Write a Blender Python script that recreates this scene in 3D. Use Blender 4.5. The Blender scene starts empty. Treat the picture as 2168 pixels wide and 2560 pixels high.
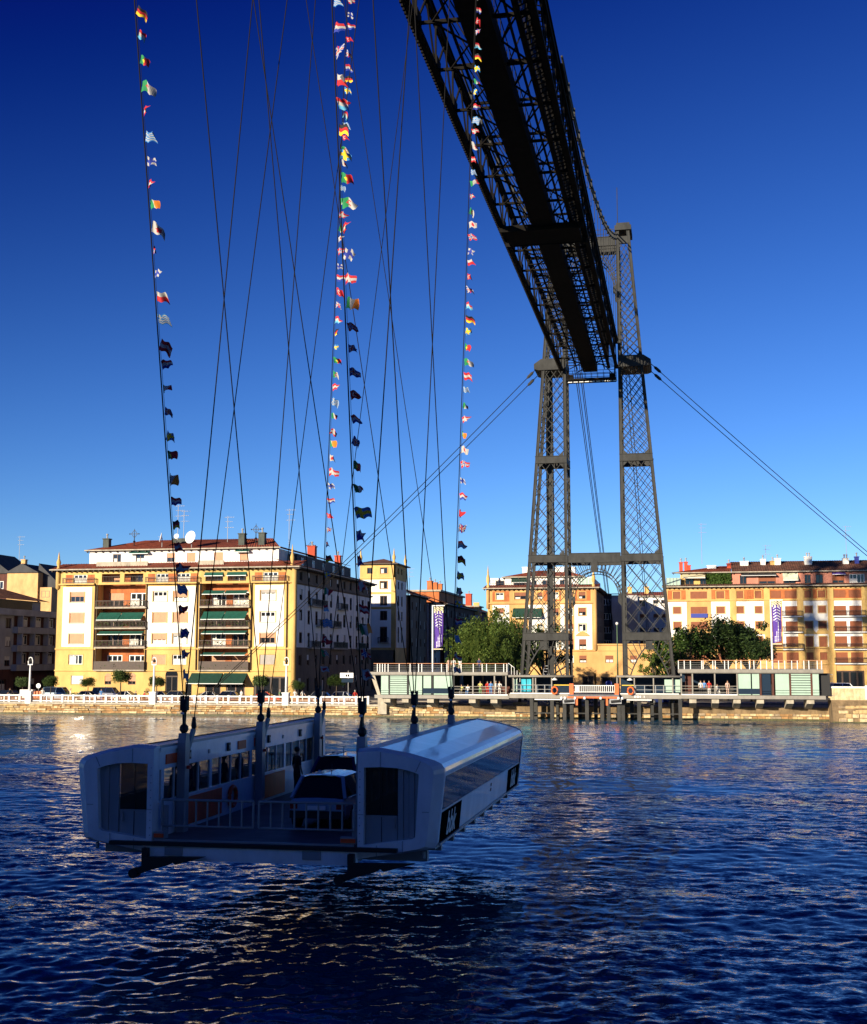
import bpy, bmesh, math, random
import numpy as np
from mathutils import Matrix, Vector, Euler

random.seed(7)
rng = np.random.default_rng(7)
SC = bpy.context.scene
COL = SC.collection

# ------------------------------------------------------------------ camera
FPX = 3160.0                       # focal length in pixels of the 2168 x 2560 photograph
PITCH = math.radians(6.5888)
YAW = math.radians(11.133)
EYE = 7.55
cam = bpy.data.cameras.new('camera')
cam.sensor_fit = 'VERTICAL'
cam.sensor_height = 36.0
cam.lens = 36.0 * FPX / 2560.0
cam.clip_start = 0.1
cam.clip_end = 4000
camo = bpy.data.objects.new('camera', cam)
COL.objects.link(camo)
camo.location = (0, 0, EYE)
camo.rotation_euler = (math.pi / 2 + PITCH, 0, YAW)
SC.camera = camo

# ------------------------------------------------------------------ sky, sun, exposure
SUN_EL, SUN_AZ = 13.0, 208.0       # degrees; azimuth clockwise from +Y (behind the camera, to the left)
w = bpy.data.worlds.new('World')
SC.world = w
w.use_nodes = True
nt = w.node_tree
sky = nt.nodes.new('ShaderNodeTexSky')
sky.sky_type = 'NISHITA'
sky.sun_disc = False
sky.sun_elevation = math.radians(SUN_EL)
sky.sun_rotation = math.radians(SUN_AZ)
sky.altitude = 2000
sky.air_density = 1.0
sky.dust_density = 0.3
sky.ozone_density = 3.0
# the deep, contrasty blue of the photograph: the physical sky with a steeper response per channel
sep = nt.nodes.new('ShaderNodeSeparateColor'); com = nt.nodes.new('ShaderNodeCombineColor')
nt.links.new(sky.outputs[0], sep.inputs[0])
def mth(op, a, bval):
    n = nt.nodes.new('ShaderNodeMath'); n.operation = op
    nt.links.new(a, n.inputs[0])
    if isinstance(bval, (int, float)): n.inputs[1].default_value = bval
    else: nt.links.new(bval, n.inputs[1])
    return n.outputs[0]
for ch, top, toe, g, k, fl in ((0, 4.2, 0.62, 1.35, 0.88, 0.025), (1, 7.5, 1.18, 1.2, 1.26, 0.085), (2, 11.0, 1.75, 1.15, 1.62, 0.38)):
    raw = mth('MINIMUM', sep.outputs[ch], top)
    c = mth('MULTIPLY', mth('POWER', mth('MAXIMUM', mth('SUBTRACT', raw, toe), 0.0), g), k)
    nt.links.new(mth('ADD', c, mth('MULTIPLY', raw, fl)), com.inputs[ch])
nt.links.new(com.outputs[0], nt.nodes['Background'].inputs[0])
nt.nodes['Background'].inputs[1].default_value = 0.05
sun = bpy.data.lights.new('sun', 'SUN')
sun.energy = 5.0
sun.angle = math.radians(0.8)
sun.color = (1.0, 0.87, 0.66)
suno = bpy.data.objects.new('sun', sun)
COL.objects.link(suno)
sa, se = math.radians(SUN_AZ), math.radians(SUN_EL)
sdir = Vector((math.sin(sa) * math.cos(se), math.cos(sa) * math.cos(se), math.sin(se)))
suno.rotation_euler = sdir.to_track_quat('Z', 'Y').to_euler()
suno.location = (-60, -80, 90)
SC.view_settings.view_transform = 'Standard'
SC.view_settings.look = 'None'
SC.view_settings.exposure = 0.7
SC.view_settings.gamma = 1.0
SC.view_settings.use_curve_mapping = False
SC.cycles.max_bounces = 6
SC.cycles.sample_clamp_indirect = 40.0

# ------------------------------------------------------------------ survey: photo measurement + known distance -> metres
_cp, _sp, _cy, _sy = math.cos(PITCH), math.sin(PITCH), math.cos(YAW), math.sin(YAW)
def _ray(x, y):
    u = (x - 1084.0) / FPX; v = (1280.0 - y) / FPX
    fw = _cp - v * _sp
    return Vector((u * _cy - fw * _sy, u * _sy + fw * _cy, _sp + v * _cp))
def AT(x, y, Y):
    d = _ray(x, y); return Vector((0, 0, EYE)) + d * (Y / d.y)
def ATX(x, y, X):
    d = _ray(x, y); return Vector((0, 0, EYE)) + d * (X / d.x)
def AX(x, Y, y=1600): return AT(x, y, Y).x
def AZ(x, y, Y): return AT(x, y, Y).z

# ------------------------------------------------------------------ materials
MATS = {}
def mat(name, col, rough=0.6, metal=0.0, var=0.0, scale=1.0, bump=0.0, bscale=8.0, spec=0.5, stain=None, coat=0.0):
    if name in MATS: return MATS[name]
    m = bpy.data.materials.new(name); m.use_nodes = True
    t = m.node_tree; b = t.nodes['Principled BSDF']
    b.inputs['Base Color'].default_value = (*col, 1)
    b.inputs['Roughness'].default_value = rough
    b.inputs['Metallic'].default_value = metal
    b.inputs['Specular IOR Level'].default_value = spec
    if coat: b.inputs['Coat Weight'].default_value = coat
    geo = t.nodes.new('ShaderNodeNewGeometry')
    if var:
        n = t.nodes.new('ShaderNodeTexNoise'); n.inputs['Scale'].default_value = scale
        n.inputs['Detail'].default_value = 6; n.inputs['Roughness'].default_value = 0.65
        mp = t.nodes.new('ShaderNodeMapping'); mp.inputs['Scale'].default_value = (1, 1, 0.45)
        t.links.new(geo.outputs['Position'], mp.inputs[0]); t.links.new(mp.outputs[0], n.inputs['Vector'])
        r = t.nodes.new('ShaderNodeValToRGB')
        s = stain or tuple(max(0, c * (1 - var * 1.4)) for c in col)
        h = tuple(min(1, c * (1 + var * 0.5)) for c in col)
        r.color_ramp.elements[0].position = 0.3; r.color_ramp.elements[0].color = (*s, 1)
        r.color_ramp.elements[1].position = 0.62; r.color_ramp.elements[1].color = (*h, 1)
        t.links.new(n.outputs['Fac'], r.inputs[0]); t.links.new(r.outputs[0], b.inputs['Base Color'])
    if bump:
        n2 = t.nodes.new('ShaderNodeTexNoise'); n2.inputs['Scale'].default_value = bscale; n2.inputs['Detail'].default_value = 5
        t.links.new(geo.outputs['Position'], n2.inputs['Vector'])
        bp = t.nodes.new('ShaderNodeBump'); bp.inputs['Strength'].default_value = bump; bp.inputs['Distance'].default_value = 0.05
        t.links.new(n2.outputs['Fac'], bp.inputs['Height']); t.links.new(bp.outputs[0], b.inputs['Normal'])
    MATS[name] = m
    return m
def glassmat(name, col, rough=0.04, alpha=None):
    if name in MATS: return MATS[name]
    m = mat(name, col, rough=rough, spec=0.6)
    if alpha is not None:
        b = m.node_tree.nodes['Principled BSDF']; b.inputs['Alpha'].default_value = alpha
    return m

M_OCHRE = mat('ochre_stucco', (0.64, 0.41, 0.135), 0.85, var=0.22, scale=0.35, bump=0.2, bscale=6)
M_OCHRE2 = mat('orange_ochre_stucco', (0.62, 0.36, 0.13), 0.85, var=0.2, scale=0.4, bump=0.2)
M_WHITE = mat('white_stucco', (0.78, 0.76, 0.72), 0.85, var=0.07, scale=0.5, bump=0.1)
M_LILAC = mat('pale_lilac_stucco', (0.70, 0.68, 0.74), 0.85, var=0.07, scale=0.5)
M_BRICK = mat('orange_brick', (0.48, 0.14, 0.04), 0.85, var=0.3, scale=1.2, bump=0.3, bscale=20)
M_YBRICK = mat('yellow_brick', (0.62, 0.38, 0.16), 0.85, var=0.2, scale=0.8)
M_PINK = mat('pink_render', (0.55, 0.22, 0.15), 0.85, var=0.2, scale=0.6)
M_TILE = mat('red_roof_tile', (0.28, 0.058, 0.025), 0.85, var=0.45, scale=1.5, bump=0.6, bscale=5)
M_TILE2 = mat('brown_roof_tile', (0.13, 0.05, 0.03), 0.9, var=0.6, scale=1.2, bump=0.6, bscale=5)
M_SLATE = mat('dark_slate', (0.045, 0.045, 0.05), 0.8, var=0.3, scale=1)
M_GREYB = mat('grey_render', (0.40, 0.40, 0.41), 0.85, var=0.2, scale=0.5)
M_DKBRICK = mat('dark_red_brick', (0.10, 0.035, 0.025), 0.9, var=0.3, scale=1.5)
M_BROWNB = mat('brown_render', (0.17, 0.125, 0.085), 0.9, var=0.25, scale=0.6)  # also serves as the shaded copy of ochre on street flanks
M_DARKWOOD = mat('dark_wood', (0.05, 0.025, 0.015), 0.6, var=0.3, scale=4)
M_FRAMEB = mat('brown_window_frame', (0.11, 0.04, 0.018), 0.5)
M_FRAMEW = mat('white_window_frame', (0.75, 0.74, 0.7), 0.5)
M_SHUT = mat('tan_roller_shutter', (0.50, 0.24, 0.12), 0.6, var=0.12, scale=2)
M_SHUT2 = mat('brown_roller_shutter', (0.24, 0.065, 0.018), 0.6, var=0.15, scale=2)
M_SHUT3 = mat('grey_roller_shutter', (0.35, 0.31, 0.27), 0.6, var=0.12, scale=2)
M_PANE = glassmat('window_glass', (0.012, 0.014, 0.018), 0.075)
M_CURTAIN = mat('white_curtain', (0.7, 0.68, 0.62), 0.8, var=0.15, scale=6)
M_GREENAWN = mat('green_awning_cloth', (0.006, 0.085, 0.058), 0.8, var=0.2, scale=1.5)
M_DKAWN = mat('dark_green_awning_cloth', (0.006, 0.045, 0.03), 0.8, var=0.2, scale=1.5)
M_STRIPEAWN = mat('pale_awning_cloth', (0.55, 0.6, 0.45), 0.8, var=0.2, scale=1.5)
M_STONE = [mat('quay_stone_%s' % n, c, 0.9, var=0.35, scale=2.5, bump=0.8, bscale=7) for n, c in
           (('pale', (0.62, 0.47, 0.27)), ('tan', (0.52, 0.36, 0.17)), ('grey', (0.33, 0.25, 0.16)), ('rust', (0.36, 0.20, 0.08)))]
M_MORTAR = mat('quay_mortar', (0.22, 0.15, 0.08), 0.95, var=0.4, scale=1.5, bump=0.6)
M_ALGAE = mat('wet_weeded_stone', (0.075, 0.07, 0.02), 0.6, var=0.6, scale=2, bump=0.8, bscale=5)
M_CONC = mat('concrete', (0.42, 0.37, 0.29), 0.9, var=0.25, scale=1.5, bump=0.3)
M_WCONC = mat('white_painted_concrete', (0.80, 0.78, 0.74), 0.7, var=0.08, scale=2)
M_PAVE = mat('promenade_paving', (0.30, 0.25, 0.20), 0.9, var=0.2, scale=1)
M_ASPH = mat('asphalt', (0.05, 0.05, 0.052), 0.9, var=0.25, scale=2)
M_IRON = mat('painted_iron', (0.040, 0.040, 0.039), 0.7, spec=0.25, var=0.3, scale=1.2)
M_IRONSHADE = mat('shaded_girder_iron', (0.012, 0.0105, 0.0095), 0.85, spec=0.08, var=0.35, scale=1.5)  # darker copy of the tower iron; the girder's shade is put into the colour
M_CABLE = mat('steel_cable', (0.014, 0.013, 0.013), 0.8, spec=0.1)
M_BLACK = mat('black_rubber', (0.012, 0.012, 0.013), 0.6)
M_GWHITE = mat('gondola_white_paint', (0.86, 0.88, 0.90), 0.24, var=0.10, scale=1.6, coat=0.3, bump=0.04, bscale=1.5)
M_GPANEL = mat('gondola_grey_panel', (0.30, 0.32, 0.34), 0.45, var=0.06, scale=2)
M_GGREY = mat('gondola_grey_steel', (0.30, 0.31, 0.33), 0.4, var=0.1, scale=2)
M_GFLOOR = mat('gondola_deck_steel', (0.12, 0.12, 0.13), 0.6, var=0.25, scale=1.5)
M_GGLASS = mat('gondola_dark_glass', (0.006, 0.008, 0.012), 0.06, spec=0.07)
M_CLEAR = glassmat('gondola_clear_glass', (0.02, 0.025, 0.03), 0.02, alpha=0.28)
M_DOORGL = glassmat('cabin_door_glass', (0.012, 0.016, 0.022), 0.05, alpha=0.72)
M_ORANGE = mat('orange_panel', (0.88, 0.085, 0.015), 0.5, var=0.1, scale=3)
M_ORANGEP = mat('orange_paint', (0.72, 0.13, 0.02), 0.5, var=0.15, scale=3)
M_RED = mat('red_paint', (0.55, 0.02, 0.015), 0.4)
M_SIGNBLK = mat('black_sign', (0.004, 0.006, 0.006), 0.8, spec=0.0)
M_SIGNWHT = mat('white_lettering', (0.8, 0.8, 0.8), 0.5)
M_PAVGLASS = mat('frosted_green_glass', (0.38, 0.52, 0.43), 0.25, var=0.06, scale=1.5)
M_PAVBLUE = glassmat('dark_blue_glass', (0.02, 0.035, 0.06), 0.06)
M_TURQ = mat('turquoise_glass', (0.03, 0.42, 0.55), 0.3, var=0.3, scale=2)
M_PAVSTEEL = mat('pavilion_grey_steel', (0.24, 0.22, 0.19), 0.5, var=0.15, scale=1.5)
M_PAVDARK = mat('pavilion_dark_interior', (0.02, 0.02, 0.022), 0.8)
M_HANDRAIL = mat('wooden_handrail', (0.50, 0.22, 0.10), 0.6)
M_WPOST = mat('white_metal', (0.78, 0.78, 0.76), 0.4)
M_YELLOW = mat('yellow_paint', (0.75, 0.50, 0.03), 0.5)
M_TRUNK = mat('tree_bark', (0.07, 0.05, 0.035), 0.95, var=0.3, scale=6)
M_POST = mat('green_lamp_post', (0.06, 0.13, 0.06), 0.5)
M_BLUE = mat('blue_sign', (0.02, 0.04, 0.30), 0.5)
M_PURPLE = mat('purple_banner_cloth', (0.085, 0.035, 0.28), 0.85, var=0.15, scale=3)
M_CREAM = mat('cream_cloth', (0.70, 0.62, 0.40), 0.85)
M_DISH = mat('dish_white', (0.8, 0.8, 0.78), 0.4)
M_CHIM = mat('chimney_dark_render', (0.07, 0.08, 0.07), 0.9, var=0.3, scale=2)
M_REDBR = mat('red_chimney_brick', (0.50, 0.07, 0.03), 0.85, var=0.2, scale=2)
M_STEELT = mat('thin_grey_metal', (0.30, 0.30, 0.30), 0.5)
def leafmat(name, c1, c2):
    m = mat(name, c1, 0.6, spec=0.25)
    t = m.node_tree; b = t.nodes['Principled BSDF']
    oi = t.nodes.new('ShaderNodeNewGeometry')
    r = t.nodes.new('ShaderNodeValToRGB')
    r.color_ramp.elements[0].color = (*c1, 1); r.color_ramp.elements[1].color = (*c2, 1)
    t.links.new(oi.outputs['Random Per Island'], r.inputs[0]); t.links.new(r.outputs[0], b.inputs['Base Color'])
    return m
M_LEAFW = leafmat('willow_leaf', (0.025, 0.06, 0.010), (0.15, 0.20, 0.04))
M_LEAFD = leafmat('dark_leaf', (0.010, 0.024, 0.008), (0.045, 0.075, 0.018))
M_LEAFM = leafmat('mid_leaf', (0.025, 0.055, 0.012), (0.09, 0.15, 0.03))
M_LEAFT = leafmat('clipped_leaf', (0.015, 0.035, 0.008), (0.06, 0.09, 0.02))

# ------------------------------------------------------------------ mesh helpers
W = {}                              # world matrices of objects built so far
def link(o, parent=None, M=None):
    COL.objects.link(o)
    M = M if M is not None else Matrix.Identity(4)
    o.matrix_basis = M
    if parent is not None:
        o.parent = parent
        o.matrix_parent_inverse = W[parent.name].inverted()
    W[o.name] = M
    return o
def tag(o, label=None, cat=None, group=None, kind=None):
    if label: o['label'] = label
    if cat: o['category'] = cat
    if group: o['group'] = group
    if kind: o['kind'] = kind
    return o
def thing(name, label, cat, loc=(0, 0, 0), group=None):
    o = bpy.data.objects.new(name, None); o.empty_display_size = 0.3
    link(o, None, Matrix.Translation(loc))
    return tag(o, label, cat, group)

class MB:
    def __init__(s): s.v = []; s.f = []; s.m = []; s.cur = 0
    def face(s, pts):
        i = len(s.v); s.v += [tuple(p) for p in pts]; s.f.append(tuple(range(i, i + len(pts)))); s.m.append(s.cur)
    def box(s, x0, x1, y0, y1, z0, z1):
        i = len(s.v)
        s.v += [(x, y, z) for x in (x0, x1) for y in (y0, y1) for z in (z0, z1)]
        for q in ((0, 1, 3, 2), (4, 6, 7, 5), (0, 4, 5, 1), (2, 3, 7, 6), (0, 2, 6, 4), (1, 5, 7, 3)):
            s.f.append(tuple(i + k for k in q)); s.m.append(s.cur)
        return s
    def tube(s, pts, r, n=6, cap=True):
        pts = [Vector(p) for p in pts]; rs = r if isinstance(r, (list, tuple)) else [r] * len(pts)
        base = len(s.v)
        for k, p in enumerate(pts):
            d = (pts[min(k + 1, len(pts) - 1)] - pts[max(k - 1, 0)]).normalized()
            a = d.cross(Vector((0, 0, 1)) if abs(d.z) < 0.95 else Vector((1, 0, 0))).normalized(); b = d.cross(a)
            for j in range(n):
                t = 2 * math.pi * j / n; s.v.append(tuple(p + (a * math.cos(t) + b * math.sin(t)) * rs[k]))
        for k in range(len(pts) - 1):
            for j in range(n):
                s.f.append((base + k * n + j, base + k * n + (j + 1) % n, base + (k + 1) * n + (j + 1) % n, base + (k + 1) * n + j)); s.m.append(s.cur)
        if cap:
            s.f.append(tuple(base + j for j in range(n))[::-1]); s.m.append(s.cur)
            e = base + (len(pts) - 1) * n; s.f.append(tuple(e + j for j in range(n))); s.m.append(s.cur)
        return s
    def bar(s, p, q, wd, h=None, up=(0, 0, 1)):
        h = h or wd; p = Vector(p); q = Vector(q); d = (q - p).normalized()
        a = d.cross(Vector(up));
        if a.length < 1e-3: a = d.cross(Vector((1, 0, 0)))
        a.normalize(); b = a.cross(d); a *= wd / 2; b *= h / 2
        i = len(s.v)
        for e in (p, q):
            s.v += [tuple(e + a + b), tuple(e - a + b), tuple(e - a - b), tuple(e + a - b)]
        for f in ((3, 2, 1, 0), (4, 5, 6, 7), (0, 1, 5, 4), (1, 2, 6, 5), (2, 3, 7, 6), (3, 0, 4, 7)):
            s.f.append(tuple(i + k for k in f)); s.m.append(s.cur)
        return s
    def prism(s, poly, f0, f1):
        """poly of 2-d points; f0, f1 map a 2-d point to the two end faces"""
        n = len(poly); i = len(s.v)
        s.v += [tuple(f0(p)) for p in poly] + [tuple(f1(p)) for p in poly]
        s.f.append(tuple(i + k for k in range(n))[::-1]); s.m.append(s.cur)
        s.f.append(tuple(i + n + k for k in range(n))); s.m.append(s.cur)
        for k in range(n):
            s.f.append((i + k, i + (k + 1) % n, i + n + (k + 1) % n, i + n + k)); s.m.append(s.cur)
        return s
    def lathe(s, prof, c, n=12):
        b = len(s.v)
        for r, z in prof:
            for j in range(n):
                t = 2 * math.pi * j / n; s.v.append((c[0] + r * math.cos(t), c[1] + r * math.sin(t), c[2] + z))
        for k in range(len(prof) - 1):
            for j in range(n):
                s.f.append((b + k * n + j, b + k * n + (j + 1) % n, b + (k + 1) * n + (j + 1) % n, b + (k + 1) * n + j)); s.m.append(s.cur)
        s.f.append(tuple(b + j for j in range(n))[::-1]); s.m.append(s.cur)
        e = b + (len(prof) - 1) * n; s.f.append(tuple(e + j for j in range(n))); s.m.append(s.cur)
        return s
    def mesh(s, name, mats, fix=True, smooth=False):
        me = bpy.data.meshes.new(name); me.from_pydata(s.v, [], s.f)
        for m in (mats if isinstance(mats, (list, tuple)) else [mats]): me.materials.append(m)
        if any(s.m): me.polygons.foreach_set('material_index', s.m)
        if fix and len(s.f) < 4000:
            bm = bmesh.new(); bm.from_mesh(me); bmesh.ops.recalc_face_normals(bm, faces=bm.faces); bm.to_mesh(me); bm.free()
        if smooth: me.polygons.foreach_set('use_smooth', [True] * len(me.polygons))
        me.update(); return me
    def build(s, name, mats, parent=None, smooth=False, bevel=0, fix=True):
        o = bpy.data.objects.new(name, s.mesh(name, mats, fix, smooth)); link(o, parent)
        if bevel:
            b = o.modifiers.new('b', 'BEVEL'); b.width = bevel; b.segments = 2; b.limit_method = 'ANGLE'; b.angle_limit = math.radians(35)
        return o

CUBES = {}
def cube(m):
    if m.name not in CUBES: CUBES[m.name] = MB().box(0, 1, 0, 1, 0, 1).mesh('box_' + m.name, m)
    return CUBES[m.name]
def bx(name, x0, x1, y0, y1, z0, z1, m, parent=None):
    M = Matrix(((x1 - x0, 0, 0, x0), (0, y1 - y0, 0, y0), (0, 0, z1 - z0, z0), (0, 0, 0, 1)))
    return link(bpy.data.objects.new(name, cube(m)), parent, M)
BARS = {}
def barmesh(m):
    if m.name not in BARS: BARS[m.name] = MB().box(-.5, .5, -.5, .5, 0, 1).mesh('bar_' + m.name, m)
    return BARS[m.name]
def bar(name, p, q, wd, h, m, parent=None, up=(0, 0, 1)):
    p = Vector(p); q = Vector(q); d = q - p; L = d.length; d /= L
    a = d.cross(Vector(up))
    if a.length < 1e-3: a = d.cross(Vector((1, 0, 0)))
    a.normalize(); b = a.cross(d); a2 = a * wd; b2 = b * h; d2 = d * L
    M = Matrix(((a2.x, b2.x, d2.x, p.x), (a2.y, b2.y, d2.y, p.y), (a2.z, b2.z, d2.z, p.z), (0, 0, 0, 1)))
    return link(bpy.data.objects.new(name, barmesh(m)), parent, M)
def dup(root, loc, rotz=0.0, label=None, group=None, scale=1.0):
    r = root.copy(); COL.objects.link(r); r.matrix_basis = Matrix.Translation(loc) @ Matrix.Rotation(rotz, 4, 'Z') @ Matrix.Scale(scale, 4)
    W[r.name] = r.matrix_basis.copy()
    if label: r['label'] = label
    if group: r['group'] = group
    for ch in list(root.children):
        c = ch.copy(); COL.objects.link(c); c.parent = r
        for g in list(ch.children):
            d = g.copy(); COL.objects.link(d); d.parent = c
    return r
def place(root, loc, rotz=0.0, scale=1.0):
    root.matrix_basis = Matrix.Translation(loc) @ Matrix.Rotation(rotz, 4, 'Z') @ Matrix.Scale(scale, 4)

# ------------------------------------------------------------------ water, ground, quay
YQ = 160.0                          # river face of the far quay
GZ = 1.6                            # far promenade level
def water():
    # graded grid: fine near the viewer's bank, coarser across the river
    nr, nc = 760, 560
    Y = 9.0 * (YQ + 3 - 0) ** 0 * np.geomspace(1, (YQ + 1.0) / 9.0, nr)
    t = np.linspace(0, 1, nc)
    x0 = -0.78 * Y - 6; x1 = 0.34 * Y + 6
    X = x0[:, None] + (x1 - x0)[:, None] * t[None, :]
    YY = np.repeat(Y[:, None], nc, 1)
    sp = np.maximum((x1 - x0) / nc, np.gradient(Y))[:, None]
    Z = np.zeros_like(X)
    r = np.random.default_rng(3)
    lam = np.geomspace(0.15, 6.0, 90)
    for L in lam:
        th = -math.pi / 2 + r.normal(0.12, 0.95)
        k = 2 * math.pi / L; ph = r.uniform(0, 6.28)
        s = 0.041 * (1.0 if L < 0.6 else (0.78 if L < 1.1 else (0.30 if L < 2.2 else 0.13)))
        att = np.clip((L / sp - 2.2) / 2.5, 0, 1)
        # patches of wind
        Z += att * s / k * np.sin(k * (math.cos(th) * X + math.sin(th) * YY) + ph + 0.9 * np.sin(0.11 * X + 0.07 * YY + ph))
    patch = 0.88 + 0.36 * np.sin(0.09 * X + 0.05 * YY) * np.sin(0.075 * YY - 0.03 * X + 1.0) + 0.22 * np.sin(0.31 * X - 0.12 * YY + 2) * np.sin(0.27 * YY + 0.08 * X)
    Z = Z * patch * (1 + 0.16 * np.clip((70 - YY) / 40, 0, 1))
    Z = Z + 0.10 * np.abs(Z) ** 1.0 * np.sign(Z)
    n = nr * nc
    co = np.empty((n, 3), np.float32); co[:, 0] = X.ravel(); co[:, 1] = YY.ravel(); co[:, 2] = Z.ravel()
    idx = np.arange(n).reshape(nr, nc)
    q = np.stack([idx[:-1, :-1], idx[:-1, 1:], idx[1:, 1:], idx[1:, :-1]], -1).reshape(-1, 4)
    me = bpy.data.meshes.new('water'); me.vertices.add(n); me.vertices.foreach_set('co', co.ravel())
    nf = len(q); me.loops.add(nf * 4); me.loops.foreach_set('vertex_index', q.ravel().astype(np.int32))
    me.polygons.add(nf); me.polygons.foreach_set('loop_start', np.arange(0, nf * 4, 4, dtype=np.int32))
    me.polygons.foreach_set('use_smooth', np.ones(nf, bool))
    me.update(calc_edges=True)
    m = bpy.data.materials.new('river_water'); m.use_nodes = True
    t = m.node_tree; b = t.nodes['Principled BSDF']
    b.inputs['Base Color'].default_value = (0.005, 0.055, 0.12, 1)
    b.inputs['Roughness'].default_value = 0.03; b.inputs['IOR'].default_value = 1.45
    geo = t.nodes.new('ShaderNodeNewGeometry'); prev = geo.outputs['Normal']
    # capillary ripples too fine for the mesh tilt the surface normal directly
    for sc_, amp in ((1.7, 0.24), (6.0, 0.30), (19.0, 0.24)):
        mp = t.nodes.new('ShaderNodeMapping'); mp.inputs['Scale'].default_value = (0.5, 1.0, 1.0); mp.inputs['Rotation'].default_value = (0, 0, 0.12)
        t.links.new(geo.outputs['Position'], mp.inputs[0])
        n1 = t.nodes.new('ShaderNodeTexNoise'); n1.inputs['Scale'].default_value = sc_; n1.inputs['Detail'].default_value = 2; n1.inputs['Roughness'].default_value = 0.55
        t.links.new(mp.outputs[0], n1.inputs['Vector'])
        sb = t.nodes.new('ShaderNodeVectorMath'); sb.operation = 'SUBTRACT'; sb.inputs[1].default_value = (0.5, 0.5, 0.5)
        t.links.new(n1.outputs['Color'], sb.inputs[0])
        ml = t.nodes.new('ShaderNodeVectorMath'); ml.operation = 'MULTIPLY'; ml.inputs[1].default_value = (amp * 0.7, amp * 1.5, 0.0)
        t.links.new(sb.outputs[0], ml.inputs[0])
        # gusts: broad streaks of rougher and calmer water
        gm = t.nodes.new('ShaderNodeMapping'); gm.inputs['Scale'].default_value = (0.035, 0.11, 1.0); t.links.new(geo.outputs['Position'], gm.inputs[0])
        gn = t.nodes.new('ShaderNodeTexNoise'); gn.inputs['Scale'].default_value = 1.0; gn.inputs['Detail'].default_value = 3; t.links.new(gm.outputs[0], gn.inputs['Vector'])
        gr = t.nodes.new('ShaderNodeMapRange'); gr.inputs['From Min'].default_value = 0.36; gr.inputs['From Max'].default_value = 0.66; gr.inputs['To Min'].default_value = 0.2; gr.inputs['To Max'].default_value = 1.8
        t.links.new(gn.outputs['Fac'], gr.inputs['Value'])
        gs = t.nodes.new('ShaderNodeVectorMath'); gs.operation = 'SCALE'; t.links.new(ml.outputs[0], gs.inputs[0]); t.links.new(gr.outputs[0], gs.inputs['Scale']); ml = gs
        ad = t.nodes.new('ShaderNodeVectorMath'); ad.operation = 'ADD'
        t.links.new(prev, ad.inputs[0]); t.links.new(ml.outputs[0], ad.inputs[1]); prev = ad.outputs[0]
    bias = t.nodes.new('ShaderNodeVectorMath'); bias.operation = 'ADD'; bias.inputs[1].default_value = (0.0, -0.07, 0.0)
    t.links.new(prev, bias.inputs[0]); prev = bias.outputs[0]
    nz = t.nodes.new('ShaderNodeVectorMath'); nz.operation = 'NORMALIZE'
    t.links.new(prev, nz.inputs[0]); t.links.new(nz.outputs[0], b.inputs['Normal'])
    me.materials.append(m)
    o = bpy.data.objects.new('water', me); link(o); tag(o, kind='structure')
    # the rest of the river as a calm sheet just under the modelled ripples
    o2 = MB(); o2.face([(-900, 4, -0.6), (900, 4, -0.6), (900, YQ + 1.5, -0.6), (-900, YQ + 1.5, -0.6)])
    tag(o2.build('water', m), kind='structure')
water()
tag(bx('promenade', -900, 900, YQ + 0.9, YQ + 8, 0.5, GZ, M_PAVE), kind='structure')
tag(bx('road', -900, 900, YQ + 8, 174, 0.5, GZ - 0.12, M_ASPH), kind='structure')
tag(bx('kerb', -900, 900, YQ + 7.8, YQ + 8.0 - 0.003, 1, GZ + 0.02, M_CONC), kind='structure')
tag(bx('pavement', -900, 900, 174.003, 178.5, 0.5, GZ + 0.02, M_PAVE), kind='structure')
tag(bx('ground', -1500, 1500, 178.503, 2500, 0.0, GZ - 0.04, M_ASPH), kind='structure')
tag(bx('near_quay', -900, 900, -400, 4, -2, 2.4, M_PAVE), kind='structure')

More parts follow.
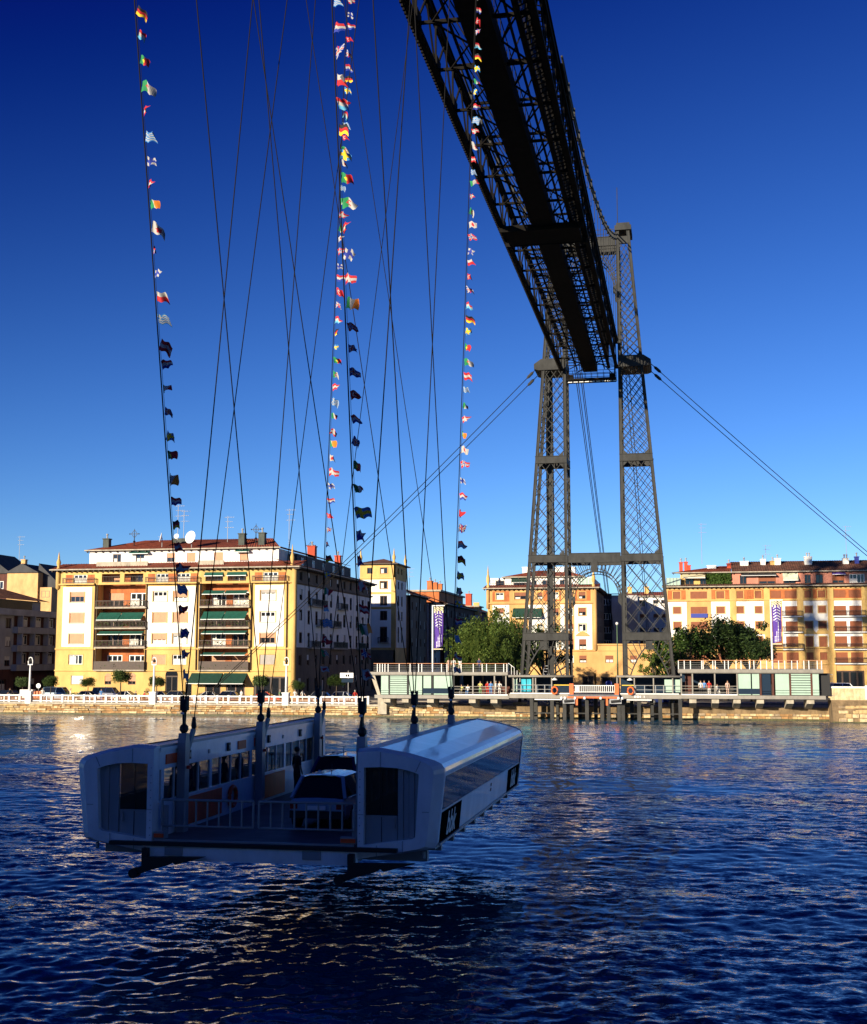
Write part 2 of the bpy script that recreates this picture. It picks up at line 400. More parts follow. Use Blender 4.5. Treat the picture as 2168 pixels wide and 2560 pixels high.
def quay_wall():
    q = thing('quay_wall', 'long sunlit stone quay wall with weeded foot across the river', 'wall', (-40, YQ, 0))
    bx('mortar_core', -150, -30.2, YQ + 0.12, YQ + 0.9, -1.2, GZ - 0.25, M_MORTAR, q)
    bx('mortar_core', -30.2, 60, YQ + 0.35, YQ + 0.9, -1.2, GZ - 0.1, M_MORTAR, q)
    bx('coping', -150, -30.2, YQ - 0.08, YQ + 0.95, GZ - 0.25, GZ + 0.004, M_CONC, q)
    bx('weeded_foot', -150, 60, YQ + 0.0, YQ + 0.12, -1.2, 0.22, M_ALGAE, q)
    st = [MB() for _ in range(4)]
    meshes = []
    for k in range(8):
        mb = MB().box(0, 1, 0, 1, 0, 1)
        mb.v = [(x + random.uniform(-.05, .05), y if y > .5 else y + random.uniform(-.25, .2), z + random.uniform(-.12, .10)) for x, y, z in mb.v]
        meshes.append(mb.mesh('stone', M_STONE[k % 4]))
    rows = [(0.20, 0.32), (0.52, 0.30), (0.82, 0.28), (1.10, 0.26)]
    cnt = 0; rest = [MB() for _ in range(4)]
    for r, (z0, h) in enumerate(rows):
        x = -100 + random.uniform(0, 1)
        while x < 40:
            if x > -30 and r >= 2: break
            wd = random.choice([random.uniform(0.35, 0.8), random.uniform(0.8, 1.6)])
            if -30.4 < x < -30.2 + 0.1: pass
            yo = YQ + (0.05 if x < -30.2 else 0.25) - random.uniform(0, 0.16)
            hz = h - 0.03 - random.uniform(0, .07)
            if cnt < 295 and x > -95 and x < -33:
                M = Matrix(((wd - 0.05, 0, 0, x), (0, 0.30, 0, yo), (0, 0, hz, z0 + 0.02), (0, 0, 0, 1)))
                link(bpy.data.objects.new('stone', random.choice(meshes)), q, M); cnt += 1
            else:
                rest[random.randrange(4)].box(x, x + wd - 0.05, yo, yo + 0.3, z0 + 0.02, z0 + 0.02 + hz)
            x += wd
    one = MB()
    for k in range(4):
        one.cur = k; off = len(one.v)
        one.v += rest[k].v; one.f += [tuple(i + off for i in f) for f in rest[k].f]; one.m += [k] * len(rest[k].f)
    tag(one.build('stone_courses', M_STONE, q), kind='stuff')
quay_wall()

def right_quay():
    q = thing('stone_embankment', 'bright stone embankment with low parapet at the right edge', 'wall', (20, YQ, 0))
    xa = AX(2075, 156.5); xb = xa + 60
    m = MB()
    m.prism([(156.0, -1.2), (156.0, 1.0), (157.2, 2.6), (YQ + 1, 2.6), (YQ + 1, -1.2)], lambda p: (xa, p[0], p[1]), lambda p: (xb, p[0], p[1]))
    m.build('embankment_body', M_MORTAR, q)
    for k in range(70):
        z0 = random.choice([0.15, 0.62, 1.1, 1.6]); x = xa + 0.2 + random.uniform(0, 14); yy = 155.9 if z0 < 1 else 155.9 + (z0 - 0.9) * 1.0
        bx('stone', x, x + random.uniform(.5, 1.3), yy - random.uniform(0, .12), yy + .6, z0, z0 + random.uniform(.28, .42), random.choice(M_STONE[:3]), q)
    bx('parapet', xa - 0.3, xb, 157.6, 158.0, 2.6, 4.0, M_STONE[0], q)
    bx('parapet_coping', xa - 0.4, xb, 157.5, 158.1, 4.0, 4.2, M_WCONC, q)
    for k in range(4): bx('parapet_post', xa + 3.9 + 5 * k, xa + 4.1 + 5 * k, 157.45, 157.6, 2.7, 4.35, M_WPOST, q)
    bx('weeded_foot', xa - 0.1, xb, 155.85, 156.0, -1.2, 0.16, M_ALGAE, q)
right_quay()

def railing():
    q = thing('promenade_railing', 'white concrete promenade railing along the top of the quay wall', 'railing', (-60, YQ + .3, GZ))
    xe = AX(921, YQ + .3, 1740); x = xe
    bx('top_rail', -150, xe, YQ + .15, YQ + .45, GZ + .82, GZ + 1.0, M_WCONC, q)
    bx('bottom_rail', -150, xe, YQ + .2, YQ + .4, GZ + .10, GZ + .24, M_WCONC, q)
    k = 0
    while x > -110:
        bx('post', x - .14, x + .14, YQ + .12, YQ + .48, GZ - .15, GZ + 1.06, M_WCONC, q)
        if k % 2 == 0: bx('mid_post', x - .82, x - .70, YQ + .2, YQ + .4, GZ, GZ + .82, M_WCONC, q)
        m = MB()
        for j in range(9):
            xx = x - .3 - j * .148
            m.box(xx, xx + .03, YQ + .28, YQ + .32, GZ + .24, GZ + .82)
        m.box(x - 1.5, x - .16, YQ + .285, YQ + .315, GZ + .5, GZ + .54)
        m.build('baluster_panel', M_HANDRAIL, q)
        x -= 1.58; k += 1
railing()

def lamp(px, label):
    X = AX(px, YQ + .3, 1700)
    q = thing('promenade_lamp', label, 'street lamp', (X, YQ + .3, GZ), 'white lamps on the promenade railing')
    bx('pedestal', X - .42, X + .42, YQ - .12, YQ + .72, GZ - .2, GZ + 1.35, M_WCONC, q)
    bx('pedestal_cap', X - .5, X + .5, YQ - .2, YQ + .8, GZ + 1.35, GZ + 1.47, M_WCONC, q)
    MB().tube([(X, YQ + .3, GZ + 1.4), (X, YQ + .3, GZ + 5.1)], [.17, .11], 10).build('column', M_WPOST, q, smooth=True)
    r = [(X - .30, YQ + .3, GZ + 5.05), (X - .34, YQ + .3, GZ + 5.5), (X - .22, YQ + .3, GZ + 5.95), (X, YQ + .3, GZ + 6.05), (X + .22, YQ + .3, GZ + 5.95), (X + .34, YQ + .3, GZ + 5.5), (X + .30, YQ + .3, GZ + 5.05)]
    MB().tube(r, .07, 6).build('hoop', M_WPOST, q, smooth=True)
    bx('crossbar', X - .34, X + .34, YQ + .22, YQ + .38, GZ + 5.0, GZ + 5.12, M_WPOST, q)
    MB().lathe([(.05, .45), (.2, .3), (.2, .1), (.1, 0)], (X, YQ + .3, GZ + 5.35), 10).build('lantern', M_BLACK, q, smooth=True)
lamp(75, 'white hooped lamp post on the railing before the dark left building')
lamp(385, 'white hooped lamp post before the middle of the ochre building')
lamp(716, 'white hooped lamp post at the corner of the ochre building')

# ------------------------------------------------------------------ facades
class Fac:
    """a facade plane: origin, direction along the wall, outward normal"""
    def __init__(s, o, u, n): s.o = Vector(o); s.u = Vector(u); s.n = Vector(n)
    def P(s, a, d, z): return s.o + s.u * a + s.n * d + Vector((0, 0, z))
def fbox(name, F, a0, a1, d0, d1, z0, z1, m, parent):
    p = F.P(a0, d1, z0); U = F.u * (a1 - a0); N = -F.n * (d1 - d0)
    M = Matrix(((U.x, N.x, 0, p.x), (U.y, N.y, 0, p.y), (U.z, N.z, z1 - z0, p.z), (0, 0, 0, 1)))
    return link(bpy.data.objects.new(name, cube(m)), parent, M)
def fmesh(name, F, a0, a1, d1, depth, z0, z1, me, parent):
    p = F.P(a0, d1, z0); U = F.u * (a1 - a0); N = -F.n * depth
    M = Matrix(((U.x, N.x, 0, p.x), (U.y, N.y, 0, p.y), (U.z, N.z, z1 - z0, p.z), (0, 0, 0, 1)))
    return link(bpy.data.objects.new(name, me), parent, M)
UF = {}
def unit_frame(m, th=0.075, mull=1, tr=False):
    k = (m.name, th, mull, tr)
    if k not in UF:
        b = MB(); b.box(0, th, 0, 1, 0, 1); b.box(1 - th, 1, 0, 1, 0, 1); b.box(th, 1 - th, 0, 1, 0, th); b.box(th, 1 - th, 0, 1, 1 - th, 1)
        for i in range(mull):
            c = (i + 1) / (mull + 1); b.box(c - th / 2.4, c + th / 2.4, 0.1, 0.9, th, 1 - th)
        if tr: b.box(th, 1 - th, 0.15, 0.85, 0.62, 0.67)
        UF[k] = b.mesh('window_frame', m)
    return UF[k]
def unit_ring(m, th=0.1):
    k = (m.name, 'ring', th)
    if k not in UF:
        b = MB(); b.box(0, th, 0, 1, 0, 1); b.box(1 - th, 1, 0, 1, 0, 1); b.box(th, 1 - th, 0, 1, 0, th * .7); b.box(th, 1 - th, 0, 1, 1 - th * .7, 1)
        UF[k] = b.mesh('surround', m)
    return UF[k]
def wall(F, a0, a1, z0, z1, m, parent, holes=(), d=0.0, depth=0.3, name='wall'):
    hs = [(max(a0, h[0]), min(a1, h[1]), max(z0, h[2]), min(z1, h[3])) for h in holes if h[1] > a0 and h[0] < a1 and h[3] > z0 and h[2] < z1]
    A = sorted({a0, a1} | {h[0] for h in hs} | {h[1] for h in hs}); Z = sorted({z0, z1} | {h[2] for h in hs} | {h[3] for h in hs})
    b = MB()
    for i in range(len(A) - 1):
        for j in range(len(Z) - 1):
            ca, cz = (A[i] + A[i + 1]) / 2, (Z[j] + Z[j + 1]) / 2
            if any(h[0] < ca < h[1] and h[2] < cz < h[3] for h in hs): continue
            b.face([F.P(A[i], d, Z[j]), F.P(A[i + 1], d, Z[j]), F.P(A[i + 1], d, Z[j + 1]), F.P(A[i], d, Z[j + 1])])
    for h in hs + [(a0, a1, z0, z1)]:
        c = [(h[0], h[2]), (h[1], h[2]), (h[1], h[3]), (h[0], h[3])]
        for k in range(4):
            p, q = c[k], c[(k + 1) % 4]
            b.face([F.P(p[0], d, p[1]), F.P(q[0], d, q[1]), F.P(q[0], d - depth, q[1]), F.P(p[0], d - depth, p[1])])
    o = b.build(name, m, parent, fix=False)
    return o
def window(F, a0, a1, z0, z1, parent, frame=None, mull=1, shut=None, sf=0.0, cur=0.0, ring=None, sill=None, d=0.0, tr=False, name='window'):
    frame = frame or M_FRAMEB
    o = fmesh(name, F, a0, a1, d - .13, .07, z0, z1, unit_frame(frame, .07, mull, tr), parent)
    fbox('pane', F, a0 + .02, a1 - .02, d - .2, d - .18, z0 + .02, z1 - .02, M_PANE, o)
    h = z1 - z0
    if cur > 0:
        fbox('curtain', F, a0 + .1, a0 + .1 + (a1 - a0 - .2) * (.5 if random.random() < .4 else 1), d - .178, d - .172, z0 + .1, z0 + .1 + (h - .2) * cur, M_CURTAIN, o)
    if shut is not None and sf > 0:
        fbox('shutter', F, a0 + .01, a1 - .01, d - .12, d - .08, z1 - h * sf, z1 - .01, shut, o)
    if ring is not None:
        e = .14; fmesh('surround', F, a0 - e, a1 + e, d + .045, .06, z0 - e * .8, z1 + e * .8, unit_ring(ring, e / (a1 - a0 + 2 * e) * 1.0), o)
    if sill is not None:
        fbox('sill', F, a0 - .15, a1 + .15, d - .1, d + .12, z0 - .16, z0 - .06, sill, o)
    return o
def balcony(F, a0, a1, z, parent, dp=1.1, m=None, rail=None, d=0.0, solid=False, h=.95, step=.22, plants=0):
    o = fbox('balcony', F, a0, a1, d - .02, d + dp, z - .2, z, m or M_CONC, parent)
    r = MB(); rail = rail or M_DARKWOOD
    if solid:
        fbox('balcony_front', F, a0 + .03, a1 - .03, d + dp - .1, d + dp - .02, z + .003, z + h, rail, o)
    else:
        P = lambda a, dd, zz: F.P(a, dd, zz)
        for zz in (z + h, z + .12): r.bar(P(a0 + .04, d + dp - .06, zz), P(a1 - .04, d + dp - .06, zz), .09, .09)
        for aa in (a0 + .04, a1 - .04): r.bar(P(aa, d, z + h), P(aa, d + dp - .06, z + h), .05, .05)
        n = max(2, int((a1 - a0) / step))
        for k in range(n + 1):
            aa = a0 + .04 + (a1 - a0 - .08) * k / n; r.bar(P(aa, d + dp - .06, z), P(aa, d + dp - .06, z + h), .045, .045)
        for k in range(1, 4):
            for aa in (a0 + .04, a1 - .04): r.bar(P(aa, d + dp * k / 4, z), P(aa, d + dp * k / 4, z + h), .028, .028)
        r.build('railing', rail, o)
    if plants:
        l = MB()
        for k in range(plants * 26):
            c = F.P(random.uniform(a0 + .1, a1 - .1), d + dp - .12 + random.uniform(-.12, .16), z + random.uniform(.25, .85))
            v = Vector((random.gauss(0, 1), random.gauss(0, 1), random.gauss(0, 1))).normalized() * .1; w2 = v.orthogonal() * .7
            l.face([c - v, c + w2, c + v, c - w2])
        tag(l.build('plant_foliage', M_LEAFM, o, fix=False), kind='stuff')
    return o
def awning(F, a0, a1, ztop, drop, out, parent, m=None, d=0.0, val=True):
    m = m or M_GREENAWN; b = MB()
    def P(a, dd, z): return F.P(a, dd, z)
    n = 4
    for k in range(n):
        t0, t1 = k / n, (k + 1) / n
        s = lambda t: -drop * t - .06 * math.sin(math.pi * t)
        for lo in (0, -.03):
            b.face([P(a0, d + out * t0, ztop + s(t0) + lo), P(a1, d + out * t0, ztop + s(t0) + lo), P(a1, d + out * t1, ztop + s(t1) + lo), P(a0, d + out * t1, ztop + s(t1) + lo)])
    b.face([P(a0, d + out, ztop - drop), P(a1, d + out, ztop - drop), P(a1, d + out, ztop - drop - .12), P(a0, d + out, ztop - drop - .12)])
    o = b.build('awning', m, parent, fix=False)
    if val: fbox('valance_bar', F, a0, a1, d + out - .02, d + out + .03, ztop - drop - .2, ztop - drop - .12, M_WPOST, o)
    MB().bar(P(a0 + .1, d, ztop - drop - .35), P(a0 + .1, d + out, ztop - drop - .05), .04).bar(P(a1 - .1, d, ztop - drop - .35), P(a1 - .1, d + out, ztop - drop - .05), .04).build('awning_arm', M_WPOST, o)
    return o
def pinnacle(name, x, y, z, h, m, parent):
    MB().lathe([(.28, 0), (.30, .10 * h), (.16, .16 * h), (.30, .28 * h), (.34, .42 * h), (.22, .55 * h), (.12, .62 * h), (.17, .66 * h), (.11, .78 * h), (.015, h)], (x, y, z), 10).build(name, m, parent, smooth=True)
def chimney(x, y, z0, z1, wd, m, parent, pots=1):
    c = bx('chimney', x - wd / 2, x + wd / 2, y - wd / 2, y + wd / 2, z0, z1, m, parent)
    bx('chimney_cap', x - wd / 2 - .1, x + wd / 2 + .1, y - wd / 2 - .1, y + wd / 2 + .1, z1, z1 + .15, m, c)
    for k in range(pots):
        xx = x + (k - (pots - 1) / 2) * .45
        MB().lathe([(.14, 0), (.12, .5), (.2, .55), (.16, .75)], (xx, y, z1 + .15), 8).build('chimney_pot', M_STEELT, c)
def eave(F, a0, a1, z, out, parent, m=None, tm=None, rise=.9, back=3.2, br=.85):
    """overhanging eave: soffit board, rafter brackets, first tile courses"""
    o = fbox('eave', F, a0, a1, 0.0, out, z, z + .14, m or M_DARKWOOD, parent)
    b = MB(); a = a0 + .2
    while a < a1 - .1:
        p = F.P(a, 0.02, z - .22); q = F.P(a + .14, out - .18, z)
        x0, x1 = sorted((p.x, q.x)); y0, y1 = sorted((p.y, q.y)); b.box(x0, x1, y0, y1, z - .2, z - .003); a += br
    tag(b.build('rafter_ends', M_DARKWOOD, o), kind='stuff')
    fbox('gutter', F, a0 - .05, a1 + .05, out + .003, out + .1, z + .03, z + .2, M_CONC, o)
def tiled_slope(F, a0, a1, d0, z0, d1, z1, parent, m=None, rib=.42, name='roof', in0=0, in1=0):
    """a roof slope with real tile ribs running down it"""
    b = MB(); n = max(1, int((a1 - a0) / rib)); prev = None
    for k in range(n * 2 + 1):
        t = k / (n * 2); lift = .07 if k % 2 else 0.0
        lo = F.P(a0 + (a1 - a0) * t, d0, z0 + lift); hi = F.P(a0 + in0 + (a1 - a0 - in0 - in1) * t, d1, z1 + lift)
        if prev: b.face([prev[0], lo, hi, prev[1]])
        prev = (lo, hi)
    return b.build(name, m or M_TILE, parent, fix=False)
FRONT = lambda x, y, z=0: Fac((x, y, z), (1, 0, 0), (0, -1, 0))
SIDE = lambda x, y, z=0: Fac((x, y, z), (0, 1, 0), (1, 0, 0))

# ---- the ochre apartment block on the corner
def building_a():
    Y = 178.0
    X0, X1 = -93.4, -55.75; D = 46.5
    B = thing('apartment_building', 'ochre and white corner apartment block with green awnings and balconies', 'building', ((X0 + X1) / 2, Y, GZ))
    F = FRONT(0, Y)
    z = lambda py: AZ(190, py, Y)
    ax = lambda px: AX(px, Y)
    ZE = z(1427)                                   # eave
    zc = z(1461); zw1 = z(1468); zw0 = z(1617); zl = z(1676)
    rec = [(ax(241), ax(362)), (ax(501), ax(621))]
    cols = [(X0, rec[0][0]), (rec[0][1], rec[1][0]), (rec[1][1], X1)]
    # window openings
    rows = [(z(1505), z(1481)), (z(1557), z(1533)), (z(1609), z(1585)), (z(1661), z(1637))]
    wx = {0: [(ax(173), ax(208))], 1: [(ax(381), ax(416)), (ax(432), ax(467))], 2: [(ax(650), ax(688))]}
    gw = {0: [(ax(181), ax(211))], 1: [(ax(383), ax(414))], 2: []}
    holes = []
    for c in range(3):
        for r in rows:
            for (a, b) in wx[c]: holes.append((a, b, r[0], r[1]))
    top = {0: [(ax(179), ax(213))], 1: [(ax(386), ax(420)), (ax(437), ax(472))], 2: [(ax(655), ax(693))]}
    for c in range(3):
        for (a, b) in top[c]: holes.append((a, b, z(1459), z(1437)))
    for (a, b) in gw[0]: holes.append((a, b, z(1711), z(1689)))
    holes += [(ax(416), ax(447), GZ, z(1688)), (ax(466), ax(482), GZ, z(1704)), (ax(636), ax(722), GZ, z(1690))]
    # piers between the recessed bays: ground floor, first floor, white field, top floor
    for c, (a, b) in enumerate(cols):
        wall(F, a, b, GZ, zl, M_OCHRE, B, holes)
        wall(F, a, b, zl, z(1621), M_OCHRE, B, holes, d=.003)
        wall(F, a, b, z(1621), zc, M_OCHRE, B, holes)
        wl, wr = a + (.95 if c != 1 else .35), b - (.9 if c != 2 else 1.6)
        wall(F, wl, wr, zw0, zw1, M_WHITE, B, holes, d=.05, depth=.36, name='white_panel')
        wall(F, a, b, zc, ZE, M_OCHRE, B, holes)
        for (ta, tb) in top[c]:
            for s in (ta - 1.25, tb + .12): fbox('brick_panel', F, s, s + 1.1, 0, .03, z(1459), z(1437), M_BRICK, B)
        fbox('cornice', F, a - .05, b + .05, 0, .32, zc - .12, zc + .1, M_OCHRE, B)
        fbox('string_course', F, a - .03, b + .03, 0, .2, z(1623) - .08, z(1621) + .06, M_OCHRE, B)
        fbox('string_course', F, a - .03, b + .03, 0, .22, zl - .1, zl + .08, M_OCHRE, B)
        for ri, r in enumerate(rows):
            for k, (wa, wb) in enumerate(wx[c]):
                sel = (c * 7 + ri * 3 + k) % 5
                sh, sf, cu = [(M_SHUT, .45, 0), (M_SHUT, .97, 0), (None, 0, .6), (M_SHUT, .6, .3), (M_SHUT3, .25, .7)][sel]
                if ri == 3 and c == 0: sh, sf, cu = None, 0, .9
                if ri == 1 and c < 2: sh, sf, cu = M_SHUT, .98, 0
                if ri == 3 and c == 2: sh, sf, cu = M_SHUT3, .98, 0
                dd = .05 if ri < 3 else 0.003
                window(F, wa, wb, r[0], r[1], B, M_FRAMEW if cu else M_FRAMEB, 2, sh, sf, cu, ring=M_OCHRE2 if ri < 3 else M_OCHRE, d=dd)
        for (ta, tb) in top[c]:
            window(F, ta, tb, z(1459), z(1437), B, M_FRAMEW, 2, None, 0, .7)
        ba, bb = top[c][0][0] - 1.5, top[c][-1][1] + 1.5
        balcony(F, max(a + .1, ba), min(b - .1, bb), z(1459) - .02, B, dp=.75, h=.8, m=M_OCHRE)
    # drain pipes and corner column
    for px in (236, 241.5, 365, 492, 499, 628, 717):
        MB().tube([F.P(ax(px), .14, zl), F.P(ax(px), .14, zc)], .09, 6).build('drain_pipe', M_DARKWOOD, B)
    MB().tube([(X1 - .05, Y - .05, GZ), (X1 - .05, Y - .05, zc), (X1 - .05, Y - .05, ZE)], .38, 10).build('corner_column', M_OCHRE, B, smooth=True)
    MB().tube([(X0 + .05, Y - .05, z(1475)), (X0 + .05, Y - .05, z(1470)), (X0 + .05, Y - .05, ZE)], [.05, .34, .34], 10).build('corner_column', M_OCHRE, B, smooth=True)
    # recessed bays with balconies
    fl = [z(1519), z(1570), z(1618), z(1674)]
    for bi, (a, b) in enumerate(rec):
        R = FRONT(0, Y + 1.9)
        hs = []
        mid = (a + b) / 2
        for (zz0, zz1) in ((zc + .2, ZE - .5), (fl[0] + .06, fl[0] + 2.25), (fl[1] + .06, fl[1] + 2.2), (fl[2] + .06, fl[2] + 2.2), (fl[3] + .06, fl[3] + 2.2)):
            for (p, q) in ((a + .9, mid - .5), (mid + .5, b - .5)): hs.append((p, q, zz0, zz1))
        wall(R, a, b, zl, ZE, M_BRICK, B, hs, name='recess_wall')
        for (p, q, z0, z1) in hs:
            k = random.random()
            window(R, p, q, z0, z1, B, M_FRAMEB if k < .6 else M_FRAMEW, 2, M_SHUT if k < .3 else None, random.choice([.3, .5, .7]), .6 if k > .72 else 0)
        for s in (a, b):                       # cheeks of the recess
            bx('recess_cheek', s - .03, s + .03, Y + .003, Y + 1.9, zl, ZE, M_OCHRE, B)
        # top-floor loggia beam with arches
        wall(F, a + .003, b - .003, zc, ZE, M_OCHRE, B, [(a + .6, mid - .35, zc + .25, ZE - .55), (mid + .35, b - .5, zc + .25, ZE - .55)], depth=.35, name='loggia_front')
        for (p, q) in ((a + .6, mid - .35), (mid + .35, b - .5)):
            r = MB()
            for zz in (zc + 1.15, zc + .4): r.bar(F.P(p, -.1, zz), F.P(q, -.1, zz), .05)
            n = 12
            for k in range(n + 1): r.bar(F.P(p + (q - p) * k / n, -.1, zc + .25), F.P(p + (q - p) * k / n, -.1, zc + 1.15), .03)
            r.build('loggia_railing', M_DARKWOOD, B)
        fbox('cornice', F, a, b, 0, .25, zc - .12, zc + .1, M_OCHRE, B)
        for k, f in enumerate(fl):
            balcony(F, a - .1, b + .25, f, B, dp=.55, solid=(k == 3), rail=M_DARKWOOD, h=.95 if k < 3 else 1.25, plants=4 if (k == 1) else 2)
            bx('balcony_floor', a, b, Y + .003, Y + 1.897, f - .18, f - .01, M_CONC, B)
        # a few pieces of balcony furniture read as pale shapes
        if bi == 0:
            spec = [(1, 2.05, 1.0, .9, .9), (2, 2.15, .35, .4, .3)]
        else:
            spec = [(0, 2.15, .45, .5, .4), (1, 2.1, 1.05, .9, 1.1), (2, 2.15, .3, .5, .3), (3, 2.3, .25, .6, .2)]
        for (k, hh, drop, out, _) in spec:
            for (p, q) in ((a + .35, mid - .06), (mid + .06, b - .25)):
                awning(F, p, q, fl[k] + hh + .25, drop, out + .45, B, d=-.3)
        if bi == 1:
            for (p, q) in ((a + .5, mid - .3), (mid + .3, b - .4)): awning(F, p, q, ZE - .5, .4, .35, B)
            for (p, q) in ((ax(486) - .3, mid - .1), (mid + .1, ax(620))):
                awning(F, p, q, zl - .35, 1.35, 1.9, B, M_DKAWN)
        gh = [(a + .9, mid - .4, GZ + .05, zl - .75), (mid + .4, b - .4, GZ + .05, zl - .75)] if bi == 1 else [(ax(265), ax(281), z(1711), z(1690)), (ax(323), ax(342), z(1711), z(1690))]
        wall(F, a, b, GZ, zl, M_OCHRE, B, gh)
        for g in gh: window(F, *g, B, M_FRAMEB, 1, M_SHUT if bi == 0 else None, .6, .0, d=0, tr=False, name='window' if bi == 0 else 'shop_window')
        if bi == 0:
            for g in gh:
                m = MB(); c = (g[0] + g[1]) / 2; r = (g[1] - g[0]) / 2
                pts = [(c + r * math.cos(t), g[3] + r * .8 * math.sin(t)) for t in np.linspace(0, math.pi, 10)]
                m.prism(pts, lambda p: F.P(p[0], .004, p[1]), lambda p: F.P(p[0], .03, p[1])); m.build('arched_head', M_SHUT, B)
        fbox('string_course', F, a, b, 0, .16, zl - .1, zl + .08, M_OCHRE, B)
    # ground-floor openings
    window(F, *gw[0][0], z(1711), z(1689), B, M_FRAMEB, 0, M_CURTAIN, .96, ring=M_OCHRE)
    window(F, ax(416), ax(447), GZ, z(1688), B, M_DARKWOOD, 1, name='door')
    c = (ax(416) + ax(447)) / 2; r = (ax(447) - ax(416)) / 2; m = MB()
    m.prism([(c + r * math.cos(t), z(1688) + r * math.sin(t)) for t in np.linspace(0, math.pi, 14)], lambda p: F.P(p[0], .004, p[1]), lambda p: F.P(p[0], .02, p[1])); m.build('door_arch', M_PANE, B)
    window(F, ax(466), ax(482), GZ, z(1704), B, M_DARKWOOD, 0, name='door')
    window(F, ax(636), ax(722), GZ, z(1690), B, M_DARKWOOD, 3, name='shop_window')
    # body behind the facades, roof
    bx('body', X0 + .1, X1 - .4, Y + 2.3, Y + D - .1, GZ, ZE, M_BROWNB, B)
    for (a, b) in cols: bx('pier_core', a + .05, b - .05, Y + .42, Y + 2.35, GZ, ZE, M_BROWNB, B)
    bx('flank_wall', X0, X0 + .1, Y + .01, Y + D, GZ, ZE, M_BROWNB, B)
    eave(F, X0 - .9, X1 + .9, ZE, .95, B)
    tiled_slope(F, X0 - .9, X1 + .9, .95, ZE + .16, -3.0, ZE + 1.25, B, M_TILE)
    za0, za1 = ZE + .6, AZ(224, 1379, Y + 3)
    # white attic storey set back
    aX0, aX1 = AX(224, Y + 3, 1390), AX(697, Y + 3, 1390)
    A = FRONT(0, Y + 3); ah = []
    for (p0, p1) in ((283, 303), (340, 361), (418, 437), (468, 489), (535, 558), (600, 619)):
        ah.append((AX(p0, Y + 3, 1390), AX(p1, Y + 3, 1390), za0 + .75, za1 - .45))
    wall(A, aX0, aX1, za0, za1, M_WHITE, B, ah, name='attic_wall')
    for k, g in enumerate(ah): window(A, *g, B, M_FRAMEB, 1, M_SHUT if k > 1 else None, [.0, .0, .5, .98, .98, .9][k], .5 if k < 2 else 0, name='attic_window')
    bx('attic_body', aX0, aX1, Y + 3.35, Y + D - 4, za0, za1 - .02, M_WHITE, B)
    for (p, q) in ((325, 375), (590, 626)): awning(A, AX(p, Y + 3, 1390), AX(q, Y + 3, 1390), za1 - .1, .25, .8, B)
    eave(A, aX0 - .5, aX1 + .4, za1, .6, B, br=1.2)
    tiled_slope(A, aX0 - .5, aX1 + .4, .6, za1 + .15, -8, za1 + 2.3, B, M_TILE, in0=6, in1=4)
    tiled_slope(SIDE(aX1, Y + 2.5), 0, D - 6, .5, za1 + .15, -8, za1 + 2.3, B, M_TILE2, in0=7)  # browner tiles put the shade of this slope into the colour
    for (p, q) in ((242, 370), (496, 560)):
        r = MB(); x0, x1 = AX(p, Y + 1, 1405), AX(q, Y + 1, 1405)
        bx('terrace_parapet', x0, x1, Y + .9, Y + 1.1, ZE + .55, ZE + 1.35, M_CONC, B)
    pinnacle('pinnacle', X0 + .1, Y - .1, ZE + .15, AZ(144, 1382, Y) - ZE, M_OCHRE, B)
    pinnacle('pinnacle', X1 - .4, Y - .1, ZE + .15, AZ(728, 1363, Y) - ZE, M_OCHRE, B)
    for (px, p0, p1) in ((268, 1380, 1349), (606, 1365, 1336), (656, 1368, 1334)):
        x = AX(px, Y + 5, 1360); chimney(x, Y + 5, AZ(px, p0, Y + 5) - 1, AZ(px, p1, Y + 5), .95, M_CHIM, B)
    bx('lift_house', AX(430, Y + 8, 1350), AX(468, Y + 8, 1350), Y + 8, Y + 11, za1 + 1, AZ(440, 1346, Y + 8), M_CHIM, B)
    # flank along the street, its shade put into browner walls and tiles
    S = SIDE(X1, Y)
    Fl = [GZ + .1, zl, z(1621), z(1565), z(1515), zc, ZE]
    n = 11; pitch = (D - 1.2) / n; hs = []; info = []
    for k in range(n):
        c = .9 + pitch * (k + .5); hw = .62 if k % 3 else .72
        for f in range(6):
            zz0 = Fl[f] + (.75 if f not in (2, 3, 4) or k == 0 else .25); zz1 = Fl[f] + (2.35 if f not in (0,) else 2.9)
            if f == 5: zz0, zz1 = zc + .35, zc + 1.75
            hs.append((c - hw, c + hw, zz0, zz1)); info.append((k, f))
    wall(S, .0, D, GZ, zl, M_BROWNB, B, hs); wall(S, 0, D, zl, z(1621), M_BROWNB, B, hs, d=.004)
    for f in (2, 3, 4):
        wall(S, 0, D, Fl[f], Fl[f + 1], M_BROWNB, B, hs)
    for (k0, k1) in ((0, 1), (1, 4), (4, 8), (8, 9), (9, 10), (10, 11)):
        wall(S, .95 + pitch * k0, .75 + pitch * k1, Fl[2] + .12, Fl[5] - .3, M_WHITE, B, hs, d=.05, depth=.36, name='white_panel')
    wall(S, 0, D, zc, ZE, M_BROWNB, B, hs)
    for (h, (k, f)) in zip(hs, info):
        window(S, *h, B, M_FRAMEB, 1, M_CURTAIN if (k * 5 + f * 3) % 4 == 0 else None, .5, .8 if (k + f) % 3 == 0 else 0)
    for f in (2, 3, 4):
        for k in (1.5, 2.5, 4.5, 5.5, 8.5):
            if (f + int(k)) % 4 == 0: continue
            balcony(S, .9 + pitch * k - .2, .9 + pitch * (k + 1) + .2, Fl[f] + .15, B, dp=.7, rail=M_BLACK)
    fbox('cornice', S, 0, D, 0, .3, zc - .12, zc + .1, M_BROWNB, B)
    eave(S, -.9, D + .4, ZE, .95, B)
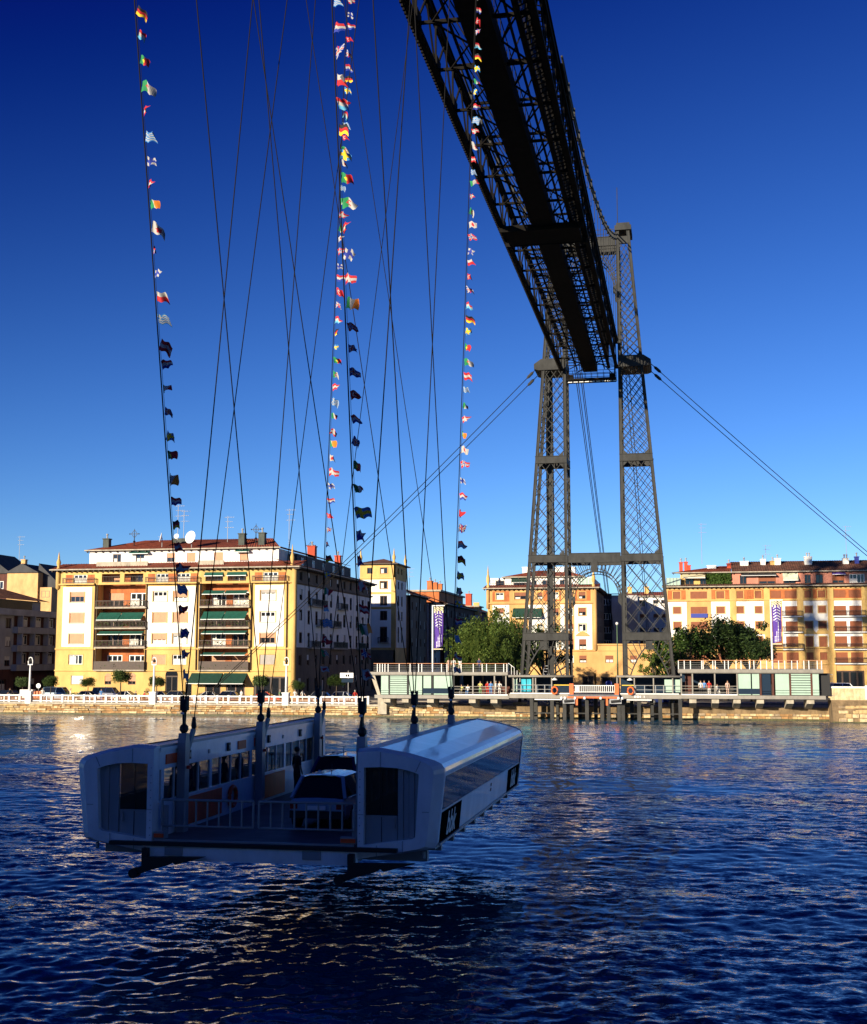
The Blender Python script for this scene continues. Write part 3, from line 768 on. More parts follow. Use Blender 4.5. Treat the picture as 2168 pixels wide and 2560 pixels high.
    tiled_slope(S, -.9, D + .4, .95, ZE + .16, -3.0, ZE + 1.3, B, M_TILE2)
    bx('dormer', X1 - 4.5, X1 - 2.2, Y + 8, Y + 40, ZE + .5, ZE + 2.7, M_SLATE, B)
    for k in range(5):
        yy = Y + 10 + k * 6; window(SIDE(X1 - 2.15, 0), yy, yy + 1.3, ZE + 1.0, ZE + 2.3, B, M_FRAMEW, 1, None, 0, .6, name='dormer_window', d=.15)
    chimney(X1 - 4, Y + 22, ZE + 1, ZE + 5.0, 1.25, M_REDBR, B); chimney(X1 - 4, Y + 38, ZE + 1, ZE + 4.7, 1.0, M_REDBR, B)
    return ZE, za1
ZE_A, ZA_A = building_a()

def generic(name, label, X0, X1, Y, D, rowz, colx, zt, wm, parts):
    pass

# ---- dark block on the left, seen along its flank
def building_b():
    X = -105.5; Y0, D = 166.0, 35.0
    B = thing('apartment_building', 'grey shaded apartment block with long balconies at the far left', 'building', (X, Y0 + D / 2, GZ))
    S = SIDE(X, Y0); zt = ATX(60, 1522, X).z
    lv = [GZ, ATX(110, 1672, X).z, ATX(110, 1626, X).z, ATX(110, 1582, X).z, ATX(110, 1540, X).z]
    hs = []; 
    for f in range(1, 4):
        for a in (9.5, 14.0, 18.5, 28, 31.5): hs.append((a, a + 1.7, lv[f] + .5, lv[f] + 2.1))
    for a in (8, 12.5, 17, 21.5, 26, 30.5): hs.append((a, a + 2.2, GZ + .3, GZ + 2.6))
    wall(S, 0, D, GZ, lv[1], M_DKBRICK, B, hs)
    wall(S, 0, D, lv[1], lv[4], M_GREYB, B, hs)
    for h in hs: window(S, *h, B, M_FRAMEB, 1, M_CURTAIN if random.random() < .3 else None, .4, .7 if random.random() < .5 else 0)
    for f in range(1, 5):
        fbox('balcony_band', S, 20.5 if f < 4 else 8, D, .003, 1.0, lv[f] - .25, lv[f] + .75, M_GREYB, B)
    for f in range(1, 4):
        fbox('brick_recess', S, 21, D - .4, .003, .05, lv[f] + .8, lv[f + 1] - .3, M_DKBRICK, B)
        for a in (22, 26, 30.5): fbox('pillar', S, a, a + .3, .05, .95, lv[f] + .75, lv[f + 1] - .25, M_GREYB, B)
        for a in (23.4, 27.8, 32): window(S, a, a + 1.6, lv[f] + .85, lv[f + 1] - .45, B, M_FRAMEW, 1, None, 0, .8, d=.25)
    bx('body', X - 14, X - .4, Y0 + .2, Y0 + D - .1, GZ, lv[4], M_GREYB, B)
    bx('attic', X - 14, X - 2.5, Y0 + 1, Y0 + D - 1, lv[4], lv[4] + 2.5, M_GREYB, B)
    fbox('attic_glazing', S, 8, D - 4, -2.5, -2.4, lv[4] + .6, lv[4] + 2.3, M_PANE, B)
    tiled_slope(SIDE(X, Y0), 0, D + .5, -1.6, lv[4] + 2.5, -9, lv[4] + 5, B, M_TILE2, in1=6)
    # front wall facing the river, lit
    Fr = FRONT(X - 14, Y0)
    wall(Fr, 0, 14, GZ, lv[4], M_GREYB, B, [])
    # brick houses behind it
    B2 = thing('brick_house', 'yellow brick house with dark gabled roof behind the grey block', 'building', (-125, 230, GZ))
    Y = 232
    x0, x1, x2 = AX(18, Y, 1450), AX(95, Y, 1450), AX(126, Y, 1480)
    z1 = AZ(50, 1432, Y); z2 = AZ(110, 1468, Y)
    bx('wall', x0, x1, Y, Y + 14, GZ, z1, M_YBRICK, B2); bx('wall', x1, x2, Y + .5, Y + 14, GZ, z2, M_YBRICK, B2)
    m = MB(); xc = (x0 + x1) / 2; zr = AZ(50, 1409, Y)
    m.prism([(x0 - .3, z1), (xc, zr), (x1 + .3, z1)], lambda p: (p[0], Y - .4, p[1]), lambda p: (p[0], Y + 14.5, p[1])); m.build('gable_roof', M_SLATE, B2)
    m = MB(); m.prism([(x1 - 1, z1 + 2.0), (x2 + .6, z2 + .9), (x2 + .6, z2), (x1 - 1, z2)], lambda p: (p[0], Y + 2, p[1]), lambda p: (p[0], Y + 14, p[1])); m.build('lean_roof', M_SLATE, B2)
    chimney(AX(42, Y, 1400), Y + 3, zr - 1, zr + .9, .9, M_YBRICK, B2)
    window(FRONT(0, Y + .495), x1 + .6, x2 - .4, z2 - 2, z2 - .7, B2, M_FRAMEB, 1, None, 0, .3, d=.14)
    B3 = thing('brick_house', 'low brick house with sloping slate roof at the left edge', 'building', (-150, 240, GZ))
    Y = 240; xl, xr = AX(-40, Y, 1450), AX(20, Y, 1450); zz = AZ(0, 1434, Y)
    bx('wall', xl, xr, Y, Y + 12, GZ, zz, M_DKBRICK, B3)
    m = MB(); m.prism([(xl, zz), (xl, zz + 4.5), (xr + .5, zz + .3), (xr + .5, zz)], lambda p: (p[0], Y - .4, p[1]), lambda p: (p[0], Y + 12, p[1])); m.build('roof', M_SLATE, B3)
    window(FRONT(0, Y), xr - 2.6, xr - .9, zz - 3.2, zz - 1.6, B3, M_FRAMEW, 1, None, 0, .9, d=.22)
building_b()

# ---- the little tower house and the shaded row along the street
def street_row():
    Y = 229.0; X1 = ATX(988, 1500, -56).x; 
    X1 = -55.3; Y = ATX(988, 1500, X1).y
    X0 = AX(900, Y, 1450); W_ = X1 - X0; D = 10.5
    B = thing('tower_house', 'white and ochre tower house with red pyramid roof and corner finials', 'building', ((X0 + X1) / 2, Y, GZ))
    F = FRONT(0, Y); S = SIDE(X1, Y)
    zz = lambda py: AZ(950, py, Y)
    ZE = zz(1411)
    rows = [(zz(1434), zz(1419)), (zz(1472), zz(1453)), (zz(1514), zz(1489)), (zz(1551), zz(1527)), (zz(1606), zz(1567))]
    hs = [(AX(950, Y), AX(968, Y), a, b) for a, b in rows]
    hs2 = [(AX(917, Y), AX(931, Y), rows[0][0], rows[0][1])]
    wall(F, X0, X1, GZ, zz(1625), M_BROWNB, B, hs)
    wall(F, X0, X1, zz(1625), zz(1446), M_OCHRE, B, hs, d=.004); wall(F, X0, X1, zz(1446), ZE, M_OCHRE, B, hs + hs2)
    for (p0, p1) in ((1619, 1523), (1517, 1486), (1480, 1449)):
        wall(F, X0 + .3, X1 - .8, zz(p0), zz(p1), M_WHITE, B, hs, d=.05, depth=.36, name='white_panel')
    fbox('string_course', F, X0, X1, 0, .2, zz(1521), zz(1518), M_OCHRE, B); fbox('string_course', F, X0, X1, 0, .2, zz(1447), zz(1444), M_OCHRE, B)
    for k, h in enumerate(hs + hs2): window(F, *h, B, M_FRAMEB, 1, None, 0, .8 if k in (0, 1) else 0, ring=M_OCHRE2 if k < 2 else None, d=.05 if 0 < k < 5 else 0)
    balcony(F, AX(946, Y), AX(972, Y), rows[4][0], B, dp=.7, rail=M_BLACK)
    side = [(a, a + 1.1, r0, r1) for (r0, r1) in rows for a in (2.2, 5.4)]
    wall(S, 0, D, GZ, ZE, M_OCHRE, B, side)
    wall(S, .9, D - .6, zz(1619), zz(1449), M_WHITE, B, side, d=.05, depth=.36, name='white_panel')
    for h in side: window(S, *h, B, M_FRAMEB, 1)
    bx('body', X0 + .1, X1 - .4, Y + .4, Y + D, GZ, ZE, M_BROWNB, B)
    bx('eave', X0 - .7, X1 + .7, Y - .7, Y + D + .7, ZE, ZE + .2, M_DARKWOOD, B)
    m = MB(); zr = zz(1392); cx = (X0 + X1) / 2; cy = Y + D / 2
    c4 = [(X0 - .7, Y - .7, ZE + .2), (X1 + .7, Y - .7, ZE + .2), (X1 + .7, Y + D + .7, ZE + .2), (X0 - .7, Y + D + .7, ZE + .2)]
    for k in range(4): m.face([c4[k], c4[(k + 1) % 4], (cx, cy, zr)])
    m.build('pyramid_roof', M_TILE2, B)
    for (x, y) in ((X0 + .2, Y - .2), (X1 - .2, Y - .2), (X1 - .2, Y + D - .2)): pinnacle('finial', x, y, ZE + .2, 3.0, M_OCHRE, B)
    # row houses further along the same side of the street
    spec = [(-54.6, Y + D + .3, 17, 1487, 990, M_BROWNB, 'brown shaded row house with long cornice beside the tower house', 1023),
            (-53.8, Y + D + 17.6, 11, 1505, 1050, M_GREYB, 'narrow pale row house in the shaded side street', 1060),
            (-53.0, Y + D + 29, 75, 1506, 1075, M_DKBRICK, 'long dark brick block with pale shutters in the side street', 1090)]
    for (X, y0, d, pe, pxe, m_, lab, pe2) in spec:
        H = thing('row_house', lab, 'building', (X - 6, y0 + d / 2, GZ), 'shaded houses along the side street')
        S = SIDE(X, y0); ze = AT(pe2, pe, ATX(pe2, pe, X).y).z
        nf = 5; fh = (ze - GZ) / nf; npc = max(2, int(d / 3.6)); hs = []
        for f in range(nf):
            for k in range(npc): 
                a = (k + .5) * d / npc; hs.append((a - .55, a + .55, GZ + f * fh + .8, GZ + f * fh + 2.5))
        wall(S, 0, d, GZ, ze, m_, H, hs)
        for i, h in enumerate(hs): window(S, *h, H, M_FRAMEB, 1, M_SHUT3 if i % 3 != 1 else None, .98 if i % 3 == 0 else .5, 0)
        bx('body', X - 12, X - .4, y0 + .05, y0 + d - .05, GZ, ze, m_, H)
        wall(FRONT(X - 12, y0), 0, 12, GZ, ze, m_, H, [])
        eave(S, -.2, d + .2, ze, .7, H, br=1.6)
        tiled_slope(S, -.2, d + .2, .7, ze + .15, -6, ze + 2.6, H, M_TILE2)
        for f in range(1, nf):
            if m_ is not M_BROWNB: balcony(S, d * .2, d * .6, GZ + f * fh + .3, H, dp=.8, rail=M_BLACK)
        if m_ is M_DKBRICK:
            bx('roof_terrace', X - 8, X - 1.5, y0 + 2, y0 + 34, ze + .6, ze + 3.0, M_BRICK, H)
            bx('terrace_slab', X - 8.4, X - 1.0, y0 + 1.5, y0 + 34.5, ze + 3.0, ze + 3.4, M_CONC, H)
            for k in range(3): chimney(X - 4, y0 + 4 + k * 6, ze + 3, ze + 5.4, 1.2, M_BRICK, H, 1)
            chimney(X - 2, y0 + 46, ze, ze + 4.5, 1.5, M_REDBR, H)
    E_ = thing('red_house', 'small bright red house closing the far end of the side street', 'building', (-46, 330, GZ))
    Y = 325; a, b = AX(1160, Y, 1530), AX(1193, Y, 1530); zt = AZ(1175, 1517, Y)
    bx('wall', a, b, Y, Y + 8, GZ, zt, M_REDBR, E_); bx('white_base', a - .5, b + .3, Y - .3, Y - .003, GZ, AZ(1175, 1538, Y), M_WHITE, E_)
    bx('gable_pier', b - .9, b + .6, Y - .25, Y - .005, GZ, zt + 1.1, M_OCHRE, E_); bx('roof', a - .5, b + .5, Y - .3, Y + 8.2, zt + .003, zt + .3, M_CONC, E_)
    window(FRONT(0, Y), a + 1.0, a + 1.9, zt - 2.2, zt - .8, E_, M_FRAMEW, 1, d=.22)
street_row()

# ---- the block behind the bridge tower
def building_f():
    Y = 228.0; X0, X1 = AX(1220, Y), AX(1489, Y); D = 26
    B = thing('apartment_building', 'orange and white block with terrace behind the left bridge pylon', 'building', ((X0 + X1) / 2, Y, GZ))
    F = FRONT(0, Y); z = lambda py: AZ(1455, py, Y); ax = lambda p: AX(p, Y)
    ZE = z(1471)
    rows = [(z(1497), z(1480)), (z(1539), z(1520)), (z(1578), z(1560)), (z(1624), z(1598)), (z(1657), z(1639))]
    colp = [(1241, 1260), (1287, 1317), (1345, 1358), (1384, 1398), (1418, 1434), (1448, 1466)]
    hs = [(ax(a), ax(b), r0, r1) for (a, b) in colp for (r0, r1) in rows]
    zb = z(1507); zl = z(1626)
    wall(F, X0, X1, GZ, z(1683), M_OCHRE2, B, [(ax(1455), ax(1483), GZ, z(1690))])
    wall(F, X0, X1, z(1683), zl, M_OCHRE2, B, hs, d=.004); wall(F, X0, X1, zl, zb, M_OCHRE2, B, hs)
    wall(F, X0, X1, zb, ZE, M_OCHRE2, B, hs)
    for (a, b) in ((1232, 1274), (1362, 1378), (1402, 1444 - 32), (1437, 1481)):
        wall(F, ax(a), ax(b), z(1624), z(1511), M_WHITE, B, hs, d=.05, depth=.36, name='white_panel')
    wall(F, ax(1322), ax(1362) - .05, z(1624), z(1511), M_WHITE, B, hs, d=.05, depth=.36, name='white_panel')
    for (a, b) in ((1232, 1274), (1360, 1404), (1440, 1478)):
        wall(F, ax(a), ax(b), z(1502), z(1476), M_BRICK, B, hs, d=.03, depth=.34, name='brick_panel')
    for i, h in enumerate(hs):
        white = i % 3 == 0
        window(F, *h, B, M_FRAMEW if white else M_FRAMEB, 1, None if white else M_SHUT2, .5, .7 if white else .3, ring=M_OCHRE if i % 5 < 3 else None, d=.05)
    fbox('cornice', F, X0, X1, 0, .3, zb - .1, zb + .12, M_OCHRE2, B); fbox('cornice', F, X0, X1, 0, .3, zl - .1, zl + .12, M_OCHRE2, B)
    awning(F, ax(1283), ax(1356), z(1519), 1.6, 1.1, B, M_DKAWN)
    # pedimented window head
    m = MB(); c = ax(1457)
    m.prism([(c - 1.3, z(1590)), (c - .7, z(1582)), (c, z(1577)), (c + .7, z(1582)), (c + 1.3, z(1590))], lambda p: F.P(p[0], .06, p[1]), lambda p: F.P(p[0], .25, p[1])); m.build('pediment', M_OCHRE2, B)
    bx('body', X0 + .1, X1 - .3, Y + .4, Y + D, GZ, ZE, M_BROWNB, B)
    S = SIDE(X1, Y); sh = [(3 + 5 * k, 4.3 + 5 * k, r0, r1) for k in range(4) for (r0, r1) in rows[:4]]
    wall(S, 0, D, GZ, ZE, M_BROWNB, B, sh)  # brown instead of the front's orange puts this side's shade into the colour
    for h in sh: window(S, *h, B, M_FRAMEB, 1)
    MB().tube([(X1, Y, z(1626)), (X1, Y, ZE)], .35, 8).build('corner_column', M_OCHRE2, B, smooth=True)
    eave(F, X0 - .8, X1 + .8, ZE, .9, B); eave(S, -.8, D, ZE, .9, B)
    tiled_slope(F, X0 - .8, X1 + .8, .9, ZE + .15, -3, ZE + .9, B)
    A = FRONT(0, Y + 3); za0, za1 = ZE + .5, AZ(1350, 1444, Y + 3)
    x0, x1 = AX(1226, Y + 3, 1460), AX(1483, Y + 3, 1460)
    ah = [(AX(a, Y + 3, 1460), AX(b, Y + 3, 1460), za0 + .3, za1 - .5) for a, b in ((1240, 1262), (1284, 1312), (1330, 1342), (1356, 1376), (1400, 1412))]
    wall(A, x0, x1, za0, za1, M_WHITE, B, ah, name='attic_wall')
    for h in ah: window(A, *h, B, M_FRAMEB, 1, name='attic_window')
    bx('attic_body', x0, x1, Y + 3.4, Y + D - 2, za0, za1 - .02, M_WHITE, B)
    awning(A, AX(1281, Y + 3), AX(1324, Y + 3), za1 - .05, .7, 1.1, B, M_DKAWN)
    xr = AX(1462, Y + 3, 1440)
    eave(A, AX(1256, Y + 3, 1440), xr, za1, .5, B, br=1.4)
    tiled_slope(A, AX(1256, Y + 3, 1440), xr, .5, za1 + .15, -6, AZ(1380, 1424, Y + 6), B, M_TILE, in0=6, in1=4)
    for p in (1318, 1400, 1428): chimney(AX(p, Y + 8, 1425), Y + 8, AZ(p, 1440, Y + 8), AZ(p, 1420, Y + 8), 1.6, M_WHITE, B, 0)
    # glazed conservatory at the corner, finials
    bx('conservatory', AX(1446, Y + 1.5, 1450), AX(1482, Y + 1.5, 1450), Y + 1.2, Y + 2.9, ZE + .8, AZ(1465, 1445, Y + 1.5), M_PAVGLASS, B)
    for p in (1446, 1455, 1464, 1473, 1482): bx('glazing_bar', AX(p, Y + 1.5, 1450) - .04, AX(p, Y + 1.5, 1450) + .04, Y + 1.12, Y + 1.2, ZE + .8, AZ(1465, 1445, Y + 1.5), M_WPOST, B)
    pinnacle('finial', X1 - .2, Y - .1, ZE + .2, 4.2, M_OCHRE, B); pinnacle('finial', X0 + .1, Y - .1, ZE + .2, 4.2, M_OCHRE, B)
    MB().tube([(X0 + .05, Y - .05, z(1520)), (X0 + .05, Y - .05, ZE)], .3, 8).build('corner_column', M_OCHRE2, B, smooth=True)
    r = MB(); xa, xb = X0 + .5, AX(1326, Y)
    for zz in (ZE + 1.1, ZE + 1.7): r.bar((xa, Y + .2, zz), (xb, Y + .2, zz), .05)
    for k in range(16): r.bar((xa + (xb - xa) * k / 15, Y + .2, ZE + .3), (xa + (xb - xa) * k / 15, Y + .2, ZE + 1.7), .04)
    r.build('terrace_railing', M_DARKWOOD, B)
    # two-storey wing to the right
    xw = AX(1664, Y); zt = AZ(1530, 1613, Y)
    wh = [(ax(1513), ax(1533), rows[4][0], rows[4][1]), (ax(1575), ax(1592), rows[4][0], rows[4][1]), (ax(1502), ax(1548), GZ, z(1692)), (ax(1570), ax(1600), GZ, z(1692))]
    wall(F, X1 + .003, xw, GZ, zt, M_OCHRE2, B, wh, name='wing_wall')
    for i, h in enumerate(wh): window(F, *h, B, M_FRAMEB if i < 2 else M_DARKWOOD, 1, M_SHUT2 if i < 2 else None, .55, .9 if i < 2 else 0)
    bx('wing_body', X1 + .1, xw - .1, Y + .4, Y + 9, GZ, zt - .02, M_BROWNB, B); fbox('wing_cornice', F, X1 + .3, xw, 0, .3, zt - .003, zt + .25, M_OCHRE2, B)
    fbox('wing_cornice', F, X1 + .3, xw, 0, .16, zl - .1, zl + .12, M_OCHRE2, B)
    window(F, ax(1455), ax(1483), GZ, z(1690), B, M_DARKWOOD, 1, name='shop_window')
    # grey building and the white house further back
    G = thing('grey_building', 'dark grey rendered building in shadow between the two pylons', 'building', (-14, 262, GZ))
    Y = 258; a, b = AX(1478, Y), AX(1596, Y); F = FRONT(0, Y); z = lambda py: AZ(1530, py, Y)
    gh = [(AX(1503, Y), AX(1528, Y), z(p + 16), z(p)) for p in (1497, 1533, 1567, 1600)]
    wall(F, a, AX(1531, Y), GZ, z(1486), M_SLATE, G, gh); wall(F, AX(1531, Y) + .003, b, GZ, z(1497), M_GREYB, G, [], d=.6)
    for h in gh: window(F, *h, G, M_FRAMEW, 3)
    bx('body', a, b, Y + .4, Y + 12, GZ, z(1488), M_GREYB, G); bx('roof_edge', a - .3, b, Y - .3, Y - .003, z(1486), z(1484), M_SLATE, G)
    H = thing('white_house', 'white house with red tiled roof seen through the right pylon', 'building', (0, 275, GZ))
    Y = 272; a, b = AX(1560, Y), AX(1672, Y); z = lambda py: AZ(1620, py, Y); F = FRONT(0, Y)
    hh = [(AX(p, Y), AX(p + 13, Y), z(q + 15), z(q)) for p in (1578, 1601, 1635, 1655) for q in (1500, 1535, 1570, 1602)]
    wall(F, a, b, GZ, z(1492), M_WHITE, H, hh)
    for i, h in enumerate(hh): window(F, *h, H, M_FRAMEB, 1, M_SHUT2 if i % 2 else None, .6, .4)
    bx('body', a, b, Y + .4, Y + 12, GZ, z(1492) - .02, M_WHITE, H)
    eave(F, a, b, z(1492), .6, H, br=1.5); tiled_slope(F, a, b, .6, z(1492) + .15, -7, z(1476), H, M_TILE)
    for p in (1575, 1618): chimney(AX(p, Y), Y + 4, z(1485), z(1466), .9, M_OCHRE, H)
building_f()

# ---- the long block on the right
def building_i():
    Y = 240.0; X0 = AX(1669, Y); X1 = AX(2240, Y); D = 14
    B = thing('apartment_building', 'long lilac white and orange apartment block behind the right pavilion', 'building', ((X0 + X1) / 2, Y, GZ))
    F = FRONT(0, Y); z = lambda py: AZ(1760, py, Y); q = lambda zp: 1620 + zp / 3.219; ax = lambda zp: AX(q(zp), Y)
    zy = lambda v: z(1280 + v / 3.219)
    ZE = zy(607)
    rows = [(zy(697), zy(640)), (zy(817), zy(763)), (zy(942), zy(884)), (zy(1078), zy(1003)), (zy(1190), zy(1130))]
    cols = [(210, 270, 'w'), (560, 625, 'w'), (722, 778, 'w'), (870, 925, 'w'), (1270, 1330, 'w'), (1380, 1440, 'w'),
            (350, 485, 'l'), (1000, 1082, 'b'), (1112, 1210, 'b'), (1508, 1604, 'b'), (1630, 1728, 'b'), (1790, 1850, 'w'), (1890, 1950, 'w')]
    hs = []; inf = []
    for (a, b, k) in cols:
        for r, (r0, r1) in enumerate(rows):
            lo = r0 - (.55 if k == 'b' and r in (1, 2, 3, 4) else (.6 if r == 3 and k == 'w' else 0)); hs.append((ax(a), ax(b), lo, r1)); inf.append((k, r))
    gh = [(ax(1495), ax(1735), GZ, zy(1275)), (ax(1000), ax(1400), GZ, zy(1275)), (ax(700), ax(900), GZ, zy(1275))]
    zf, zt = zy(712), zy(1092)
    wall(F, X0, X1, GZ, zy(1225), M_OCHRE2, B, gh); wall(F, X0, X1, zy(1225), zt, M_OCHRE2, B, hs, d=.004)
    wall(F, X0, X1, zt, zf, M_OCHRE2, B, hs); wall(F, X0, X1, zf, ZE, M_OCHRE2, B, hs)
    for (a, b, m_) in ((168, 318, M_WHITE), (516, 672, M_WHITE), (706, 948, M_LILAC), (1254, 1466, M_WHITE), (1770, 1990, M_WHITE), (1496, 1745, M_WHITE), (1088, 1230, M_WHITE)):
        wall(F, ax(a), ax(b), zy(1085), zy(722), m_, B, hs, d=.05, depth=.36, name='white_panel')
    for (a, b) in ((168, 312), (520, 664), (704, 944), (988, 1218), (1254, 1456), (1494, 1740), (1775, 1980)):
        wall(F, ax(a), ax(b), zy(703), zy(628), M_BRICK, B, hs, d=.03, depth=.34, name='brick_panel')
    for i, (h, (k, r)) in enumerate(zip(hs, inf)):
        t = (i * 7 + r * 3) % 5
        window(F, *h, B, M_FRAMEB, 2 if k == 'b' else 1, M_SHUT2 if t < 4 else None, [.98, .62, .97, .5, 0][t], [0, .45, 0, .4, .6][t], ring=M_OCHRE if k == 'w' else None, d=.05)
    for g in gh: window(F, *g, B, M_DARKWOOD, 3, name='shop_window')
    for r in (1, 2, 3, 4):
        for (a, b) in ((1085, 1248), (1495, 1760)):
            if r == 4 and a == 1085: continue
            balcony(F, ax(a), ax(b), rows[r][0] - .58, B, dp=.8, rail=M_BLACK, m=M_WHITE)
    balcony(F, ax(985), ax(1250), rows[3][0] - .6, B, dp=.8, rail=M_BLACK, m=M_OCHRE, plants=1)
    for p in (692, 967, 1235, 1480, 1757): fbox('pilaster', F, ax(p) - .55, ax(p) + .55, 0, .16, GZ, ZE, M_OCHRE, B)
    for zz in (zf, zt, zy(1222)): fbox('string_course', F, X0, X1, 0, .26, zz - .1, zz + .12, M_OCHRE, B)
    for p in (750, 897, 1300, 1410):
        m = MB(); c = ax(p); zz = zy(985)
        m.prism([(c - 1.35, zz), (c - .6, zz + 1.0), (c + .6, zz + 1.0), (c + 1.35, zz)], lambda p: F.P(p[0], .06, p[1]), lambda p: F.P(p[0], .22, p[1])); m.build('pediment', M_OCHRE, B)
    fbox('blue_parapet', F, ax(350), ax(485), .06, .2, zy(850), zy(818), M_BLUE, B)
    bx('body', X0 + .1, X1, Y + .4, Y + D, GZ, ZE, M_BROWNB, B)
    eave(F, X0 - .8, X1, ZE, .9, B); tiled_slope(F, X0 - .8, X1, .9, ZE + .15, -2.6, ZE + .7, B, M_TILE2)
    # set-back pink attic and the two roofs
    YA = Y + 3; A = FRONT(0, YA); ay = lambda v: AZ(1800, 1280 + v / 3.219, YA); aq = lambda zp: AX(q(zp), YA, 1450)
    za0, za1 = ZE + .4, ay(492)
    ah = [(aq(a), aq(b), za0 + .3, za1 - .45) for a, b in ((300, 370), (420, 470), (555, 612), (740, 795), (890, 1030), (1090, 1190), (1262, 1312), (1352, 1410), (1485, 1580), (1620, 1745), (1800, 1900))]
    wall(A, aq(262), aq(672), za0, za1, M_OCHRE, B, ah, name='attic_wall'); wall(A, aq(672) + .003, aq(2000), za0, za1, M_PINK, B, ah, name='attic_wall')
    for i, h in enumerate(ah): window(A, *h, B, M_FRAMEW if i in (9,) else M_FRAMEB, 3 if i == 9 else 1, M_SHUT2 if i in (2, 4, 8) else None, .7, .5 if i == 9 else 0, name='attic_window')
    bx('attic_body', aq(262), aq(2000), YA + .4, YA + 10, za0, za1 - .02, M_PINK, B)
    bx('conservatory', aq(150), aq(258), YA - 1.5, YA + 3, za0, ay(530), M_PAVGLASS, B)
    for p in (150, 176, 203, 230, 258): bx('glazing_bar', aq(p) - .05, aq(p) + .05, YA - 1.58, YA - 1.5, za0, ay(527), M_STEELT, B)
    eave(A, aq(195), aq(672), za1, .7, B, br=1.4); eave(A, aq(672) + .05, aq(2000), za1, .7, B, br=1.4)
    tiled_slope(A, aq(195), aq(672), .7, za1 + .15, -6, ay(420), B, M_TILE, in0=9, in1=0)
    tiled_slope(A, aq(672) + .05, aq(2000), .7, za1 + .15, -6, ay(385), B, M_TILE2)
    awning(A, aq(275), aq(460), za1 - .1, .7, 1.6, B, M_CREAM); awning(A, aq(750), aq(1030), za1 - .1, .35, 1.2, B, M_SLATE)
    awning(A, aq(1085), aq(1208), za1 - .1, 1.3, 1.0, B, M_STRIPEAWN); awning(A, aq(1480), aq(1590), za1 - .1, .3, 1.0, B, M_PURPLE)
    l = MB()
    for k in range(900):
        c = Vector((random.uniform(aq(470), aq(668)), YA - .25 + random.uniform(-.25, .15), random.uniform(za0 + .4, za1 + .1)))
        if random.random() < .5 and c.z < za1 - .8 and aq(540) < c.x < aq(620): continue
        v = Vector((random.gauss(0, 1), random.gauss(0, 1), random.gauss(0, 1))).normalized() * .22; w2 = v.orthogonal() * .8
        l.face([c - v, c + w2, c + v, c - w2])
    tag(l.build('creeper_foliage', M_LEAFM, B, fix=False), kind='stuff')
    for (p, t0, m_, wd, pots) in ((265, 385, M_REDBR, .9, 1), (305, 382, M_REDBR, .9, 1), (330, 410, M_REDBR, .8, 0), (510, 415, M_WHITE, 2.2, 0), (650, 400, M_REDBR, 1, 1), (773, 385, M_WHITE, 2.0, 1),
                                  (925, 370, M_WHITE, 1.2, 1), (1002, 385, M_OCHRE, 1.2, 1), (1042, 365, M_WHITE, 1.5, 1), (1288, 355, M_WHITE, 1.8, 2), (1590, 372, M_WHITE, 1.4, 2), (1680, 360, M_BLUE, 1.0, 1)):
        x = AX(q(p), YA + 4, 1400); chimney(x, YA + 4, za1 + .2, AZ(1800, 1280 + t0 / 3.219, YA + 4) - .5, wd * .75, m_, B, pots)
building_i()

# ---- street blocks of the near bank, behind the viewer: they shade the near half of the river
def near_bank():
    xs = [(-190, -150, 32.5), (-149, -112, 31), (-111, -70, 33.2), (-69, -30, 32.6), (-29, 14, 32.5), (15, 60, 30)]
    nm = ['lilac', 'white', 'pale violet', 'chalk white', 'pale mauve', 'off white']
    for i, (a, b, h) in enumerate(xs):
        B = thing('apartment_building', 'tall %s apartment block on the near bank behind the viewer' % nm[i], 'building', ((a + b) / 2, -37, 2.4))
        bx('body', a, b, -46, -30, 2.4, h, [M_LILAC, M_WHITE, M_LILAC, M_WHITE, M_LILAC, M_WHITE][i], B)
        bx('roof', a - .4, b + .4, -46.5, -29.5, h, h + .5, M_TILE2, B)
        K = Fac((b, -30, 0), (-1, 0, 0), (0, 1, 0)); n = int((b - a) / 5)
        for f in range(8):
            for k in range(n):
                c = (k + .5) * (b - a) / n; window(K, c - .8, c + .8, 4.6 + f * 3.2, 6.3 + f * 3.2, B, M_FRAMEB, 1, M_SHUT2 if (f * 3 + k) % 3 == 0 else None, .6, d=.21)
near_bank()

# ------------------------------------------------------------------ the bridge
XA, XB = -14.64, -7.42            # inner legs of the two pylons
LEV = [GZ, 10.3, 20.35, 33.35, 46.1, 62.6]
def outer(side, z):               # outer legs lean inwards
    t = (z - 5.57) / (62.6 - 5.57)
    return -20.5 + t * (20.5 - 16.1) if side < 0 else -1.35 + t * (-5.95 + 1.35)
def ynear(z): return 163.0 + (z - 3) * 0.020
def yfar(z): return 169.0 - (z - 3) * 0.020
def lattice_lines(bl, br, tl, tr, pitch, rise):
    """crossing diagonals that fill a quadrilateral"""
    bl, br, tl, tr = map(Vector, (bl, br, tl, tr)); H = (tl - bl).length
    pt = lambda s, t: (bl * (1 - s) + br * s) * (1 - t) + (tl * (1 - s) + tr * s) * t
    out = []; n = int((H + rise) / pitch) + 1
    for sgn in (1, -1):
        for k in range(n):
            t0 = (-rise + (k + .5) * pitch) / H; dt = rise / H
            s0, s1 = 0.0, 1.0
            if t0 < 0: s0 = -t0 / dt
            if t0 + dt > 1: s1 = (1 - t0) / dt
            if s1 - s0 < .12: continue
            a, b = (s0, t0 + dt * s0), (s1, t0 + dt * s1)
            if sgn < 0: a, b = (1 - a[0], a[1]), (1 - b[0], b[1])
            out.append((pt(*a), pt(*b)))
    return out
def fan(T, c, r0, tgt, m, w=.09, name='spandrel_bar'):
    pass
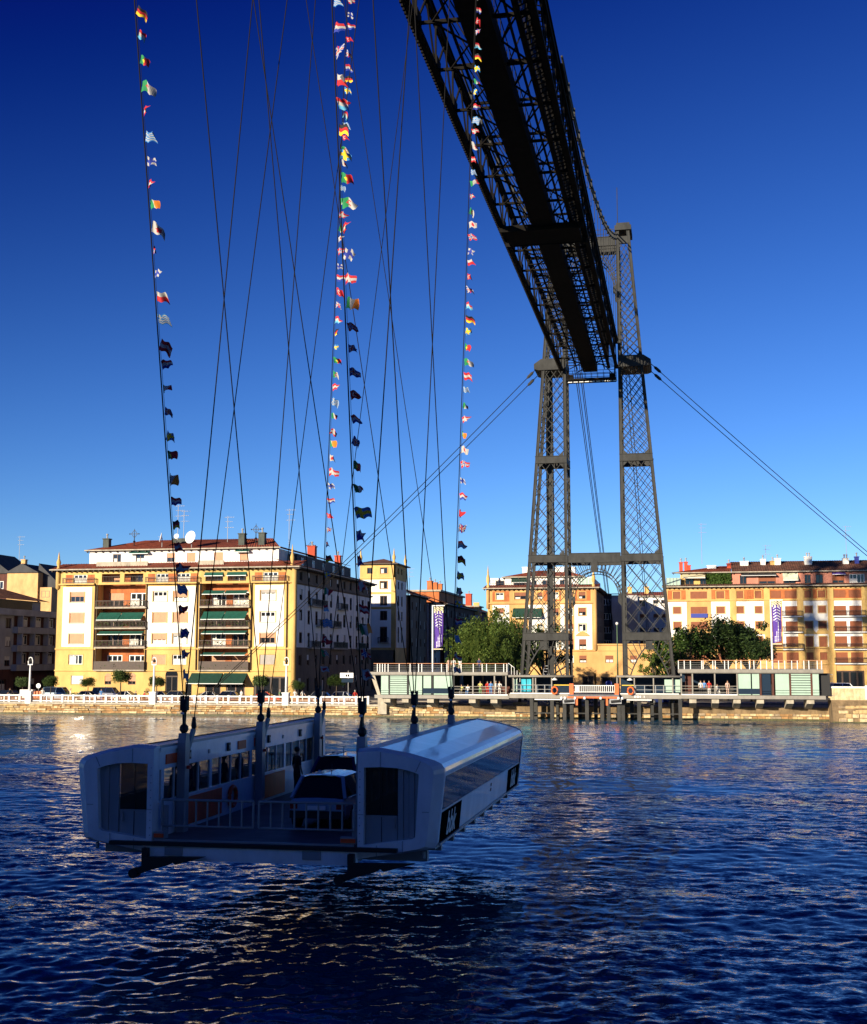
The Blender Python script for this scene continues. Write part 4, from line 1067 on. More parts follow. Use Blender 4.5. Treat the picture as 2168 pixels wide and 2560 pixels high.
def tower():
    T = thing('bridge_tower', 'dark iron lattice tower of two tapering pylons on the far quay', 'bridge tower', (-11, 166, GZ))
    for side, xi in ((-1, XA), (1, XB)):
        zs = [GZ - 2.0] + LEV[1:]
        for yf, nm in ((ynear, 'leg'), (yfar, 'leg')):
            for ko, xf in ((0, lambda z: xi), (1, lambda z: outer(side, z))):
                p, q = (xf(zs[0]), yf(zs[0]), zs[0]), (xf(LEV[5] + 1.3), yf(LEV[5] + 1.3), LEV[5] + 1.3)
                bar('leg', p, q, .36, .36, M_IRON, T, up=(0, 1, 0))
                # riveted edge strips of the leg
                for e in (-.165, .165):
                    bar('leg_flange', (p[0] + e, p[1] - .2, p[2]), (q[0] + e, q[1] - .2, q[2]), .07, .09, M_IRON, T, up=(0, 1, 0))
        # horizontal girders
        for li, z in enumerate(LEV[1:5]):
            xo = outer(side, z); a, b = min(xi, xo), max(xi, xo); hh = .42 if z < 50 else .42
            for yf in (ynear(z) - .03, yfar(z) + .03):
                bx('cross_girder', a - .2, b + .2, yf - .2, yf + .2, z - hh, z + hh, M_IRON, T)
                bx('girder_flange', a - .22, b + .22, yf - .3, yf + .3, z + hh, z + hh + .07, M_IRON, T)
                bx('girder_flange', a - .22, b + .22, yf - .3, yf + .3, z - hh - .07, z - hh, M_IRON, T)
            for xx in (xi, xo): bx('cross_girder', xx - .18, xx + .18, ynear(z) + .2, yfar(z) - .2, z - hh * .9, z + hh * .9, M_IRON, T)
            # corner gussets
            g = MB()
            for sx, s in ((a + .25, 1), (b - .25, -1)):
                for zz, up in ((z + hh, 1), (z - hh, -1)):
                    g.prism([(sx, zz), (sx + s * .7, zz), (sx, zz + up * .7)], lambda p: (p[0], ynear(z) - .12, p[1]), lambda p: (p[0], ynear(z) - .06, p[1]))
            g.build('gusset', M_IRON, T)
        # lattice panels; those of the near face bar by bar
        hid = MB()
        for li in range(1, 5):
            z0, z1 = LEV[li] + .6, LEV[li + 1] - .6
            pitch = [0, 2.3, 1.95, 1.35, 1.15][li] * (1.0 if side < 0 else .9); wdt = (abs(outer(side, z0) - xi) + abs(outer(side, z1) - xi)) / 2
            for yf, near in ((ynear, True), (yfar, False)):
                q4 = [(xi, yf(z0), z0), (outer(side, z0), yf(z0), z0), (xi, yf(z1), z1), (outer(side, z1), yf(z1), z1)]
                for (p, q) in lattice_lines(*q4, pitch, wdt * 1.25):
                    if near: bar('lattice_bar', p, q, .078, .05, M_IRON, T, up=(0, 1, 0))
                    else: hid.bar(p, q, .08, .05, up=(0, 1, 0))
            for xf in (lambda z: xi, lambda z: outer(side, z)):
                q4 = [(xf(z0), ynear(z0), z0), (xf(z0), yfar(z0), z0), (xf(z1), ynear(z1), z1), (xf(z1), yfar(z1), z1)]
                for (p, q) in lattice_lines(*q4, pitch * 1.3, 5.0): hid.bar(p, q, .05, .10, up=(0, 1, 0))
        tag(hid.build('rear_lattice', M_IRON, T), kind='stuff')
        # pointed arch with radiating bars at the foot of the pylon
        zb, zt = GZ + 1.6, LEV[1] - .7; a = outer(side, zb); xc = (a + xi) / 2; hw = abs(xi - a) / 2 - .25
        for s in (-1, 1):
            arc = [(xc + s * hw * (1 - t ** 1.0) ** .75, zb - .4 + (zt - zb) * (t ** .62)) for t in np.linspace(0, 1, 10)]
            for k in range(9): bar('arch_rib', (arc[k][0], ynear(5) - .05, arc[k][1]), (arc[k + 1][0], ynear(5) - .05, arc[k + 1][1]), .16, .2, M_IRON, T, up=(0, 1, 0))
            for k in range(1, 9):
                ang = math.radians(8 + 9.5 * k); px_, pz = arc[k]
                dx, dz = s * math.cos(ang), math.sin(ang)
                L = min((hw + .2 - abs(px_ - xc)) / max(.05, abs(dx)), (zt + .1 - pz) / max(.05, dz))
                if L > .2: bar('arch_bar', (px_, ynear(5) - .05, pz), (px_ + dx * L, ynear(5) - .05, pz + dz * L), .1, .08, M_IRON, T, up=(0, 1, 0))
        bx('arch_keystone', xc - .45, xc + .45, ynear(9) - .16, ynear(9) + .1, zt - 1.0, zt + .1, M_IRON, T)
        # foundation blocks
        for xx in (xi, a):
            for yy in (ynear(3), yfar(3)): bx('footing', xx - .9, xx + .9, yy - .9, yy + .9, GZ - .3, GZ + .35, M_CONC, T)
    # portal girder and round arch between the pylons
    for z, sp, cr, nb in ((LEV[2], 5.2, 1.75, 9), (LEV[5] - .1, 6.5, 1.6, 10)):
        yn = ynear(z); hh = .6
        for yf in (yn - .06, yfar(z) + .06):
            bx('portal_girder', XA + .26, XB - .26, yf - .18, yf + .18, z - hh + .02, z + hh - .02, M_IRON, T)
            bx('girder_flange', XA + .26, XB - .26, yf - .28, yf + .28, z + hh - .02, z + hh + .06, M_IRON, T)
        xc = (XA + XB) / 2; hw = (XB - XA) / 2 - .55; zsp = z - sp
        for yf in (yn - .05, yfar(z) + .05):
            arc = [(xc + hw * math.cos(t), zsp + (sp - cr) * math.sin(t)) for t in np.linspace(0, math.pi, 25)]
            arc2 = [(xc + (hw + .3) * math.cos(t), zsp + (sp - cr + .38) * math.sin(t)) for t in np.linspace(0, math.pi, 25)]
            for k in range(24):
                bar('arch_rib', (arc[k][0], yf, arc[k][1]), (arc[k + 1][0], yf, arc[k + 1][1]), .1, .2, M_IRON, T, up=(0, 1, 0))
            m = MB()
            for k in range(24): m.bar((arc2[k][0], yf, arc2[k][1]), (arc2[k + 1][0], yf, arc2[k + 1][1]), .1, .2, up=(0, 1, 0))
            m.build('arch_outer_rib', M_IRON, T)
            for k in range(1, 24):
                t = math.pi * k / 24; px_, pz = arc[k]; dx, dz = math.cos(t), math.sin(t) * 1.25
                L = min((hw + .35 - abs(px_ - xc)) / max(.04, abs(dx)), (z - hh - pz) / max(.05, dz))
                if L > .15: bar('arch_bar', (px_, yf, pz), (px_ + dx * L, yf, pz + dz * L), .08, .07, M_IRON, T, up=(0, 1, 0))
            for s in (-1, 1):
                g = MB(); g.prism([(xc + s * (hw + .3), zsp + .6), (xc + s * (hw - .1), zsp + .3), (xc + s * (hw - .1), zsp - .5), (xc + s * (hw + .3), zsp - 1.0)], lambda p: (p[0], yf - .15, p[1]), lambda p: (p[0], yf + .15, p[1])); g.build('arch_corbel', M_IRON, T)
        bx('arch_keystone', xc - .4, xc + .4, yn - .3, yn - .1, z - cr - .1, z - hh + .1, M_IRON, T)
    # saddles at deck level, where the side stays leave the tower
    z = LEV[4]
    for s, xo in ((-1, outer(-1, z)), (1, outer(1, z))):
        xi = XA if s < 0 else XB
        m = MB(); m.prism([(xi, z - .75), (xi, z + .75), (xo + s * .3, z + .75), (xo + s * 1.25, z + .1), (xo + s * 1.25, z - .55), (xo + s * .7, z - .75)], lambda p: (p[0], ynear(z) - .42, p[1]), lambda p: (p[0], yfar(z) + .42, p[1])); m.build('stay_saddle', M_IRON, T)
    # lift shaft and winding stair in the left pylon
    xs = -16.9
    for dx in (-.45, .45):
        for dy in (-.5, .5): bar('lift_rail', (xs + dx, 166 + dy, GZ), (xs + dx * .8, 166 + dy, 47), .12, .12, M_IRON, T)
    bx('lift_shaft_sheet', xs - .3, xs + .3, 165.7, 165.75, GZ, 46, M_IRON, T)
    for k in range(14): bx('stair_step', -18.3 + .02 * k, -17.2 + .02 * k, 164.2 + k * .22, 164.5 + k * .22, GZ + .2 + k * .36, GZ + .28 + k * .36, M_GGREY, T)
    for s in (0, 1.15): bar('stair_string', (-18.3 + s, 164.0, GZ + .1), (-18.02 + s, 167.4, GZ + 5.3), .06, .25, M_GGREY, T)
    # crest of the pylons
    for side, xi in ((-1, XA), (1, XB)):
        xo = outer(side, LEV[5]); a, b = min(xi, xo), max(xi, xo)
        bx('pylon_head', a - .35, b + .35, ynear(62) - .45, yfar(62) + .45, LEV[5] + 1.3, LEV[5] + 1.95, M_IRON, T)
        bx('pylon_cap', a - .15, b + .15, ynear(62) - .2, yfar(62) + .2, LEV[5] + 1.95, LEV[5] + 2.35, M_IRON, T)
        bx('cross_girder', a - .2, b + .2, ynear(62) - .2, ynear(62) + .15, LEV[5] - .5, LEV[5] + .5, M_IRON, T)
    MB().tube([(XB, 165, LEV[5] + 2.3), (XB, 165, LEV[5] + 7.6)], .05, 5).build('lightning_rod', M_IRON, T)
    r = MB()
    for zz in (LEV[5] + 1.0, LEV[5] + 1.6): r.bar((XA, ynear(62), zz), (XB, ynear(62), zz), .05)
    for k in range(13): x = XA + (XB - XA) * k / 12; r.bar((x, ynear(62), LEV[5] + .5), (x, ynear(62), LEV[5] + 1.6), .04)
    r.build('top_railing', M_IRON, T)
tower()

def deck():
    Y0, Y1 = -6.0, 163.2
    B = thing('bridge_girder', 'dark silhouetted iron lattice girder of the bridge passing overhead', 'bridge girder', (-11, 80, 45))
    ZB, ZT = 45.25, 48.5
    xl, xr = XA - .25, XB - .35
    for x, s in ((xl, 1), (xr, -1)):
        # each main girder is a narrow box of two trusses
        for dx in ((0.0, s * 1.0) if s < 0 else (0.0,)):
            for zz in (ZB, ZT): bx('chord', x + dx - .17, x + dx + .17, Y0, Y1, zz - .17, zz + .17, M_IRONSHADE, B)
        bx('chord_plate', x - .2, x + .2, Y0, Y1, ZB - .22, ZB - .171, M_IRONSHADE, B)
        bx('chord_plate', x - .28, x + .28, Y0, Y1, ZT + .171, ZT + .24, M_IRONSHADE, B)
    lace = MB(); flange = MB()
    P = 6.2; k = 0; y = 163.2 - P
    ys = []
    while y > Y0: ys.append(y); y -= P
    for y in ys:
        vis = y > 52
        for x, s in ((xl, 1), (xr, -1)):
            for dx in (0.0, s * 1.0):
                if dx and (s > 0 or not vis): continue
                bar('vertical', (x + dx, y, ZB), (x + dx, y, ZT), .16, .12, M_IRONSHADE, B)
                bar('diagonal', (x + dx, y, ZB), (x + dx, y + P / 2, ZT), .12, .11, M_IRONSHADE, B, up=(1, 0, 0))
                bar('diagonal', (x + dx, y + P / 2, ZT), (x + dx, y + P, ZB), .12, .11, M_IRONSHADE, B, up=(1, 0, 0))
            if vis:
                # gusset plates at the nodes
                bx('gusset', x + s * .17, x + s * .22, y - .65, y + .65, ZT - .75, ZT + .1, M_IRONSHADE, B)
                bx('gusset', x + s * .17, x + s * .22, y - .65, y + .65, ZB - .1, ZB + .75, M_IRONSHADE, B)
                for j in range(9 if s < 0 else 0):
                    yy = y + j * P / 9; s1 = 1 if j % 2 else -1
                    lace.bar((x - .1, yy, ZB - .02), (x + s * 1.1, yy + P / 9, ZB - .02), .09, .05)
                    lace.bar((x - .1, yy + P / 9, ZT + .02), (x + s * 1.1, yy, ZT + .02), .09, .05)
                    if s < 0: lace.bar((x + s * 1.0, yy, ZB), (x + s * 1.0, yy + P / 9 * 1.6, ZT), .05, .08, up=(1, 0, 0))
                for j in range(14):     # rivet lugs along the outer bottom edge
                    yy = y + j * P / 14; flange.box(x - .34, x - .2, yy, yy + .2, ZB - .26, ZB + .06) if s > 0 else None
        if vis:
            for zz in (ZB, ZT): bar('cross_beam', (xl, y, zz), (xr, y, zz), .14, .2, M_IRONSHADE, B)
            xm0, xm1 = -12.15, -10.15
            for (xa, xb) in ((xl + 1, xm0), (xr - 1, xm1)):
                bar('lateral_brace', (xa, y, ZB), (xb, y + P / 2, ZB), .10, .09, M_IRONSHADE, B)
                bar('lateral_brace', (xb, y + P / 2, ZB), (xa, y + P, ZB), .10, .09, M_IRONSHADE, B)
                bar('lateral_brace', (xa, y + P / 2, ZT), (xb, y + P / 2, ZB), .09, .08, M_IRONSHADE, B)
                if y > 105:
                    for q in (.25, .5, .75): bar('floor_rib', (xa, y + P * q, ZB + .1), (xb, y + P * q, ZB + .1), .1, .1, M_IRONSHADE, B)
                bar('sway_brace', (xa, y, ZT), (xb, y, ZB), .09, .08, M_IRONSHADE, B)
    tag(lace.build('lacing', M_IRONSHADE, B), kind='stuff'); tag(flange.build('rivet_lugs', M_IRONSHADE, B), kind='stuff')
    # central running-rail trough, closed underneath
    bx('rail_trough', -12.1, -10.25, Y0, Y1, 44.75, 45.0, M_IRONSHADE, B)
    for x in (-12.1, -10.31): bx('trough_side', x, x + .06, Y0, Y1, 45.003, 45.75, M_IRONSHADE, B)
    for x in (-12.9, -9.35): bx('running_rail', x - .06, x + .06, Y0, Y1, 45.05, 45.3, M_IRONSHADE, B)
    # upper walkway with glazed mesh sides
    bx('walkway_floor', -12.9, -11.3, Y0, Y1, 48.75, 48.9, M_IRONSHADE, B)
    w_ = MB()
    for x in (-12.85, -11.35):
        for zz in (49.9, 51.0): w_.bar((x, Y0, zz), (x, Y1, zz), .06)
        yy = 52.0
        while yy < Y1: w_.bar((x, yy, 48.9), (x, yy, 51.0), .05); yy += P / 4
    w_.build('walkway_railing', M_IRONSHADE, B)
    # inspection platform slung right across the girder
    bx('service_platform', xl + .3, xr - .3, 106, 110, 44.5, 44.74, M_IRONSHADE, B)
    for yy in (105.9, 109.9): bx('platform_edge', xl - .1, xr + .1, yy, yy + .2, 44.45, 45.0, M_IRONSHADE, B)
    # maintenance cradle under the girder by the tower
    c = bx('maintenance_cradle', -14.1, -7.75, 160.6, 162.4, 43.15, 43.4, M_IRONSHADE, B)
    r = MB()
    for yy in (160.7, 162.3):
        for zz in (43.9, 44.4): r.bar((-14.1, yy, zz), (-7.75, yy, zz), .06)
        for k in range(9): x = -14.1 + k * .79; r.bar((x, yy, 43.4), (x, yy, 44.4), .05)
    for x in (-13.9, -7.95): r.bar((x, 161.5, 43.4), (x, 161.5, 45.2), .16)
    r.bar((-12.9, 161.5, 44.3), (-11.2, 161.5, 45.2), .1).bar((-8.2, 161.5, 44.0), (-9.3, 161.5, 45.2), .1)
    r.build('cradle_railing', M_IRONSHADE, c)
    for k in range(9): bx('cradle_rung', -13.9 + k * .72, -13.35 + k * .72, 160.55, 160.6, 42.85, 42.95, M_WPOST, c)
    bx('cradle_rail', -14.1, -7.75, 160.5, 160.6, 42.7, 42.85, M_IRONSHADE, c)
    for x in (-13.6, -8.3): bx('cradle_motor', x - .3, x + .3, 161.2, 161.8, 43.4, 44.0, M_IRONSHADE, c)
deck()

def rope(name, label, pts, r, m=None, group='bridge cables', cat='cable', parent=None):
    o = MB().tube(pts, r, 6).build(name, m or M_CABLE, parent, smooth=True)
    if parent is None: tag(o, label, cat, group)
    return o
def suspension():
    # main chains from the pylon heads down to the girder, with hanger rods
    for x, nm in ((XB, 'right'), (XA, 'left')):
        for k, dz in enumerate((0.0, -.55)):
            pts = []
            for y in np.linspace(164.5, 84, 18):
                t = (164.5 - y) / 80.5; pts.append((x, y, 63.6 + dz - 14.4 * (1 - (1 - t) ** 2)))
            o = rope('suspension_chain', '%s suspension chain of the %s girder, falling from the pylon head' % (('upper', 'lower')[k], nm), pts, .085, M_IRON)
            if k == 1:
                for p in pts[1:-2]:
                    MB().tube([p, (x, p[1], 48.6)], .03, 5).build('hanger_rod', M_IRON, o)
                for p in pts[:-1]: bx('chain_clamp', x - .14, x + .14, p[1] - .15, p[1] + .15, p[2] - .15, p[2] + .72, M_IRON, o)
    # inland backstays
    for x, nm in ((XA, 'left'), (XB + .1, 'right')):
        for k, dx in enumerate((0.0, .28, .75, 1.0) if nm == 'left' else (.3, -.2)):
            pts = [(x + dx + .3, 168, 52.2), (x + dx * .75 + .3, 225, 27.3 - (k % 2) * .25), (x + dx * .5 + .3, 281, 3.0)]
            rope('backstay_cable', '%s inland backstay cable running down behind the %s pylon' % (('first', 'second', 'third', 'fourth')[k], nm), pts, .055)
    # side stays to the quay
    for s, nm in ((-1, 'left'), (1, 'right')):
        for k, dz in enumerate((.1, -.75)):
            a = (outer(s, 46) + s * 1.15, 166 + k * .8, 46.0 + dz + .1)
            b = (-66.0, 168 + k * .8, GZ + .2) if s < 0 else (44.0, 168 + k * .8, GZ + .2)
            c = [((a[0] * (1 - t) + b[0] * t), a[1] * (1 - t) + b[1] * t, a[2] * (1 - t) + b[2] * t - 2.0 * t * (1 - t)) for t in np.linspace(0, 1, 14)]
            o = rope('side_stay_cable', '%s stay cable from the girder level to the %s quay' % (('upper', 'lower')[k], nm), c, .05)
            d = (Vector(c[1]) - Vector(c[0])).normalized(); p = Vector(c[0])
            MB().tube([p + d * .6, p + d * .9, p + d * 1.6, p + d * 1.9], [.06, .2, .2, .06], 8).build('stay_socket', M_IRON, o)
suspension()

# ------------------------------------------------------------------ landing stage and pavilions on the far quay
YP = 156.6                          # river face of the pavilions
def rail_run(name, xa, xb, y, z, parent, posts, top=None, h=1.15, wires=4, post_m=None):
    top = top or M_HANDRAIL
    bx('handrail', xa, xb, y - .05, y + .05, z + h - .06, z + h, top, parent)
    for x in posts: bx('railing_post', x - .045, x + .045, y - .04, y + .04, z, z + h - .06, post_m or M_WPOST, parent)
    r = MB()
    for k in range(wires): zz = z + .15 + k * (h - .25) / wires; r.bar((xa, y, zz), (xb, y, zz), .02)
    r.build('railing_wires', M_STEELT, parent)
def louvre(name, xa, xb, y, z0, z1, n, parent, m=None):
    f = bx(name, xa, xb, y + .12, y + .16, z0, z1, M_PAVDARK, parent)
    h = (z1 - z0) / n
    for k in range(n): bx('louvre_blade', xa + .03, xb - .03, y - .02, y + .1, z0 + k * h + h * .28, z0 + (k + 1) * h, m or M_PAVGLASS, f)
def pav_panel(xa, xb, y, z0, z1, parent, m, split=.3):
    p = bx('glass_panel', xa + .04, xb - .04, y, y + .05, z0 + (z1 - z0) * split, z1, m, parent)
    h = (z1 - z0) * split / 3
    for k in range(3): bx('lower_slat', xa + .04, xb - .04, y - .03, y + .04, z0 + k * h + .05, z0 + (k + 1) * h, m, p)
def pavilion_left():
    B = thing('pavilion', 'left glass pavilion with roof terrace overhanging the quay', 'pavilion', (-40, YP + 3, 2.9))
    q = lambda p: AX(900 + p / 3.15, YP, 1700)
    zf, zr = 2.95, AZ(1100, 1688, YP); zt = AZ(1100, 1680, YP)
    xa, xb = q(120), q(1170)
    bx('floor_slab', q(120), q(1175), YP - .25, YP + 7.5, zf - .42, zf, M_PAVSTEEL, B)
    bx('roof_slab', q(85), q(1165), YP - .35, YP + 8, zr, zt, M_PAVSTEEL, B)
    bx('roof_edge', q(80), q(1168), YP - .45, YP - .353, zr + .08, zt - .06, M_PAVSTEEL, B)
    # slanted end wall
    m = MB(); m.prism([(q(85), zr), (q(118), zr), (q(165), zf), (q(140), zf)], lambda p: (p[0], YP - .1, p[1]), lambda p: (p[0], YP + .2, p[1])); m.build('slanted_strut', M_CONC, B)
    bx('rear_wall', q(240), q(730), YP + 5, YP + 5.2, zf, zr, M_PAVDARK, B)
    pav_panel(q(165), q(228), YP, zf, zr, B, M_PAVGLASS); louvre('louvred_panel', q(236), q(372), YP, zf, zr, 9, B)
    pav_panel(q(385), q(492), YP, zf, zr, B, M_PAVGLASS); pav_panel(q(498), q(563), YP, zf, zr, B, M_PAVGLASS, .12); pav_panel(q(580), q(732), YP, zf, zr, B, M_PAVGLASS, .3)
    bx('tinted_strip', q(495), q(732), YP - .06, YP - .04, zf + .2, zf + .85, M_PAVBLUE, B)
    for p in (231, 378, 571, 738): bx('mullion', q(p) - .12, q(p) + .12, YP - .02, YP + .2, zf, zr, M_PAVDARK, B)
    for p in (890, 1060, 1150): bx('column', q(p) - .08, q(p) + .08, YP - .1, YP + .06, zf, zr, M_PAVSTEEL, B)
    for p in (900, 1070, 1140): bx('rear_column', q(p) - .12, q(p) + .12, YP + 6.8, YP + 7, zf, zr, M_PAVSTEEL, B)
    for zz in (.35, .75, 1.08): bx('balustrade_rail', q(745), q(1150), YP - .08, YP - .02, zf + zz - .03, zf + zz + .03, M_PAVSTEEL, B)
    bx('kerb_rail', q(745), q(1165), YP - .2, YP - .1, zf + .003, zf + .14, M_WPOST, B)
    posts = [q(p) for p in (140, 160, 180, 200, 225, 312, 398, 465, 490, 575, 645, 688, 742, 800, 895, 965, 1000, 1070, 1135, 1160)]
    rail_run('terrace_railing', q(110), q(1165), YP - .2, zt, B, posts, h=1.08)
    r = MB(); 
    for k in range(5): r.bar((q(1170) + k * .35, YP + .2, zt - k * .3), (q(1170) + k * .35, YP + .2, zt - k * .3 + 1.1), .05)
    r.bar((q(1168), YP + .2, zt + 1.1), (q(1215), YP + .2, zt + .55), .06); r.build('stair_rail', M_WPOST, B)
    # concrete corbels under the slab
    for px in (971, 1016, 1079, 1183, 1237):
        x = AX(px, YP + .8, 1745); m = MB(); m.prism([(YP + .1, zf - .42), (YP + .1, zf - .95), (YQ + .4, zf - 1.7), (YQ + .4, zf - .42)], lambda p: (x - .42, p[0], p[1]), lambda p: (x + .42, p[0], p[1])); m.build('corbel', M_CONC, B)
    bx('quay_abutment', AX(945, YQ - .5, 1760), AX(967, YQ - .5, 1760), YQ - .6, YQ + .3, .4, zf - .42, M_CONC, B)
    bx('counter', q(760), q(1140), YP + 4.6, YP + 4.9, zf, zf + 1.0, M_DKBRICK, B)
    bx('dark_backing', q(738), q(1160), YP + 7.1, YP + 7.2, zf, zr, M_PAVBLUE, B)  # added dark sheet, stands in for the dim background behind the terrace
    return zf, zt, q
PAV_L = pavilion_left()
def pavilion_right():
    B = thing('pavilion', 'right glass pavilion with roof terrace and louvred end', 'pavilion', (12, YP + 3, 2.9))
    q = lambda p: AX(1620 + p / 3.219, YP, 1700)
    zf, zr, zt = 3.12, AZ(1850, 1683, YP), AZ(1850, 1673, YP)
    bx('floor_slab', q(245), q(1425), YP - .25, YP + 7.5, zf - .42, zf, M_PAVSTEEL, B)
    bx('roof_slab', q(245), q(1410), YP - .35, YP + 8, zr, zt, M_PAVSTEEL, B); bx('roof_edge', q(243), q(1412), YP - .45, YP - .353, zr + .08, zt - .06, M_PAVSTEEL, B)
    bx('rear_wall', q(905), q(1400), YP + 5, YP + 5.2, zf, zr, M_PAVDARK, B)
    for p in (268, 358, 538, 718): bx('column', q(p) - .08, q(p) + .08, YP - .1, YP + .06, zf, zr, M_PAVSTEEL, B)
    bx('door_panel', q(300), q(350), YP + 1.2, YP + 1.3, zf, zr, M_DKBRICK, B)
    pav_panel(q(725), q(830), YP, zf, zr, B, M_PAVGLASS, .3); pav_panel(q(835), q(898), YP, zf, zr, B, M_PAVGLASS, .3); bx('tinted_strip', q(725), q(898), YP - .06, YP - .04, zf + .15, zf + .8, M_PAVBLUE, B)
    pav_panel(q(915), q(990), YP, zf, zr, B, M_PAVBLUE, .25); pav_panel(q(1022), q(1138), YP, zf, zr, B, M_PAVGLASS, .33)
    louvre('louvred_panel', q(1150), q(1310), YP, zf, zr, 9, B); pav_panel(q(1322), q(1378), YP, zf, zr, B, M_PAVGLASS, .36)
    for p in (905, 1005, 1144, 1316): bx('mullion', q(p) - .12, q(p) + .12, YP - .02, YP + .2, zf, zr, M_DKBRICK, B)
    bx('end_screen', q(1385), q(1470), YP + .6, YP + .8, zf, zr, M_PAVDARK, B)
    for zz in (.35, .75, 1.08): bx('balustrade_rail', q(272), q(718), YP - .08, YP - .02, zf + zz - .03, zf + zz + .03, M_PAVSTEEL, B)
    bx('kerb_rail', q(268), q(718), YP - .2, YP - .1, zf + .003, zf + .14, M_WPOST, B)
    posts = [q(p) for p in (248, 295, 345, 435, 447, 525, 545, 620, 650, 712, 752, 820, 856, 910, 958, 1005, 1055, 1104, 1160, 1205, 1258, 1298, 1365, 1400)]
    rail_run('terrace_railing', q(247), q(1408), YP - .2, zt, B, posts, h=1.08)
    for px in (1732, 1788, 1842, 1900, 1974, 2025):
        x = AX(px, YP + .8, 1745); m = MB(); m.prism([(YP + .1, zf - .42), (YP + .1, zf - .95), (YQ + .4, zf - 1.7), (YQ + .4, zf - .42)], lambda p: (x - .42, p[0], p[1]), lambda p: (x + .42, p[0], p[1])); m.build('corbel', M_CONC, B)
    r = MB(); xs = q(1475)
    for k in range(9): r.box(xs, xs + .5, YP + 1 + k * .25, YP + 1.2 + k * .25, zf + k * .3, zf + k * .3 + .06)
    r.build('stair_steps', M_WPOST, B)
    bx('counter', q(280), q(700), YP + 4.6, YP + 4.9, zf, zf + 1.0, M_PAVDARK, B)
    bx('dark_backing', q(255), q(905), YP + 7.1, YP + 7.2, zf, zr, M_PAVBLUE, B)  # added dark sheet in place of the shadowy depth behind the terrace
    return zf, zt, q
PAV_R = pavilion_right()
def landing():
    B = thing('landing_stage', 'boarding stage on dark piles with low canopies under the tower', 'landing stage', (-11, YP, 2.5))
    q = lambda p: AX(1280 + p / 4.009, YP, 1720)
    zf = 3.2; zc = AZ(1400, 1693, YP)
    for (a, b) in ((-30, 600), (1050, 1690)):
        bx('canopy', q(a), q(b), YP - .4, YP + 4, zc, zc + .16, M_PAVSTEEL, B); MB().tube([(q(a), YP - .4, zc + .12), (q(b), YP - .4, zc + .12)], .14, 8).build('canopy_edge', M_PAVSTEEL, B, smooth=True)
        bx('stage_floor', q(a), q(b), YP - .2, YQ + 1, zf - .55, zf, M_PAVSTEEL, B)
        bx('kerb_rail', q(a) + .2, q(b) - .2, YP - .3, YP - .2, zf - .02, zf + .1, M_WPOST, B)
    for (a, b) in ((0, 590), (1075, 1685)): bx('dark_back_sheet', q(a), q(b), YP + 3.7, YP + 3.8, zf, zc, M_PAVBLUE, B)  # added dark sheets that paint the gloom under both canopies
    bx('white_fender', q(230), q(500), YP - .45, YP - .2, zf - .75, zf - .62, M_WPOST, B); bx('white_fender', q(1145), q(1400), YP - .45, YP - .2, zf - .75, zf - .62, M_WPOST, B)
    for p in (15, 212, 238, 400, 1055, 1228, 1420, 1612): bx('canopy_post', q(p) - .07, q(p) + .07, YP - .15, YP, zf - .4, zc, M_PAVSTEEL, B)
    for p in (90, 250, 330, 1240, 1330, 1440, 1520): 
        bx('guard_post', q(p) - .04, q(p) + .04, YP - .1, YP - .02, zf, zf + 1.05, M_STEELT, B)
    for (a, b) in ((20, 395), (1230, 1690)):
        for zz in (.5, 1.03): bx('guard_rail', q(a), q(b), YP - .12, YP - .06, zf + zz, zf + zz + .05, M_STEELT, B)
    pav = [('turquoise_screen', 92, 138, M_TURQ), ('turquoise_screen', 146, 190, M_TURQ), ('pale_screen', 10, 50, M_PAVGLASS), ('pale_screen', 1530, 1610, M_PAVGLASS), ('pale_screen', 1622, 1688, M_PAVGLASS)]
    for (n, a, b, m_) in pav: bx(n, q(a), q(b), YP + .3, YP + .36, zf + .25, zc - .25, m_, B)
    # lettering on the stage edge is only a few light marks wide
    for (a, b) in ((420, 600), (1068, 1225)): bx('yellow_bar', q(a), q(b), YP + .1, YP + .16, zf + 1.0, zf + 1.1, M_YELLOW, B)
    # vehicle gate and bridging flap
    g = bx('vehicle_gate', q(604), q(1062), YP - .5, YP - .42, zf + .98, zf + 1.06, M_WPOST, B)
    bx('gate_rail', q(604), q(1062), YP - .5, YP - .42, zf + .2, zf + .28, M_WPOST, g)
    for k in range(23): x = q(620) + (q(1050) - q(620)) * k / 22; bx('gate_bar', x - .035, x + .035, YP - .49, YP - .43, zf + .28, zf + .98, M_WPOST, g)
    bx('gate_sign', q(645), q(680), YP - .54, YP - .51, zf + .3, zf + .9, M_WPOST, g)
    for p in (600, 1052): bx('gate_pillar', q(p) - .25, q(p) + .25, YP - .6, YP - .2, zf - .1, zf + 1.25, M_ORANGEP, B)
    bx('ramp', q(570), q(1075), YP - .9, YQ + 2, zf - .35, zf - .05, M_GFLOOR, B); bx('orange_beam', q(560), q(1060), YP - 1.0, YP - .88, zf - .5, zf - .3, M_ORANGEP, B)
    for p in (655, 955): bx('orange_strut', q(p) - .12, q(p) + .12, YP - .98, YP - .8, zf - 1.35, zf - .5, M_ORANGEP, B)
    for p in (575, 1040):
        m = bx('mooring_box', q(p - 60), q(p + 60), YP - .9, YP + .2, zf - 1.15, zf - .55, M_GGREY, B)
        MB().tube([(q(p - 45), YP - 1.0, zf - .9), (q(p + 45), YP - 1.0, zf - .8)], .16, 8).build('buffer', M_BLACK, m)
    for p in (505, 540, 640, 735, 895, 1072, 1110): MB().lathe([(.13, 0), (.17, .1), (.13, .28), (.02, .32)], (q(p), YP - 1.05, zf - .62), 8).build('bollard_cap', M_WPOST, B)
